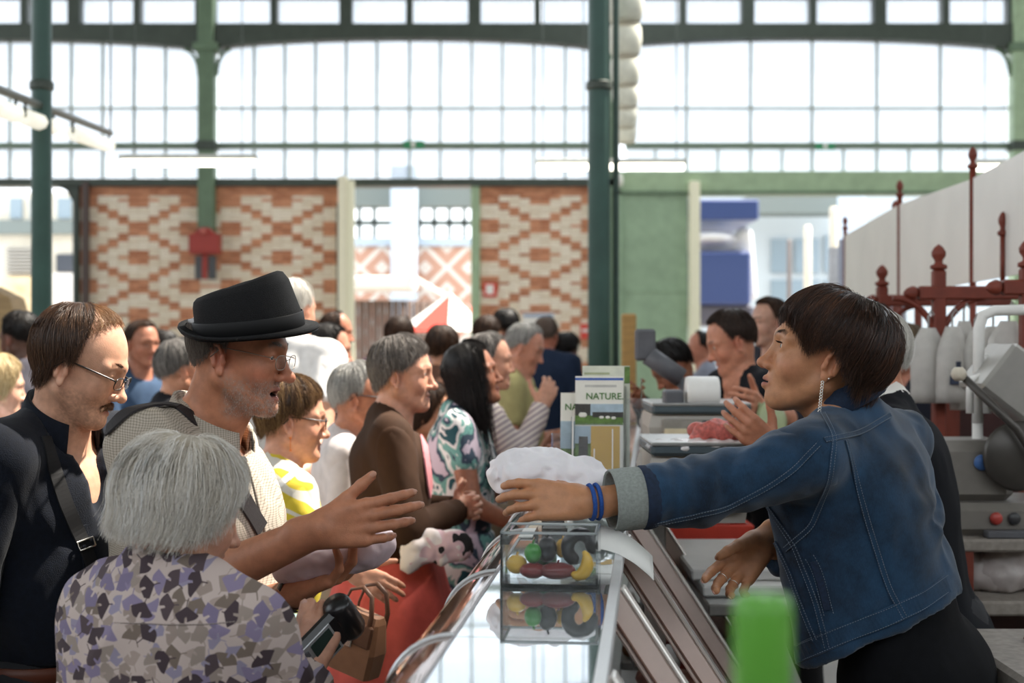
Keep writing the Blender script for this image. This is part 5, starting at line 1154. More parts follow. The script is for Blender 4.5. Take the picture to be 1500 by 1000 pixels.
# left opening: street, pale facade, cabinet, wooden hut
lf = thing('building', 'sunlit facade with shutters seen through the left opening', 'building', (0,0,0)); ob('wall', -900, 118, 282, 1000, 41, 1, mat('facade_cream', 'd9d2c2', .8, var=.1, scale=2), lf); ob('grey_band', -900, 118, 322, 342, 40.7, .4, mat('fascia_grey', 0), lf)  # plain cream wall with a grey band standing out from it
for x0, x1 in ((14,32),(44,60),(84,104)): ob('window', x0, x1, 290, 320, 40.9, .2, mat('shop_pane', 0), lf)
for i in range(8): ob('shutter_slat', 8, 46, 362+i*5, 365+i*5, 40.8, .2, mat('shutter_grey', 'a8a49c', .7), lf)
ob('poster', 0, 48, 405, 470, 40.6, .3, mat('poster_yellow', 'e2c9a0', .7, var=.3, scale=3), lf); ob('dark_opening', 82, 108, 372, 398, 40.8, .2, mat('dark_panel', '3a3f48', .6), lf); ob('white_panel', 78, 110, 400, 445, 40.5, .3, WH, lf)
hut = thing('wooden_hut', 'small tan wooden stall with a pointed top at the left edge', 'hut', (0,0,0)); a, c = P(-40,600,9.8), P(21,452,9.8); b = MB(); mid = (a[0]+c[0])/2
b.prism([(a[0], .8), (c[0], .8), (c[0], c[2]-.05), (P(14,452,9.8)[0], c[2]+.08), (P(-20,452,9.8)[0], c[2]+.16), (a[0], c[2])], 9.8, 10.1, axis=1); b.put('back_board', hut, mat('tan_wood', 'a08660', .7, var=.2, scale=8, stretch=(1,1,12)))
one_box('counter', (a[0], 9.6, 0), (c[0]+.2, 10.3, .85), mat('grey_wood', '8d857c', .7, var=.15), hut, .01)
# ================================================================== the counter and what stands on it
CA = math.radians(5.6); CU = np.array([math.sin(CA), math.cos(CA), 0]); CRT = np.array([math.cos(CA), -math.sin(CA), 0])   # along the counter / towards the sellers
CO = np.array([.0957, 1.633, 0])-CU*1.633/math.cos(CA)    # right edge of the glass top, carried back to the camera
ZT = 1.228
RC_ = np.stack([CRT, CU, np.array([0,0,1.])], 1)
def cp(r, u, z): return CO+CRT*r+CU*u+np.array([0,0,z])
def cbox(name, r0, r1, u0, u1, z0, z1, m, parent, bev=0, base=None):
    b = MB(); (b.bevbox((r0,u0,z0), (r1,u1,z1), bev, RC_, CO) if bev else b.box((r0,u0,z0), (r1,u1,z1), RC_, CO)); return b.put(name, parent, m)
def cprism(name, prof, u0, u1, m, parent, smooth=False):
    """profile in (r, z), extruded along the counter"""
    b = MB(); rings = [np.array([cp(r, u, z) for r, z in prof]) for u in (u0, u1)]; b.loft(rings); return b.put(name, parent, m, smooth=smooth)
CHROME = mat('chrome', 'd9d4cf', .12, 1.0, var=.03); STEEL = mat('brushed_steel', 'b4b4b2', .35, .85, var=.08, scale=60); PINK = mat('rose_aluminium', 'f7e2d8', .45, .0, var=.05, scale=20); WHITE_P = mat('white_plastic', 'e9e7e3', .4, var=.03)
ctr = thing('display_counter', 'long refrigerated glass counter between the queue and the sellers', 'counter', (0,0,0))
TOPG = mat('counter_glass', 'e3ebee', .03, .8, var=.02, spec=1.0); TOPG.node_tree.nodes['Principled BSDF'].inputs['Coat Weight'].default_value = 1.0; TOPG.node_tree.nodes['Principled BSDF'].inputs['Coat Roughness'].default_value = .02; TOPG.node_tree.nodes['Principled BSDF'].inputs['IOR'].default_value = 2.2
U0, U1 = .75, 8.9; WT = -.198; BRZ = mat('bronze_glass', 'b09a90', .05, .8, var=.05, scale=4, spec=1.0)
outer = [(WT-.090*math.sin(t), ZT-.090+.090*math.cos(t)) for t in np.linspace(0, 1.42, 30)]+[(-.37,.80)]; inner = [(-.362,.80)]+[(WT-.082*math.sin(t), ZT-.090+.082*math.cos(t)) for t in np.linspace(1.42, 0, 10)]
cuts = [U0]+[1.88+.53*k for k in range(8)]+[6.6,7.7,U1]
for a, c in zip(cuts, cuts[1:]):
    cbox('glass_top', WT+.002, 0, a+.001, c-.001, ZT-.012, ZT, TOPG, ctr, .001); cprism('front_glass', outer+inner, a+.001, c-.001, BRZ, ctr)
cbox('seam_strip', WT-.002, WT+.003, U0, U1, ZT-.004, ZT+.0012, mat('seam_grey', '8f8a8c', .4), ctr)
for u in cuts[1:9]:
    b = MB(); pts = [cp(WT, u, ZT+.002)]+[cp(WT-.092*math.sin(t), u, ZT-.090+.092*math.cos(t)) for t in np.linspace(.05, 1.4, 10)]; b.tube(pts, .004, 6); b.put('glass_joint_strip', ctr, mat('joint_grey', 'd6d8da', .3, .3, var=.03), smooth=True)
cbox('base_cabinet', -.36, .40, U0, U1, .10, .52, mat('cabinet_cream', 'b9aea4', .5, var=.05), ctr, .01); cbox('front_panel', -.385, -.355, U0, U1, .50, .80, STEEL, ctr, .005); cbox('plinth', -.32, .36, U0, U1, 0, .10, mat('plinth_dark', '2b2a2a', .6), ctr)
cbox('display_deck', -.35, .30, U0, U1, .52, .62, STEEL, ctr); cbox('work_deck', .30, .43, U0, U1, .52, .79, mat('work_deck_grey', '8e8a86', .4, .3, var=.06), ctr, .004)
# sloping frame bars that carry the rear glass, one every 60 cm
for i in range(13):
    u = 2.30-.605*2+.605*i; dr, dz = .285, -.435; ln = math.hypot(dr, dz); R = RC_@roty(math.atan2(-dz, dr)); b = MB(); o = cp(.015, u, ZT-.005)
    b.bevbox((0,-.012,-.045), (ln,.020,0), .003, R, o); fr = b.put('frame_bar', ctr, PINK)
    b = MB(); b.bevbox((0,-.016,0), (ln,.024,.007), .002, R, o); b.put('bar_edge', fr, mat('bar_white', 'efeae4', .25, .3, var=.02)); b = MB(); b.bevbox((0,-.017,-.036), (ln,-.010,-.032), .001, R, o); b.put('bar_groove', fr, mat('groove_brown', '7d5c50', .5))
cbox('rear_rail', .295, .315, U0, U1, .785, .815, PINK, ctr, .003); cbox('glass_edge_rail', -.004, .014, U0, U1, ZT-.02, ZT+.001, mat('joint_grey', 0), ctr, .002)
# trays of meat in the case, seen between the bars
MEAT = [mat('meat_red', '9c3f38', .45, var=.35, scale=30, bump=.4, bscale=60), mat('meat_pink', 'd09282', .45, var=.3, scale=30, bump=.4, bscale=60), mat('meat_orange', 'd2946c', .5, var=.25, scale=25, bump=.4, bscale=60)]
rs = np.random.RandomState(5)
nm = ['red', 'pink', 'orange']
for i in range(12):
    u = 1.30+.605*i; t = thing('meat_tray', '%s white tray of meat in the glass case, counted from the near end' % ('first second third fourth fifth sixth seventh eighth ninth tenth eleventh twelfth'.split()[i]), 'tray', cp(.13, u+.26, .62), 'meat trays in the case', -CA); one_box('tray', (-.16,-.25,0), (.16,.25,.03), WHITE_P, t, .006)
    for k in range(7):
        V, Q = field_mesh([EL((rs.uniform(-.11,.11), rs.uniform(-.2,.2), .05), (rs.uniform(.04,.07), rs.uniform(.05,.09), rs.uniform(.02,.04)), rotz(rs.uniform(0,3)), .02), EL((rs.uniform(-.02,.02), rs.uniform(-.02,.02)-.22+.07*k, .045), (.09,.045,.03), rotz(rs.uniform(-.4,.4)), .03)], .014)
        V[:,2] = np.maximum(V[:,2], .012); put('meat_piece', to_mesh('meat_piece', V, Q), t, MEAT[(i+k*(k % 2)) % 3], smooth=True)
# things on the sellers' side
pt = thing('prep_shelf', 'raised steel prep shelf standing on the work deck behind the sloping bars', 'shelf', (0,0,0)); one_box('shelf_top', (.50,3.62,.92), (.76,4.98,.95), STEEL, pt, .004)
for y in (3.66,4.40): one_box('leg', (.665,y,.79), (.69,y+.03,.92), STEEL, pt)
one_box('leg', (.74,4.92,.79), (.76,4.95,.92), STEEL, pt)
for k, (z, dx, lb) in enumerate(((.951,0,'lower white cutting board on the prep table under the open hand'), (.981,-.02,'upper white cutting board of the pair under the open hand'))): cb = thing('cutting_board', lb, 'cutting board', (.63+dx,4.02+.08*k,z), 'white cutting boards'); one_box('board', (-.13,-.30,0), (.13,.30,.029), WHITE_P, cb, .005)
rt = thing('red_tray', 'red plastic tray beyond the cutting boards behind the arm', 'tray', (.63,4.73,.951)); RT = mat('tray_red', 'c9402f', .4, var=.06)
one_box('tray_floor', (-.13,-.20,.0), (.13,.20,.015), RT, rt, .004)
for nm_, lo, hi in (('tray_rim', (-.14,-.21,.0), (.14,-.195,.085)), ('tray_rim', (-.14,.195,0), (.14,.21,.085)), ('tray_rim', (-.14,-.195,0), (-.125,.195,.085)), ('tray_rim', (.125,-.195,0), (.14,.195,.085))): one_box(nm_, lo, hi, RT, rt, .003)
def scales(label, x0, x1, ytop, d, h=.15):
    a, c = P(x0, ytop, d), P(x1, ytop, d); w = c[0]-a[0]; o = thing('weighing_scale', label, 'scale', ((a[0]+c[0])/2, d+.16, .79), 'weighing scales'); zt = a[2]-.79; GB = mat('scale_beige', 'aaa49b', .45, var=.04); DG = mat('scale_slate', '4a565c', .4, var=.05)
    b = MB(); rings = []
    for z, e, f in ((0,-.02,-.02),(h*.75,0,0),(h,-.012,-.012)): rings.append(np.array([[-w/2-e, -.16-f, zt-h-.03+z], [w/2+e, -.16-f, zt-h-.03+z], [w/2+e, .16+f, zt-h-.03+z], [-w/2-e, .16+f, zt-h-.03+z]]))
    b.loft(rings); b.put('housing', o, GB); one_box('weighing_plate', (-w/2+.01,-.17,zt-.03), (w/2,.17,zt), DG, o, .008); one_box('plate_trim', (-w/2+.01,-.172,zt-.006), (w/2+.0,.172,zt+.004), STEEL, o, .003)
    one_box('front_panel', (-w/2+.04,-.172,zt-h), (w/2-.03,-.150,zt-h*.28), mat('scale_panel', '8d8880', .5), o, .004)
    for s in (-.35,.12): one_box('label_plate', (s*w,-.178,zt-h*.62), (s*w+w*.22,-.170,zt-h*.46), mat('label_cream', 'd8c9a8', .5), o, .002)
    one_box('clip', (w*.02,-.180,zt-h*.85), (w*.06,-.170,zt-h*.3), DG, o, .002); one_box('pedestal', (-w/2+.0,-.04,0), (-w/2+.06,.04,zt-h-.02), STEEL, o, .004); one_box('foot', (-w/2-.03,-.10,0), (-w/2+.09,.10,.02), STEEL, o, .004); return o, zt
s1, z1 = scales('beige weighing scale with pink mince on its plate, nearer of the two', 948, 1105, 650, 3.55, .17); s2, z2 = scales('beige weighing scale farther along with a till roll on it', 950, 1100, 592, 4.35, .16)
# screen arm of the farther till
ar = thing('scale_display', 'dark grey tilting display arm above the farther scale', 'display', P(985,590,4.9)*np.array([1,1,0])+np.array([0,0,.79])); b = MB(); e0 = P(985,545,4.9)-np.array(ar.location); e1 = P(958,520,4.9)-np.array(ar.location); e2 = P(945,505,4.9)-np.array(ar.location)
b.tube([(.05,.0,0),(.05,0,e0[2]-.06),e0,e1], .022, 8); b.put('arm', ar, mat('display_grey', '5c5d62', .5), smooth=True); one_box('screen', (-.035,-.02,-.055), (.035,.02,.055), mat('display_grey', 0), ar, .008, loc=e2); b = MB(); b.tube([e1+np.array([-.02,0,.0]), e0+np.array([.03,0,-.02])], .035, 10); b.put('printer_body', ar, mat('display_grey', 0), smooth=True)
b = MB(); pm = P(1055,635,3.65); V, Q = field_mesh([EL(pm+np.array([rs.uniform(-.06,.05), rs.uniform(-.04,.04), rs.uniform(-.012,.02)]), rs.uniform(.014,.026, 3), None, .008) for _ in range(34)], .006); tag(put('minced_meat', to_mesh('minced_meat', V-pm, Q), None, mat('mince', 'c4665c', .5, var=.35, scale=90, bump=.6, bscale=150), pm, smooth=True), 'lump of pink minced meat in the hand over the nearer scale', 'meat')
pf = P(1000,648,3.62); V, Q = field_mesh([EL(pf+np.array([.0,0,-.01]), (.10,.08,.016), None, .02), EL(pf+np.array([.08,-.02,-.006]), (.07,.06,.014), None, .02)], .008); V = V+vnormals(V, Q)*(.006*fbm(V, 45, 2))[:,None]; tag(put('plastic_film', to_mesh('plastic_film', V-pf, Q), None, mat('film_white', 'ded9d8', .2, var=.1, scale=40, spec=.8), pf, smooth=True), 'crumpled clear film on the nearer scale plate', 'film')
rl = thing('till_roll', 'white paper roll holder on the farther scale', 'paper roll', P(1000,585,4.4)); b = MB(); b.lathe([(.02,-.05),(.05,-.05),(.052,-.04),(.052,.04),(.05,.05),(.02,.05)], 18, (.06,0,.02), roty(PI/2)); b.put('roll', rl, WHITE_P, smooth=True); one_box('holder', (-.06,-.04,-.02), (.0,.04,.03), mat('display_grey', 0), rl, .006); one_box('base', (-.08,-.05,-.04), (.13,.05,-.02), WHITE_P, rl, .004)
# acrylic box of toy fruit on the glass top
bx = P(808,850,2.32); BX = thing('acrylic_box', 'clear acrylic box of toy vegetables on the counter glass', 'box', (bx[0], bx[1], ZT+.001), None, -CA); ACR = clear_mat('acrylic', (.985,.99,.99), .03, .03, .12); w, dp, h = .078, .060, .088
for nm_, lo, hi in (('front_side', (-w,-dp,0), (w,-dp+.004,h)), ('rear_side', (-w,dp-.004,0), (w,dp,h)), ('end_side', (-w,-dp,0), (-w+.004,dp,h)), ('end_side', (w-.004,-dp,0), (w,dp,h)), ('base', (-w,-dp,0), (w,dp,.005))): one_box(nm_, lo, hi, ACR, BX)
for nm_, lo, hi in (('rim_front', (-w,-dp,h-.004), (w,-dp+.006,h)), ('rim_rear', (-w,dp-.006,h-.004), (w,dp,h)), ('rim_end', (-w,-dp,h-.004), (-w+.006,dp,h)), ('rim_end', (w-.006,-dp,h-.004), (w,dp,h))): one_box(nm_, lo, hi, mat('acrylic_edge', 'cfd6d8', .15, var=.03, trans=.3), BX, .001)
for i, (x, y, z, r, c, sh, lb) in enumerate(((-.055,-.02,.026,(.017,.014,.016),'d9ae4a',0,'yellow toy fruit at the left end of the acrylic box'),(-.028,-.03,.046,(.014,.012,.017),'3f8f3a',0,'green toy pepper in the acrylic box'),(-.006,-.015,.050,(.016,.015,.022),'15151c',0,'black toy aubergine standing in the acrylic box'),(-.028,-.03,.018,(.022,.016,.013),'7d1f22',0,'dark red toy fruit low at the left of the acrylic box'),(.012,-.03,.018,(.030,.018,.014),'742428',0,'dark red toy fruit low in the middle of the acrylic box'),(.018,0,.050,(.012,.012,.016),'c79a34',0,'small yellow toy fruit in the middle of the acrylic box'),(.046,-.005,.052,None,'17171d',1,'black ring-shaped toy fruit at the right of the acrylic box'),(.044,-.036,.034,None,'e0b23c',2,'yellow toy banana at the right of the acrylic box'),(-.012,.015,.03,(.02,.02,.02),'2c5a34',0,'dark green toy fruit at the back of the acrylic box'))):
    p = np.array(BX.location)+rotz(-CA)@np.array([x, y, z+.004]); m = mat('toy_'+c, c, .3, var=.08); b = MB()
    if sh == 0: b.ball((0,0,0), r, 14); b.tube([(0,0,r[2]*.9),(.002,0,r[2]*1.25)], .002, 5)
    elif sh == 1: b.tube([(.020*math.cos(a), .004*math.sin(a*2), .022*math.sin(a)) for a in np.linspace(-.4, 4.6, 14)], [.006]+[.0115]*12+[.006], 10)
    else: b.tube([(.016*math.cos(a), 0, .022*math.sin(a)) for a in np.linspace(-2.2, .9, 10)], [.003,.007,.009,.0105,.011,.011,.0105,.009,.006,.003], 10)
    tag(b.put('toy_fruit', None, m, p, smooth=True), lb, 'toy', 'toy vegetables in the acrylic box')
# leaflet stand
ST = thing('leaflet_stand', 'clear plastic leaflet stand full of NATURE leaflets on the counter', 'stand', P(880,728,3.58)*np.array([1,1,0])+np.array([0,0,ZT+.001]), None, -.10); PL = clear_mat('stand_plastic', (.985,.99,.995), .05, .04, .10); tl = rotx(-.12)
def lean(name, lo, hi, m, par, bev=0, dx=0): b = MB(); (b.bevbox(lo, hi, bev, tl) if bev else b.box(lo, hi, tl)); return b.put(name, par, m)
lean('back_plate', (-.075,.045,0), (.075,.048,.27), PL, ST); one_box('base', (-.085,-.06,0), (.085,.09,.005), PL, ST); lean('front_pocket', (-.072,-.012,.0), (.060,-.009,.185), PL, ST); lean('side_wall', (.060,-.012,.0), (.063,.048,.28), PL, ST); lean('side_wall', (.10,-.0,.02), (.103,.075,.30), PL, ST); lean('side_wall', (-.075,-.012,0), (-.072,.048,.20), PL, ST); lean('rear_pocket', (.064,.02,.02), (.10,.023,.25), PL, ST); lean('low_pocket', (-.125,.01,0), (-.075,.013,.16), PL, ST); lean('low_pocket_side', (-.127,.01,0), (-.124,.05,.16), PL, ST); lean('pocket_rib', (-.018,-.014,0), (-.015,-.012,.12), WHITE_P, ST); lean('pocket_rib', (.028,-.014,0), (.031,-.012,.17), WHITE_P, ST); lean('pocket_rib', (-.073,-.014,0), (-.069,-.010,.20), WHITE_P, ST)
PAPER = mat('leaflet_paper', 'eae7dc', .5, var=.03); GRN = mat('leaflet_green', '5c7a3a', .6, var=.35, scale=60); SKY = mat('leaflet_sky', 'a9bdc9', .6, var=.12, scale=40); YEL = mat('leaflet_yellow', 'd6ab4c', .5, var=.05); DKP = mat('leaflet_dark', '3c3a36', .6, var=.4, scale=80); LG = mat('letter_green', '4d7a34', .6, var=.05); BLUE_E = mat('leaflet_blue', '3a62b0', .5)
def text(name, body, size, par, m, loc, R3, ext=.0004):
    cu = bpy.data.curves.new(name, 'FONT'); cu.body = body; cu.size = size; cu.extrude = ext; cu.align_x = 'LEFT'; cu.offset = size*.012
    o = bpy.data.objects.new(name, cu); COL.objects.link(o); o.parent = par; dg = bpy.context.evaluated_depsgraph_get(); me = bpy.data.meshes.new_from_object(o.evaluated_get(dg)); bpy.data.objects.remove(o)
    q = put(name, me, par, m); q.matrix_local = Matrix.Translation(Vector([float(v) for v in loc]))@Matrix(np.asarray(R3).tolist()).to_4x4(); return q
TXT = tl@np.array([[1,0,0],[0,0,-1],[0,1,0]])      # letters upright on the leaning sheet
def leaflet(label, x0, x1, y, z0, z1, full=True):
    o = thing('leaflet', label, 'leaflet', np.array(ST.location), 'leaflets in the stand', -.10)
    lean('sheet', (x0,y,z0), (x1,y+.006,z1), PAPER, o); w = x1-x0; h = z1-z0
    def pic(nm, a, b_, c, d, m, e=.0006): return lean(nm, (x0+a*w, y-e, z0+c*h), (x0+b_*w, y+.001, z0+d*h), m, o)
    if full:
        pic('sheep_photo_sky', 0, 1, .64, .76, SKY); pic('sheep_photo_grass', 0, 1, .58, .66, GRN, .0008); pic('sheep_photo_trees', .36, 1, .645, .69, DKP, .0009); pic('sheep_photo_edge', 0, .32, .66, .76, DKP, .0008)
        for sx, sz, sr in ((.16,.665,.09),(.55,.645,.05),(.68,.645,.05),(.8,.64,.05)):
            b = MB(); b.ball((0,0,0), (sr*w, .0006, sr*w*.7), 10); q = b.put('sheep', o, PAPER, smooth=True); q.matrix_local = Matrix.Translation(Vector(tl@np.array([x0+sx*w, y-.001, z0+sz*h])))@Matrix(tl.tolist()).to_4x4()
        pic('dog_photo', 0, .33, .22, .57, GRN); pic('dog_photo_sky', 0, .33, .42, .57, SKY, .0008); pic('dog', .08, .27, .26, .48, DKP, .001); pic('yellow_panel', .33, .93, .20, .57, YEL); pic('lower_photo', 0, 1, 0, .195, GRN); pic('lower_photo_dark', .3, .9, .07, .15, DKP, .0008); pic('top_edge', 0, 1, .965, .985, BLUE_E)
        text('title_lettering', 'NATURE.', .0235, o, LG, tl@np.array([x0+.22*w, y-.001, z0+.80*h]), TXT); pic('small_print_line', .20, .86, .905, .925, mat('letter_grey', 'c4c2ba', .6))
    else: text('title_lettering', 'NATURE.', .0235, o, LG, tl@np.array([x0+.10*w, y-.001, z0+.83*h]), TXT); pic('photo', 0, 1, .1, .7, GRN); pic('photo_sky', 0, 1, .45, .72, SKY, .0008)
leaflet('front leaflet reading NATURE with sheep, dog and a yellow panel', -.066, .056, .000, .01, .305); leaflet('leaflet half hidden at the left of the front one in the stand', -.105, .00, .030, .005, .265, False)
o = thing('leaflet', 'topmost pale leaflet sticking out behind the front one', 'leaflet', np.array(ST.location), 'leaflets in the stand', -.10); lean('sheet', (-.050,.034,.02), (.072,.040,.335), mat('leaflet_sage', 'd6d8c6', .5), o); lean('corner_print', (.058,.033,.29), (.072,.0335,.333), GRN, o); lean('small_print_line', (-.045,.0335,.312), (.02,.034,.318), mat('letter_sage', 'a9b08c', .6), o)
bk = thing('black_box', 'small black open box beside the leaflet stand behind the white parcel', 'box', P(828,684,3.4)*np.array([1,1,0])+np.array([0,0,ZT+.001]), None, -.2); BB = mat('black_card', '17161b', .4, var=.1)
for nm_, lo, hi in (('front', (-.05,-.04,0), (.05,-.036,.10)), ('rear', (-.05,.036,0), (.05,.04,.10)), ('side', (-.05,-.04,0), (-.046,.04,.10)), ('side', (.046,-.04,0), (.05,.04,.10)), ('floor', (-.05,-.04,0), (.05,.04,.004))): one_box(nm_, lo, hi, BB, bk)
# clear tray of small packets and the curling till slip
tp_ = thing('packet_tray', 'clear plastic tray with a small dark picture card on the glass top', 'tray', P(828,772,2.88)*np.array([1,1,0])+np.array([0,0,ZT+.001]), None, -CA); one_box('tray', (-.06,-.05,0), (.07,.06,.012), PL, tp_, .002); one_box('card', (-.045,-.03,.012), (.03,.03,.016), DKP, tp_, .001); one_box('white_edge', (-.09,-.06,0), (-.062,.07,.003), WHITE_P, tp_)
fm = P(880,760,2.86); fm[2] = ZT+.022; V, Q = field_mesh([EL(fm+np.array([rs.uniform(-.05,.05), rs.uniform(-.03,.03), rs.uniform(-.005,.01)]), rs.uniform(.015,.03, 3), None, .008) for _ in range(10)], .006); V[:,2] = np.maximum(V[:,2], ZT+.001); V = V+vnormals(V, Q)*(.006*fbm(V, 70, 2))[:,None]*(V[:,2:] > ZT+.005); tag(put('plastic_bag', to_mesh('plastic_bag', V-fm, Q), None, mat('bag_clear', 'c3d0d0', .15, var=.2, scale=60, spec=.9), fm, smooth=True), 'crumpled clear bag on the glass top under the wrist', 'bag')
sl = thing('till_slip', 'curling white paper slip hanging off the counter edge', 'paper', P(915,800,2.55)); b = MB(); rings = []
for t in np.linspace(0, 1, 14):
    c = P(875+82*t, 786+6*t+40*t*t, 2.60-.05*t)-np.array(sl.location); n_ = np.array([0,.012,.020]); rings.append(np.array([c+n_, c-n_, c-n_+np.array([0,.0,-.001]), c+n_+np.array([0,0,-.001])]))
b.loft(rings); b.put('paper_strip', sl, mat('slip_paper', 'e6e6e2', .6, var=.03), smooth=True)
# wrapped parcels
def parcel(label, c, rx, R, col, seed, amp=.008):
    V, Q = field_mesh([EL(c, rx, R, .02), EL(c+R@np.array([-.35*rx[0],0,-.1*rx[2]]), np.array(rx)*np.array([.7,.9,.85]), R, .03), EL(c+R@np.array([.4*rx[0],0,0]), np.array(rx)*np.array([.62,.95,.9]), R, .03)], .0045)
    n = vnormals(V, Q); w = 1-2.4*np.abs(vnoise(V@np.diag([1,1,1.6])+.012*fbm(V, 20, 9)[:,None], 17, seed)); w2 = 1-2*np.abs(vnoise(V+.01*fbm(V, 30, 2)[:,None], 45, seed+3)); V = V+n*(amp*(w*.7+w2*.35-.3))[:,None]
    return tag(put('wrapped_parcel', to_mesh('wrapped_parcel', V-c, Q), None, mat('parcel_'+col, col, .55, var=.04, scale=10, bump=.15, bscale=80, sub=.05), c, smooth=True), label, 'parcel')
parcel('white paper parcel in the outstretched hand of the woman in denim', P(808,702,2.72), (.112,.055,.052), roty(math.radians(12)), 'ece8ec', 3, .011); parcel('pale pink paper parcel between the hands of the man in the hat', P(490,812,2.68), (.110,.060,.042), roty(math.radians(-16)), 'e6d2da', 8, .007)
# green bottle close to the lens
gb = thing('bottle', 'bright green bottle top blurred close to the lens', 'bottle', P(1117,1000,.74)*np.array([1,1,0])+np.array([0,0,1.14])); GR = mat('bottle_green', '4f9a2c', .35, var=.15, scale=20); top = P(1117,872,.74)[2]-1.14
b = MB(); b.lathe([(.030,0),(.036,.01),(.036,.12),(.030,.15),(.0148,.20),(.0148,top-.02)], 24); b.put('body', gb, GR, smooth=True); b = MB(); b.lathe([(.0150,top-.05),(.0156,top-.048),(.0156,top-.006),(.0135,top),(.001,top+.001)], 24); b.put('cap', gb, mat('bottle_cap_green', '63a83e', .3, var=.05), smooth=True)
sd = thing('side_shelf', 'pale metal shelf at the near end of the counter under the green bottle', 'shelf', (0,0,0)); one_box('shelf_board', (.05,.60,1.115), (.36,.86,1.139), WHITE_P, sd, .004); one_box('shelf_leg', (.09,.66,0), (.12,.69,1.115), STEEL, sd); one_box('shelf_leg', (.30,.66,0), (.33,.69,1.115), STEEL, sd)
ap = P(1010,990,2.2); 
for (x, y, d, lb) in ((1000,992,2.45,'peach-coloured wrapping paper on the deck at the bottom'), (1062,985,2.75,'peach-coloured paper fold on the deck near the green bottle')):
    c = P(x, y, d); c[2] = .815; V, Q = field_mesh([EL(c, (.09,.07,.028), None, .02), EL(c+np.array([.05,.02,.0]), (.06,.05,.03), None, .02)], .008); V = V+vnormals(V, Q)*(.008*fbm(V, 30, 4))[:,None]; V[:,2] = np.maximum(V[:,2], .792); tag(put('wrapping_paper', to_mesh('wrapping_paper', V-c, Q), None, mat('peach_paper', 'e0ad8c', .6, var=.1), c, smooth=True), lb, 'paper')
# goods farther along the counter
tj_ = thing('wooden_block', 'tall tan wooden board standing at the far end of the counter', 'board', P(921,520,8.6)*np.array([1,1,0])+np.array([0,0,ZT])); b = MB(); b.bevbox((-.045,-.02,0), (.045,.02,.56), .01); b.put('board', tj_, mat('tan_board', 'b08a50', .6, var=.15, scale=8, stretch=(1,1,8))); one_box('foot', (-.07,-.06,0), (.07,.06,.02), mat('tan_board', 0), tj_)
for (x, y, d, r, c, lb) in ((898,525,7.8,.05,'e06a3a','orange packet among the far counter goods'),(905,545,7.2,.07,'c98a80','pink ham joint among the far counter goods'),(925,550,6.8,.06,'d8b09a','pale sausage bundle among the far counter goods'),(893,512,8.2,.035,'ece8e0','white jar among the far counter goods'),(880,556,6.5,.05,'c77a70','reddish ham among the far counter goods')):
    p = P(x, y, d); p[2] = ZT+r; b = MB(); b.ball((0,0,0), (r*1.1, r, r), 14); b.tube([(0,0,r*.8),(0,0,r*1.25)], r*.25, 8); tag(b.put('deli_item', None, mat('deli_'+c, c, .5, var=.15), p, smooth=True), lb, 'food')
# ------------------------------------------------------------------ red rack with screens, hung bags, slicer behind the sellers
REDW = mat('red_iron', '74301f', .55, var=.15, scale=20)
def finial(b, p, r): b.lathe([(a_*.9, c_*.55) for a_, c_ in [(r*.9,0),(r*1.5,.01),(r*1.5,.03),(r*.8,.04),(r*.7,.06),(r*1.25,.09),(r*1.3,.115),(r*.8,.145),(r*.15,.165)]], 12, p)
RK = thing('red_rack', 'red iron rack with ball finials behind the sellers', 'rack', (0,0,0))
def post(x, ytop, d, r=.022):
    p = P(x, ytop, d); b = MB(); zb = p[2]-.09; b.bevbox((p[0]-r, d-r, 0), (p[0]+r, d+r, zb), .006); b.put('post', RK, REDW); b = MB(); finial(b, (p[0], d, zb), r); b.put('finial', RK, REDW, smooth=True); return p
post(1375, 358, 5.0); post(1292, 388, 6.0); post(1505, 350, 4.4)
def beam(x0, x1, y, d, r=.024):
    a, c = P(x0, y, d), P(x1, y, d); b = MB(); b.bevbox((a[0], d-r, a[2]-r), (c[0], d+r, a[2]+r), .006); b.put('beam', RK, REDW); b = MB(); b.lathe([(r*.5,0),(r*1.0,.012),(r*1.05,.022),(r*.7,.04),(r*.15,.052)], 12, a, roty(-PI/2)); b.put('beam_knob', RK, REDW, smooth=True)
beam(1345, 1700, 429, 5.0); beam(1468, 1700, 421, 4.4); beam(1285, 1480, 440, 6.0)
for x, y, d, s in ((1375,436,5.0,-1),(1375,436,5.0,1),(1292,447,6.0,1)):
    c = P(x, y, d); b = MB(); b.tube([c+np.array([s*.16*(1-math.cos(t)), 0, -.20*(1-math.sin(t))]) for t in np.linspace(0, PI/2, 10)], .012, 6); b.put('brace', RK, REDW, smooth=True)
# white screens between red rods, receding to the left
SCR = mat('screen_white', 'e6e3dd', .3, var=.05, scale=3, spec=.6)
ed = [(1520,4.85,212),(1425,5.75,262),(1318,7.4,300),(1238,9.6,345)]
SG = thing('screen_row', 'row of white screens between red rods above the rack', 'screen', (0,0,0)); bz = 1.86
for i, ((xa, da, ya), (xb, db, yb)) in enumerate(zip(ed, ed[1:])):
    a, c = P(xa, ya, da), P(xb, yb, db); V = [];
    for p, f in ((a, .015), (c, -.015)):
        e = unit((c-a)*np.array([1,1,0])); q = p+e*f*2; nn = np.array([-e[1], e[0], 0])*.006
        for z in (bz, p[2]): V += [np.array([q[0], q[1], z])+nn, np.array([q[0], q[1], z])-nn]
    b = MB(); V = np.array(V); b.raw(V, [[0,4,6,2],[1,3,7,5],[2,6,7,3],[0,1,5,4],[0,2,3,1],[4,5,7,6]]); b.put('screen_panel', SG, SCR)
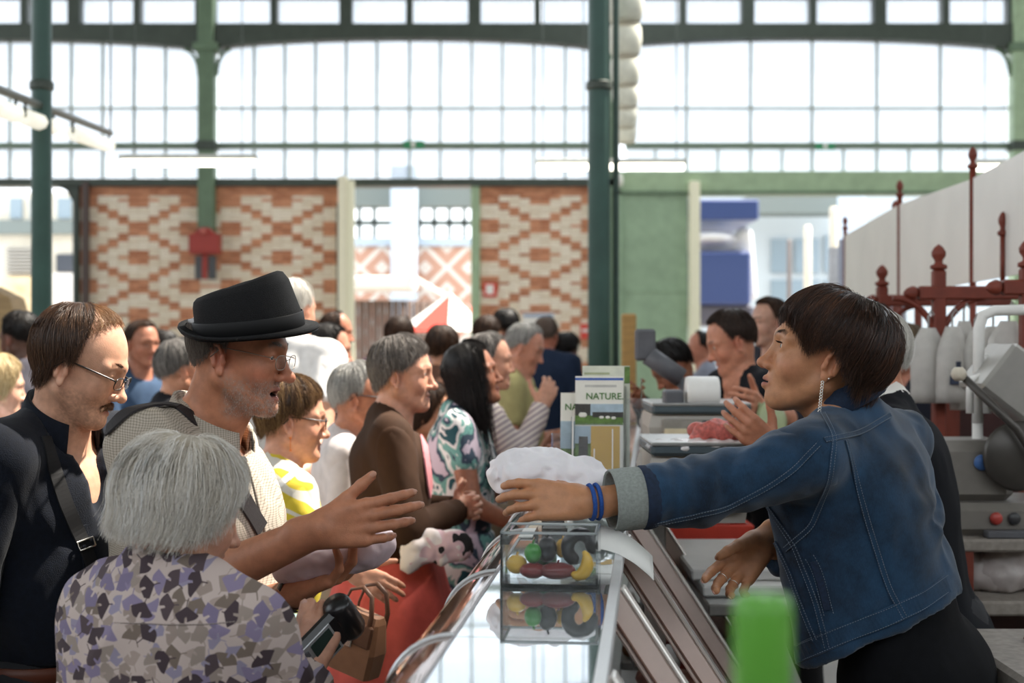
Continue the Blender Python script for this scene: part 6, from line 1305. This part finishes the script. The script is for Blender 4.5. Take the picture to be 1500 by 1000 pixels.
for x, d, y in ed: p = P(x, y, d); b = MB(); b.tube([(p[0], d, 0.0), (p[0], d, p[2]+.06)], .014, 8); finial(b, (p[0], d, p[2]+.04), .016); b.put('rod', SG, REDW, smooth=True)
for x, d, y in ((1370,6.6,312),(1462,5.3,300)): p = P(x, y, d); b = MB(); b.tube([(p[0], d-.05, 1.8), (p[0], d-.05, p[2]-.1)], .010, 8); finial(b, (p[0], d-.05, p[2]-.12), .014); b.put('thin_rod', SG, REDW, smooth=True)
hr_ = thing('cloth_rail', 'rail holding the pale cloths beyond the screens', 'rail', (0,0,0)); a, e = P(1232,352,12.4), P(1312,328,9.4); b = MB(); b.tube([a, e], .012, 6); b.put('bar', hr_, REDW, smooth=True)
for q in (a, e): b = MB(); b.tube([(q[0], q[1], 0), q], .014, 6); b.put('upright', hr_, REDW, smooth=True)
for i, (x, d, y0, c) in enumerate(((1300,9.8,335,'b8bcc8'),(1272,10.6,345,'c9ccd4'),(1256,11.2,350,'a9adbd'),(1240,12.0,362,'d4d4d8'))):
    p = P(x, y0, d); b = MB(); b.loft([np.array([[p[0]+dx*.14*(1+.1*math.sin(z*9+dx*5)), d+.03*math.sin(dx*7+z*4)+o_, z] for dx in (-1,-.5,0,.5,1)]+[[p[0]+dx*.14, d+.05+o_, z] for dx in (1,.5,0,-.5,-1)]) for z, o_ in ((1.5,0),(1.9,.01),(p[2],0))]); tag(b.put('hanging_cloth', None, mat('cloth_'+c, c, .8, var=.1), None, smooth=True), ('nearest', 'second', 'third', 'farthest')[i]+' of the pale cloths hung beyond the screens', 'cloth', 'cloths hung beyond the screens')
for i, (x, d, y0, y1) in enumerate(((1228,12.5,390,480),(1258,10,430,500),(1300,8.2,350,470),(1312,8.0,280,420),(1345,7.2,300,330))):
    p = P(x, y0, d); b = MB(); b.tube([(p[0], d, 0), (p[0], d, p[2]-.12)], .02, 8); finial(b, (p[0], d, p[2]-.14), .02); tag(b.put('red_post', None, REDW, None, smooth=True), 'red finial post, %s from the left beyond the screens' % ('first','second','third','fourth','fifth')[i], 'post', 'red posts beyond the screens')
# white bags / aprons hung on the rack
hg = 0
for i, (x, d, y0, y1, w) in enumerate(((1360,4.95,480,590,.07),(1395,4.9,478,590,.06),(1412,4.95,470,600,.055),(1428,4.9,485,580,.05),(1455,4.6,478,560,.06),(1478,4.5,470,565,.07))):
    p = P(x, y0, d); q = P(x, y1, d); b = MB(); rings = []
    for t in np.linspace(0, 1, 8):
        z = p[2]*(1-t)+q[2]*t; ww = w*(.35+.65*min(1, t*3))*(1-.15*t); th = .012+.02*math.sin(t*PI); rings.append(np.array([[ww*math.cos(a)*(1+.12*math.sin(a*5+t*4+i)), th*math.sin(a)*(1+.4*math.sin(a*3+i)), z-p[2]] for a in np.arange(16)*2*PI/16]))
    b.loft(rings); o = thing('carrier_bag', '%s white carrier bag hanging on the red rack, counted from the left' % ('first','second','third','fourth','fifth','sixth')[i], 'bag', p, 'white bags on the rack'); b.put('bag_body', o, mat('bag_white', 'bfbbb5', .5, var=.08, scale=25, bump=.3, bscale=60), smooth=True)
    b = MB(); b.tube([(0,0,-.01),(0,0,.04),(.01,0,.06),(.02,0,.045)], .004, 5); b.put('hook', o, STEEL); 
    if i in (1,5): one_box('print', (-.02,-.038,-.20), (.018,-.026,-.12), mat('print_navy', '2c3347', .6, var=.4, scale=60), o)
tf = thing('bag_stand', 'white tubular frame with a crossbar at the right edge', 'stand', (0,0,0)); b = MB(); d = 4.1; b.tube([P(1432,620,d), P(1434,480,d), P(1440,462,d), P(1456,455,d), P(1520,453,d)], .016, 10); b.put('arch_tube', tf, WHITE_P, smooth=True); b = MB(); b.tube([P(1440,526,d), P(1520,528,d)], .014, 10); b.put('cross_bar', tf, WHITE_P, smooth=True); b = MB(); b.tube([P(1421,605,d-.05), P(1421,570,d-.05), P(1426,555,d-.05), P(1436,552,d-.05), P(1444,558,d-.05), P(1446,605,d-.05)], .012, 8); b.put('hook_tube', tf, WHITE_P, smooth=True); b = MB(); b.tube([P(1432,620,d), np.array([P(1432,620,d)[0], d, .9])], .016, 8); b.put('leg', tf, WHITE_P, smooth=True)
# back bench, slicer, bags
BN = thing('back_bench', 'dark back bench with a stone top behind the sellers', 'bench', (0,0,0)); a = P(1385,800,4.0); STN = mat('stone_top', '8f877f', .6, var=.2, scale=50)
one_box('top_slab', (1.20,3.88,1.045), (2.3,4.58,1.08), STN, BN, .006); one_box('rear_board', (1.20,4.38,.5), (2.3,4.43,1.045), mat('board_brown', '4a3428', .7, var=.15), BN); one_box('middle_shelf', (1.20,3.83,.88), (2.3,4.38,.92), STN, BN, .006); one_box('kick_panel', (1.20,4.28,.0), (2.3,4.33,.88), mat('panel_maroon', '3a1413', .6), BN)
for x in (1.22,2.25): one_box('leg', (x,3.88,0), (x+.04,3.93,1.045), REDW, BN)
BL = thing('stone_block', 'grey stone plinth with a red iron foot at the lower right corner', 'plinth', (0,0,0)); q = P(1448,962,2.95); one_box('block', (q[0],2.7,0), (q[0]+.5,3.25,q[2]), STN, BL, .01); b = MB(); b.tube([(q[0]+.16,3.1,q[2]),(q[0]+.17,3.1,q[2]+.05),(q[0]+.19,3.12,q[2]+.4)], [.035,.02,.014], 8); b.put('iron_foot', BL, REDW, smooth=True)
PN = thing('partition', 'dark maroon partition behind the slicer and the back bench', 'partition', (0,0,0)); one_box('panel', (1.60,5.28,0), (3.2,5.32,1.46), mat('panel_maroon', 0), PN)
for x in (1.60,2.4,3.16): one_box('stile', (x,5.24,0), (x+.05,5.28,1.50), REDW, PN)
SLI = thing('meat_slicer', 'grey meat slicer with tilted blade guard on the back bench', 'slicer', (1.32,4.10,1.08)); SG_ = mat('slicer_grey', '7d7872', .45, .2, var=.06); SD = mat('slicer_dark', '4c4844', .4, .3, var=.06)
one_box('base', (-.16,-.16,0), (.34,.16,.09), SG_, SLI, .02); one_box('motor_body', (-.14,-.10,.08), (.10,.12,.26), SG_, SLI, .03); Rs = roty(math.radians(38)); one_box('carriage_box', (-.10,-.12,-.06), (.10,.10,.10), mat('slicer_light', 'aaa7a2', .35, .4, var=.05), SLI, .01, loc=(.10,-.02,.40), R=Rs); one_box('carriage_side', (.10,-.12,-.09), (.115,.10,.11), SD, SLI, .004, loc=(.10,-.02,.40), R=Rs)
b = MB(); b.lathe([(.001,-.012),(.09,-.012),(.098,0),(.09,.012),(.001,.014)], 28, (.09,-.135,.22), rotx(PI/2)); b.put('blade_guard', SLI, SD, smooth=True); b = MB(); b.tube([(-.07,-.17,.44),(.07,-.18,.30),(.20,-.17,.10)], .011, 8); b.put('guide_bar', SLI, SD, smooth=True)
for x, c in ((.02,'b04038'),(.07,'3a3a3c')): b = MB(); b.lathe([(.001,-.006),(.016,-.006),(.018,0),(.016,.006),(.001,.006)], 14, (x-.0,-.165,.05), rotx(PI/2)); b.put('button', SLI, mat('btn_'+c, c, .4), smooth=True)
b = MB(); b.lathe([(.001,-.004),(.022,-.004),(.022,.004),(.001,.004)], 16, (.0,-.105,.20), rotx(PI/2)); b.put('round_badge', SLI, mat('badge_blue', '4f78b8', .4), smooth=True); b = MB(); b.ball((-.085,-.17,.45), .022, 12); b.put('knob', SLI, mat('knob_cream', 'c9bfae', .4), smooth=True)
one_box('knife_roll', (1.30,3.89,1.08), (1.50,3.93,1.10), mat('display_grey', 0), None, .004); tag(bpy.data.objects['knife_roll'], 'dark knife case lying on the edge of the back bench', 'case')
for i, (x, y, d, r) in enumerate(((1405,845,4.06,(.07,.08,.06)),(1440,848,4.04,(.10,.09,.07)),(1480,835,4.02,(.10,.10,.10)))):
    c = P(x, y, d); c[2] = .92+r[2]*.8; V, Q = field_mesh([EL(c, r, None, .02), EL(c+np.array([.03,0,.03]), np.array(r)*.7, None, .02), EL(c+np.array([-.05,.0,-.01]), np.array(r)*.6, None, .02)], .011); V = V+vnormals(V, Q)*(.016*fbm(V, 16, 4+i))[:,None]; V[:,2] = np.maximum(V[:,2], .922)
    tag(put('plastic_bag', to_mesh('plastic_bag', V-c, Q), None, mat('bag_grey_white', 'b5aca8', .4, var=.1, scale=15, spec=.6), c, smooth=True), '%s white plastic bag on the bench shelf behind the woman in denim' % ('leftmost', 'middle', 'rightmost and largest')[i], 'bag', 'bags on the bench shelf')
# ================================================================== the other shoppers and sellers
def blotch(name, cols, scale, pos, detail=2.0, stretch=(1,1,1)):
    m, nt, b = new_mat(name); tc = N(nt, 'ShaderNodeTexCoord'); mp = N(nt, 'ShaderNodeMapping'); mp.inputs['Scale'].default_value = stretch; L(nt, tc.outputs['Object'], mp.inputs[0])
    n = N(nt, 'ShaderNodeTexNoise', Scale=scale, Detail=detail, Distortion=.6); L(nt, mp.outputs[0], n.inputs['Vector']); cr = N(nt, 'ShaderNodeValToRGB'); cr.color_ramp.interpolation = 'CONSTANT'; e = cr.color_ramp.elements
    e[0].color = (*lin(cols[0]), 1); e[1].position = pos[0]; e[1].color = (*lin(cols[1]), 1)
    for p, c in zip(pos[1:], cols[2:]): q = e.new(p); q.color = (*lin(c), 1)
    L(nt, n.outputs['Fac'], cr.inputs[0]); L(nt, cr.outputs[0], b.inputs['Base Color']); b.inputs['Roughness'].default_value = .85; return m
def stripes(name, c0, c1, step, duty, axis):
    m, nt, b = new_mat(name); tc = N(nt, 'ShaderNodeTexCoord'); d = N(nt, 'ShaderNodeVectorMath', _operation='DOT_PRODUCT'); d.inputs[1].default_value = tuple(unit(axis)/step); L(nt, tc.outputs['Object'], d.inputs[0])
    f = N(nt, 'ShaderNodeMath', _operation='FRACT'); L(nt, d.outputs['Value'], f.inputs[0]); l = N(nt, 'ShaderNodeMath', _operation='LESS_THAN'); l.inputs[1].default_value = duty; L(nt, f.outputs[0], l.inputs[0])
    mx = N(nt, 'ShaderNodeMix', _data_type='RGBA'); mx.inputs[6].default_value = (*lin(c0), 1); mx.inputs[7].default_value = (*lin(c1), 1); L(nt, l.outputs[0], mx.inputs[0]); L(nt, mx.outputs[2], b.inputs['Base Color']); b.inputs['Roughness'].default_value = .85; return m
def cl(c): return mat('cloth_top_'+c, c, .85, var=.12, scale=20, spec=.2)
HS_ = {
 'short': ([0,.45,.8,1.1,1.38,1.6,2.1,PI], [.98,.96,.98,1.25,1.74,1.62,1.92,2.02], [.005]*8, 1.0),
 'crop':  ([0,.5,1.0,1.35,1.6,2.1,PI], [1.20,1.24,1.45,1.72,1.66,1.98,2.08], [.016,.016,.018,.012,.006,.018,.022], 1.4),
 'bob':   ([0,.5,1.0,1.35,1.6,2.1,PI], [1.12,1.2,1.5,1.7,1.75,1.95,2.0], [.01,.02,.05,.07,.07,.07,.07], 1.6),
 'long':  ([0,.5,.9,1.25,1.6,2.1,PI], [1.02,1.08,1.40,1.72,1.75,1.95,2.0], [.004,.01,.14,.42,.48,.48,.48], 1.5),
 'fringe_bald': ([0,.9,1.2,1.5,1.8,2.2,PI], [.5,.6,.9,1.75,1.7,1.95,2.02], [.002]*7, .8),
 'afro':  ([0,.5,1.0,1.35,1.6,2.1,PI], [1.10,1.12,1.4,1.75,1.75,1.95,2.0], [.004]*7, 3.2),
}
ARMS = {'down': ((.00,.045,-.275), (.06,-.005,-.235)), 'fold': ((.05,.075,-.265), (.17,-.20,.035)), 'fwd': ((.05,.05,-.27), (.225,-.02,.06)), 'face': ((.15,.03,-.20), (.10,-.09,.22)), 'hip': ((-.06,.12,-.25), (.14,-.10,-.14)), 'low': ((.06,.06,-.26), (.20,-.06,-.10))}
def crowd(label, hx, hy, d, yaw, pitch, skin, hs, hcols, top, sleeve, bottom, aR='down', aL='down', tyaw=None, sc=1.0, bend=0., lod=1, spec=None, gl=None, w=1.0, belly=0., nh=None, wr=None, extra=None, group=None, long_top=.10):
    H0 = P(hx, hy, d); f = Frame(H0, head_rot(yaw, pitch), sc*(.98), .93); ty = yaw if tyaw is None else tyaw; fw = np.array([math.cos(math.radians(ty)), math.sin(math.radians(ty)), 0])
    Ht = max(1.35, H0[2]/.936); neck = H0+np.array([0,0,-.150*sc])-fw*.025*sc; pz = .53*Ht if bend == 0 else .52*1.68; pel = np.array([neck[0], neck[1], pz])-fw*(.01+bend); neck[2] = max(neck[2], pz+.30)
    base = np.array([pel[0], pel[1], 0]); root = person_root(label, base, group); R = torso_frame(neck, pel, ty); k = Ht/1.70; sp = dict(spec or {}); sp['lod'] = 0 if lod == 0 else 1
    shs = {1: neck+R@np.array([-.01,.160*k*w,-.045]), -1: neck+R@np.array([-.01,-.160*k*w,-.045])}; pr = []; sl = []; hands = []
    tor = torso_prims(neck, pel, R, w*k*.97, k*(1.0+belly*2), belly)
    for s, a in ((1, aL), (-1, aR)):
        sh = shs[s]
        if isinstance(a, str): e0, w0 = ARMS[a]; el = sh+R@(np.array(e0)*np.array([1,s,1])*k); wr_ = el+R@(np.array(w0)*np.array([1,s,1])*k)
        else: el, wr_ = a
        ar = arm_prims(sh, el, wr_, .95*k); pr += ar; fd = unit(wr_-el); side = R[:,1]*s; n = unit(np.cross(fd, np.cross(side, fd))+.01)
        hp, _ = hand_prims(wr_, fd, unit(np.cross(n, fd))*(1 if s < 0 else -1)+.01, n, .95*k, spread=3); pr += hp; hands.append(box_of(wr_+fd*.08, .10)); sl.append((sh, el, wr_, s))
    pr += tor+neck_prims(f, neck, R, .92*k, tuple(shs.values()))+leg_prims(pel, R, k)+head_prims(f, sp)
    V, Q = field_mesh(pr, .017, [box_of(f.o, .14)]+(hands if d < 6 else []), .0042 if lod == 0 else .0065); sp.setdefault('brow', hcols[0]); C = face_color(V, f, skin, sp)
    if lod:
        q = f.inv(V)
        for s in (1,-1): m = np.exp(-(((q-np.array([.085,.031*s,-.002]))/np.array([.02,.011,.004]))**2).sum(1))[:,None]; C = C*(1-.8*m)+np.array(lin('2a1c16'))*.8*m
    me = to_mesh('body', V-base, Q); set_color(me, C); put('body', me, root, skin_mat(), smooth=True)
    if lod == 0: eyes(root, f, base, '4a3a2a', down=pitch*.5)
    ph, te, dr, off = HS_[hs]; n = nh if nh is not None else (2200 if lod == 0 else 500)
    hair(root, f, base, 'hair_'+'_'.join(hcols), hcols, n, lambda p: np.interp(np.abs(p), ph, te), lambda p: np.interp(np.abs(p), ph, dr), off=.010*off, pole=(-.22,0), wave=.004, rad=.0008 if lod == 0 else .0014, seed=int(hx)+100, inward=.15 if hs != 'long' else .02, steps=8 if hs != 'long' else 12, spread=.003, rough=.5 if lod == 0 else .65, spec=.3, clump=.8)
    if gl: glasses(root, f, base, mat('frame_'+gl, gl, .35, var=.05), clear_mat('lens_clear'), w=.024, h=.0155, r=.0016, z=-.006, x=.106, temple=.0018, ear=(-.004,.0775,.006))
    cut = RC(neck+R@np.array([.012,0,-.03]), f.w((.01,0,-.05)), .062*k, .066*k, .012, sub=True)
    tp = [p.grow(.016) for p in tor]+traps(neck, R, tuple(shs.values()), .92*k)+[RC(sh, sh*.6+el*.4, .064*k, .060*k, .04) for sh, el, _, _ in sl]+[cut, HS(pel-R[:,2]*long_top, -R[:,2])]
    if extra: tp = extra(tp, neck, R, pel)
    tob = cloth_mesh(tp, base, 'top', root, top, .013, .004, 9, int(hx), (1,1,.5))
    for sh, el, wq, s in sl:
        if sleeve == 'none': continue
        e = sh*.38+el*.62 if sleeve == 'short' else (el*.25+wq*.75 if sleeve == 'long' else wq)
        pp = [RC(sh, el, .066*k, .056*k, .03)]+([RC(el, wq, .056*k, .040*k, .03), HS(e, wq-el)] if sleeve != 'short' else [HS(e, el-sh)]); cloth_mesh(pp, base, 'sleeve', root, top, .012, .004, 11, int(hx)+3, (1,1,.6))
    bt = [EL(pel, (.13*k,.176*k,.12), R, .04), EL(pel+R[:,2]*.07, (.12*k,.160*k,.08), R, .04)]+leg_prims(pel, R, k, .02, shoe=True)+[HS(pel+R[:,2]*.10, R[:,2]), HS((0,0,.05), (0,0,-1))]
    cloth_mesh(bt, base, 'trousers', root, bottom, .02, .004, 9, 6, (1,1,.3)); shoes(root, base, pel, R)
    return dict(root=root, base=base, f=f, neck=neck, pel=pel, R=R, sl=sl, top=tob)
DK = mat('trouser_dark', 0); JEAN = mat('jeans_blue', '2f3c52', .85, var=.15); TEALP = mat('trouser_teal', '7f9c9c', .85, var=.1); CORAL = mat('skirt_coral', 'd0584e', .85, var=.1); BEIGE = mat('trouser_beige', '9a8a74', .85, var=.1)
G3 = ['3c3836','6a6562','98928d','bdb8b2']; BL3 = ['0a0808','17110f','251a16']; BR3 = ['24160f','3a2619','5a3c27']; GL3 = ['6a6a68','9a9894','c6c3be','e2dfda']; WH3 = ['b8b4ac','dad6ce','f2efe9']
# woman in the yellow and white top
yel = blotch('yellow_print', ('cfb832','d3cdc0','cfb832','d8d2c4'), 7, (.42,.55,.66), 1.0, (1,1,1.6))
c = crowd('woman with glasses and an orange earring in a yellow and white top', 426, 612, 3.9, 12, 6, 'cc9478', 'crop', ['2a1b12','4a3220','7a5a38','a8875a'], yel, 'short', TEALP, aR=(P(445,800,3.72), P(520,838,3.68)), aL='fwd', tyaw=30, lod=0, gl='16181c', spec=dict(lips='a85f55'), w=.95)
b = MB(); e = c['f'].w((.0,-.079,-.05))-c['base']; b.ball(e, .004, 8); b.tube([e, e-np.array([0,0,.03])], .0012, 5); b.ball(e-np.array([0,0,.034]), .004, 8); b.put('earring', c['root'], mat('orange_bead', 'd9742e', .3), smooth=True)
band_on(c['root'], c['base'], c['top'], [(405,715),(420,702),(436,690),(446,684)], .022, WH, 'top_strap', .003)
# woman in the brown cardigan
c = crowd('woman with short grey hair in a brown cardigan with folded arms', 588, 546, 4.35, -4, 2, 'c9937a', 'crop', ['3a3532','5e5753','8a827c','a9a29b'], cl('3a2619'), 'full', CORAL, aR='fold', aL='fold', tyaw=8, lod=0, spec=dict(nose=1.08, lips='a06258'), w=1.02)
band_on(c['root'], c['base'], c['top'], [(618,632),(622,660),(626,690),(630,720)], .05, mat('pink_tee', 'd98a90', .85), 'pink_tee', .004)
band_on(c['root'], c['base'], c['top'], [(600,606),(606,622),(612,640)], .016, strap_mat(), 'bag_strap', .003)
b = MB(); pe, bs = c['pel'], c['base']; b.loft([np.array([[r*1.0*math.cos(a)*(1+.05*math.sin(a*7)), r*1.15*math.sin(a)*(1+.05*math.sin(a*9)), z] for a in np.arange(36)*2*PI/36])+np.array([pe[0]-bs[0], pe[1]-bs[1], 0]) for z, r in ((pe[2]+.10,.15),(pe[2]-.05,.19),(.45,.24),(.30,.25))]); b.put('skirt', c['root'], CORAL, smooth=True)
# the rest of the queue
crowd('grey-haired shopper with dark glasses in a white shirt', 524, 580, 4.75, 4, 4, 'b97c60', 'short', GL3, cl('dcd2d0'), 'short', BEIGE, lod=0, gl='2a2a30', aR='down', aL='down')
crowd('dark-haired shopper whose face shows between the brown cardigan and black hair', 626, 603, 5.5, -8, 4, 'c08a6c', 'bob', BR3, cl('6a4a44'), 'full', DK, lod=1)
teal = blotch('teal_print', ('25525c','e2e0e0','6fa39c','3a4a5c','c9b9c8'), 11, (.40,.47,.53,.6), 3.0, (1,1,.7))
crowd('woman with very long black hair in a teal and white printed dress', 690, 548, 5.1, -2, -10, '9a644c', 'long', BL3, teal, 'none', teal, aR='low', aL='fwd', lod=0, nh=2600, long_top=.3, spec=dict(lips='8a4a42', flush_amt=.1))
strp = stripes('stripe_pink', 'dcd0c8', '93808a', .021, .35, (-.55,.1,.8))
crowd('shopper in a striped long-sleeved top resting the face on one hand', 716, 528, 5.8, 6, 2, 'c8937a', 'short', G3, strp, 'full', BEIGE, aR='face', aL='fwd', lod=1)
crowd('grey-haired man in a khaki yellow shirt looking down', 768, 508, 6.8, -8, 20, 'c58a72', 'short', GL3, cl('a8a070'), 'short', BEIGE, aR='down', aL='fwd', lod=1, w=1.05)
crowd('man in a navy polo shirt seen from behind', 800, 490, 9.3, 70, 5, 'a8664e', 'fringe_bald', ['5a4a40','7a6a60'], cl('232f45'), 'short', DK, aR='down', aL='down', lod=1, w=1.1)
crowd('person with a black afro beside the navy polo shirt', 826, 516, 9.5, 40, 10, '8a5a44', 'afro', BL3, cl('b89a96'), 'short', DK, lod=1, sc=1.05)
crowd('black-haired person far back, tallest of the far shoppers', 741, 478, 10.4, 80, 5, '8a5a44', 'afro', BL3, cl('3a3a40'), 'full', DK, lod=1)
crowd('brown-haired person far back at the left of the black-haired one', 714, 490, 8.4, 60, 5, 'c08a6c', 'short', BR3, cl('5a5a60'), 'full', DK, lod=1)
crowd('tall white-haired man in a white shirt behind the hat', 430, 452, 5.5, 60, 5, 'cf9a80', 'short', WH3, cl('e6e4e2'), 'short', BEIGE, aR=(P(470,640,5.2), P(448,690,5.05)), aL='down', tyaw=60, lod=1, w=1.12)
crowd('dark-haired person in navy with a white collar, hand at the mouth', 482, 512, 6.2, 12, 6, 'b98068', 'short', BL3, cl('1d2434'), 'full', DK, aR='face', aL='fold', lod=1)
crowd('balding man far behind the dark-haired one in navy', 492, 486, 8.0, 20, 5, 'b5765c', 'fringe_bald', BR3, cl('7a6a60'), 'full', DK, lod=1)
crowd('grey-cropped person hidden behind the man in the hat', 264, 540, 5.4, 30, 0, 'b98468', 'short', ['4a4644','6e6a66','8c8884'], cl('1a1a1f'), 'full', DK, lod=1)
crowd('person in a blue denim shirt far behind the balding man', 208, 502, 7.2, -40, 5, 'a87058', 'short', BR3, cl('3a4d66'), 'full', DK, aR='fwd', lod=1)
crowd('person in black far behind the balding man', 238, 512, 8.4, 200, 5, 'b5806a', 'short', BL3, cl('16161a'), 'full', DK, lod=1)
crowd('dark-haired person in grey at the left edge', 30, 494, 6.2, 150, 8, '5a3d30', 'short', BL3, cl('44424a'), 'full', DK, aR='fwd', lod=1)
crowd('fair-haired person in a pale blue shirt at the left edge', -4, 566, 5.2, 30, 5, 'd6a890', 'bob', ['a08a64','c9b48a','e2d2ae'], cl('c4cede'), 'full', JEAN, lod=1)
crowd('dark-haired person far back above the grey-haired head', 585, 492, 8.2, 80, 5, 'b98468', 'crop', BR3, cl('4a3a44'), 'full', DK, lod=1)
crowd('brown-haired person far back left of the long black hair', 648, 508, 7.4, 70, 5, 'b98468', 'crop', BR3, cl('6a4a3c'), 'full', DK, lod=1)
# sellers and shoppers on the right
crowd('seller with short dark hair in a black polo shirt looking down', 1072, 498, 5.3, 182, 22, 'c98a6e', 'short', ['241a16','3a2c26','54443a'], cl('15161c'), 'short', DK, aR='fwd', aL=(P(1150,612,5.2), P(1112,594,4.9)), lod=0, tyaw=200, w=1.08, bend=.22, spec=dict(flush='c0604a', flush_amt=.4))
crowd('seller with black hair in black bending over the counter', 985, 535, 6.0, 190, 40, '9a6248', 'short', BL3, cl('101116'), 'full', DK, aR='fwd', aL=(P(955,615,5.8), P(938,590,5.6)), bend=.44, lod=1, tyaw=190)
crowd('small balding person far back between the two sellers', 1026, 508, 10.4, 175, 5, 'bf8068', 'fringe_bald', BL3, cl('8a8e9c'), 'full', DK, lod=1)
crowd('brown-haired person far back beside the face of the woman in denim', 1128, 470, 6.9, 200, 5, 'c99a84', 'short', BR3, cl('2c2c34'), 'full', DK, lod=1)
c = crowd('white-haired man in a dark suit behind the woman in denim', 1276, 520, 3.55, 162, 6, 'b77a5e', 'short', WH3, cl('0d0f16'), 'full', DK, aL=(P(1235,735,3.55), P(1132,655,3.50)), aR='down', tyaw=165, lod=0, w=1.2, bend=.13)
collar(c['root'], c['base'], c['neck']+c['R']@np.array([.006,0,.008]), c['R']@roty(.05), .068, .066, .046, .040, gap=.4, tilt=.30, m=WH, name='shirt_collar')
crowd('fair-haired woman with glasses behind the red rack post', 1322, 514, 5.9, 178, 4, 'c08068', 'bob', ['4a3a28','6a5a44','8a7a5c'], cl('23242e'), 'full', DK, lod=1, gl='1c1c20', sc=1.0)
dc = thing('scoop', 'pale green round scoop held beside the denim shoulder', 'scoop', P(1131,614,4.85)); b = MB(); b.lathe([(.001,.004),(.05,.006),(.066,0),(.05,-.006),(.001,-.006)], 24, (0,0,0), rotx(PI/2-.3)@roty(.5)); b.put('disc', dc, mat('scoop_green', 'a9b58a', .4, var=.05), smooth=True); b = MB(); b.tube([(-.03,0,.03),(-.07,.02,.08)], .01, 8); b.put('handle', dc, mat('scoop_green', 0), smooth=True)
# things carried by the queue
hb = thing('handbag', 'brown leather handbag hanging below the card terminal', 'handbag', P(526,934,3.35)); LEA = mat('leather_brown', '8a6248', .5, var=.15, scale=20); LED = mat('leather_dark', '5c3c2a', .5, var=.1); Rb = rotz(-.5)@roty(.25); b = MB()
b.loft([np.array([[sx*wx_*.5, sy*wy_*.5, z] for sx, sy in ((-1,-.6),(-.9,-1),(.9,-1),(1,-.6),(1,.6),(.9,1),(-.9,1),(-1,.6))])@Rb.T for z, wx_, wy_ in ((-.085,.10,.05),(-.08,.125,.07),(-.02,.130,.075),(.05,.110,.05),(.065,.10,.035))]); b.put('bag_body', hb, LEA)
for q in (-1, 1): b = MB(); b.tube([Rb@np.array(p) for p in ((-.04,q*.035,.0),(-.042,q*.034,.07),(-.03,q*.03,.115),(.0,q*.028,.13),(.03,q*.03,.115),(.042,q*.034,.07),(.04,q*.035,.0))], .006, 6, flat=.6); b.put('handle', hb, LED, smooth=True)
b = MB(); b.bevbox((-.055,-.041,-.005), (.055,-.030,.050), .004, Rb); b.put('flap', hb, LED); b = MB(); b.bevbox((-.010,-.047,-.012), (.010,-.040,.010), .002, Rb); b.put('clasp', hb, MC['steel'])
pb = P(640,800,4.1); V, Q = field_mesh([EL(pb, (.085,.03,.05), None, .02), EL(pb+np.array([-.07,0,-.02]), (.04,.03,.06), rotx(.2), .02), EL(pb+np.array([.06,0,0]), (.05,.03,.045), None, .02)], .007); V = V+vnormals(V, Q)*(.008*fbm(V, 30, 4))[:,None]; tag(put('patterned_bag', to_mesh('patterned_bag', V-pb, Q), None, blotch('cow_print', ('e6dcdc','d9b8c0','18161a'), 16, (.50,.62), 1.0), pb, smooth=True), 'white plastic bag with black and pink print under the folded arms', 'bag')
ct = thing('card_terminal', 'black card terminal in the hand of the woman with the silver bob', 'terminal', P(474,938,2.44)); Rt = np.stack([unit((.62,.45,.62)), unit((-.35,-.5,.75)), np.zeros(3)], 1); Rt[:,1] = unit(Rt[:,1]-Rt[:,0]*np.dot(Rt[:,0], Rt[:,1])); Rt[:,2] = np.cross(Rt[:,0], Rt[:,1])
BT = mat('terminal_black', '141518', .3, var=.05); one_box('body', (-.085,-.036,-.012), (.05,.036,.012), BT, ct, .008, R=Rt); one_box('front_plate', (-.085,-.030,.012), (.02,.030,.0145), mat('terminal_grey', 'a9abad', .35, .5), ct, .001, R=Rt); one_box('screen', (-.03,-.024,.0145), (.015,.024,.016), mat('terminal_screen', '2b3a36', .15), ct, R=Rt); b = MB(); b.lathe([(.001,-.04),(.022,-.038),(.026,-.03),(.026,.03),(.022,.038),(.001,.04)], 16, Rt@np.array([.055,0,-.004]), Rt@rotx(PI/2)); b.put('printer_roll', ct, BT, smooth=True)
for i in range(4):
    for j in range(3): one_box('key', (-.078+.011*i,-.020+.015*j,.0145), (-.070+.011*i,-.009+.015*j,.0165), mat('key_grey', '54565a', .5), ct, R=Rt)
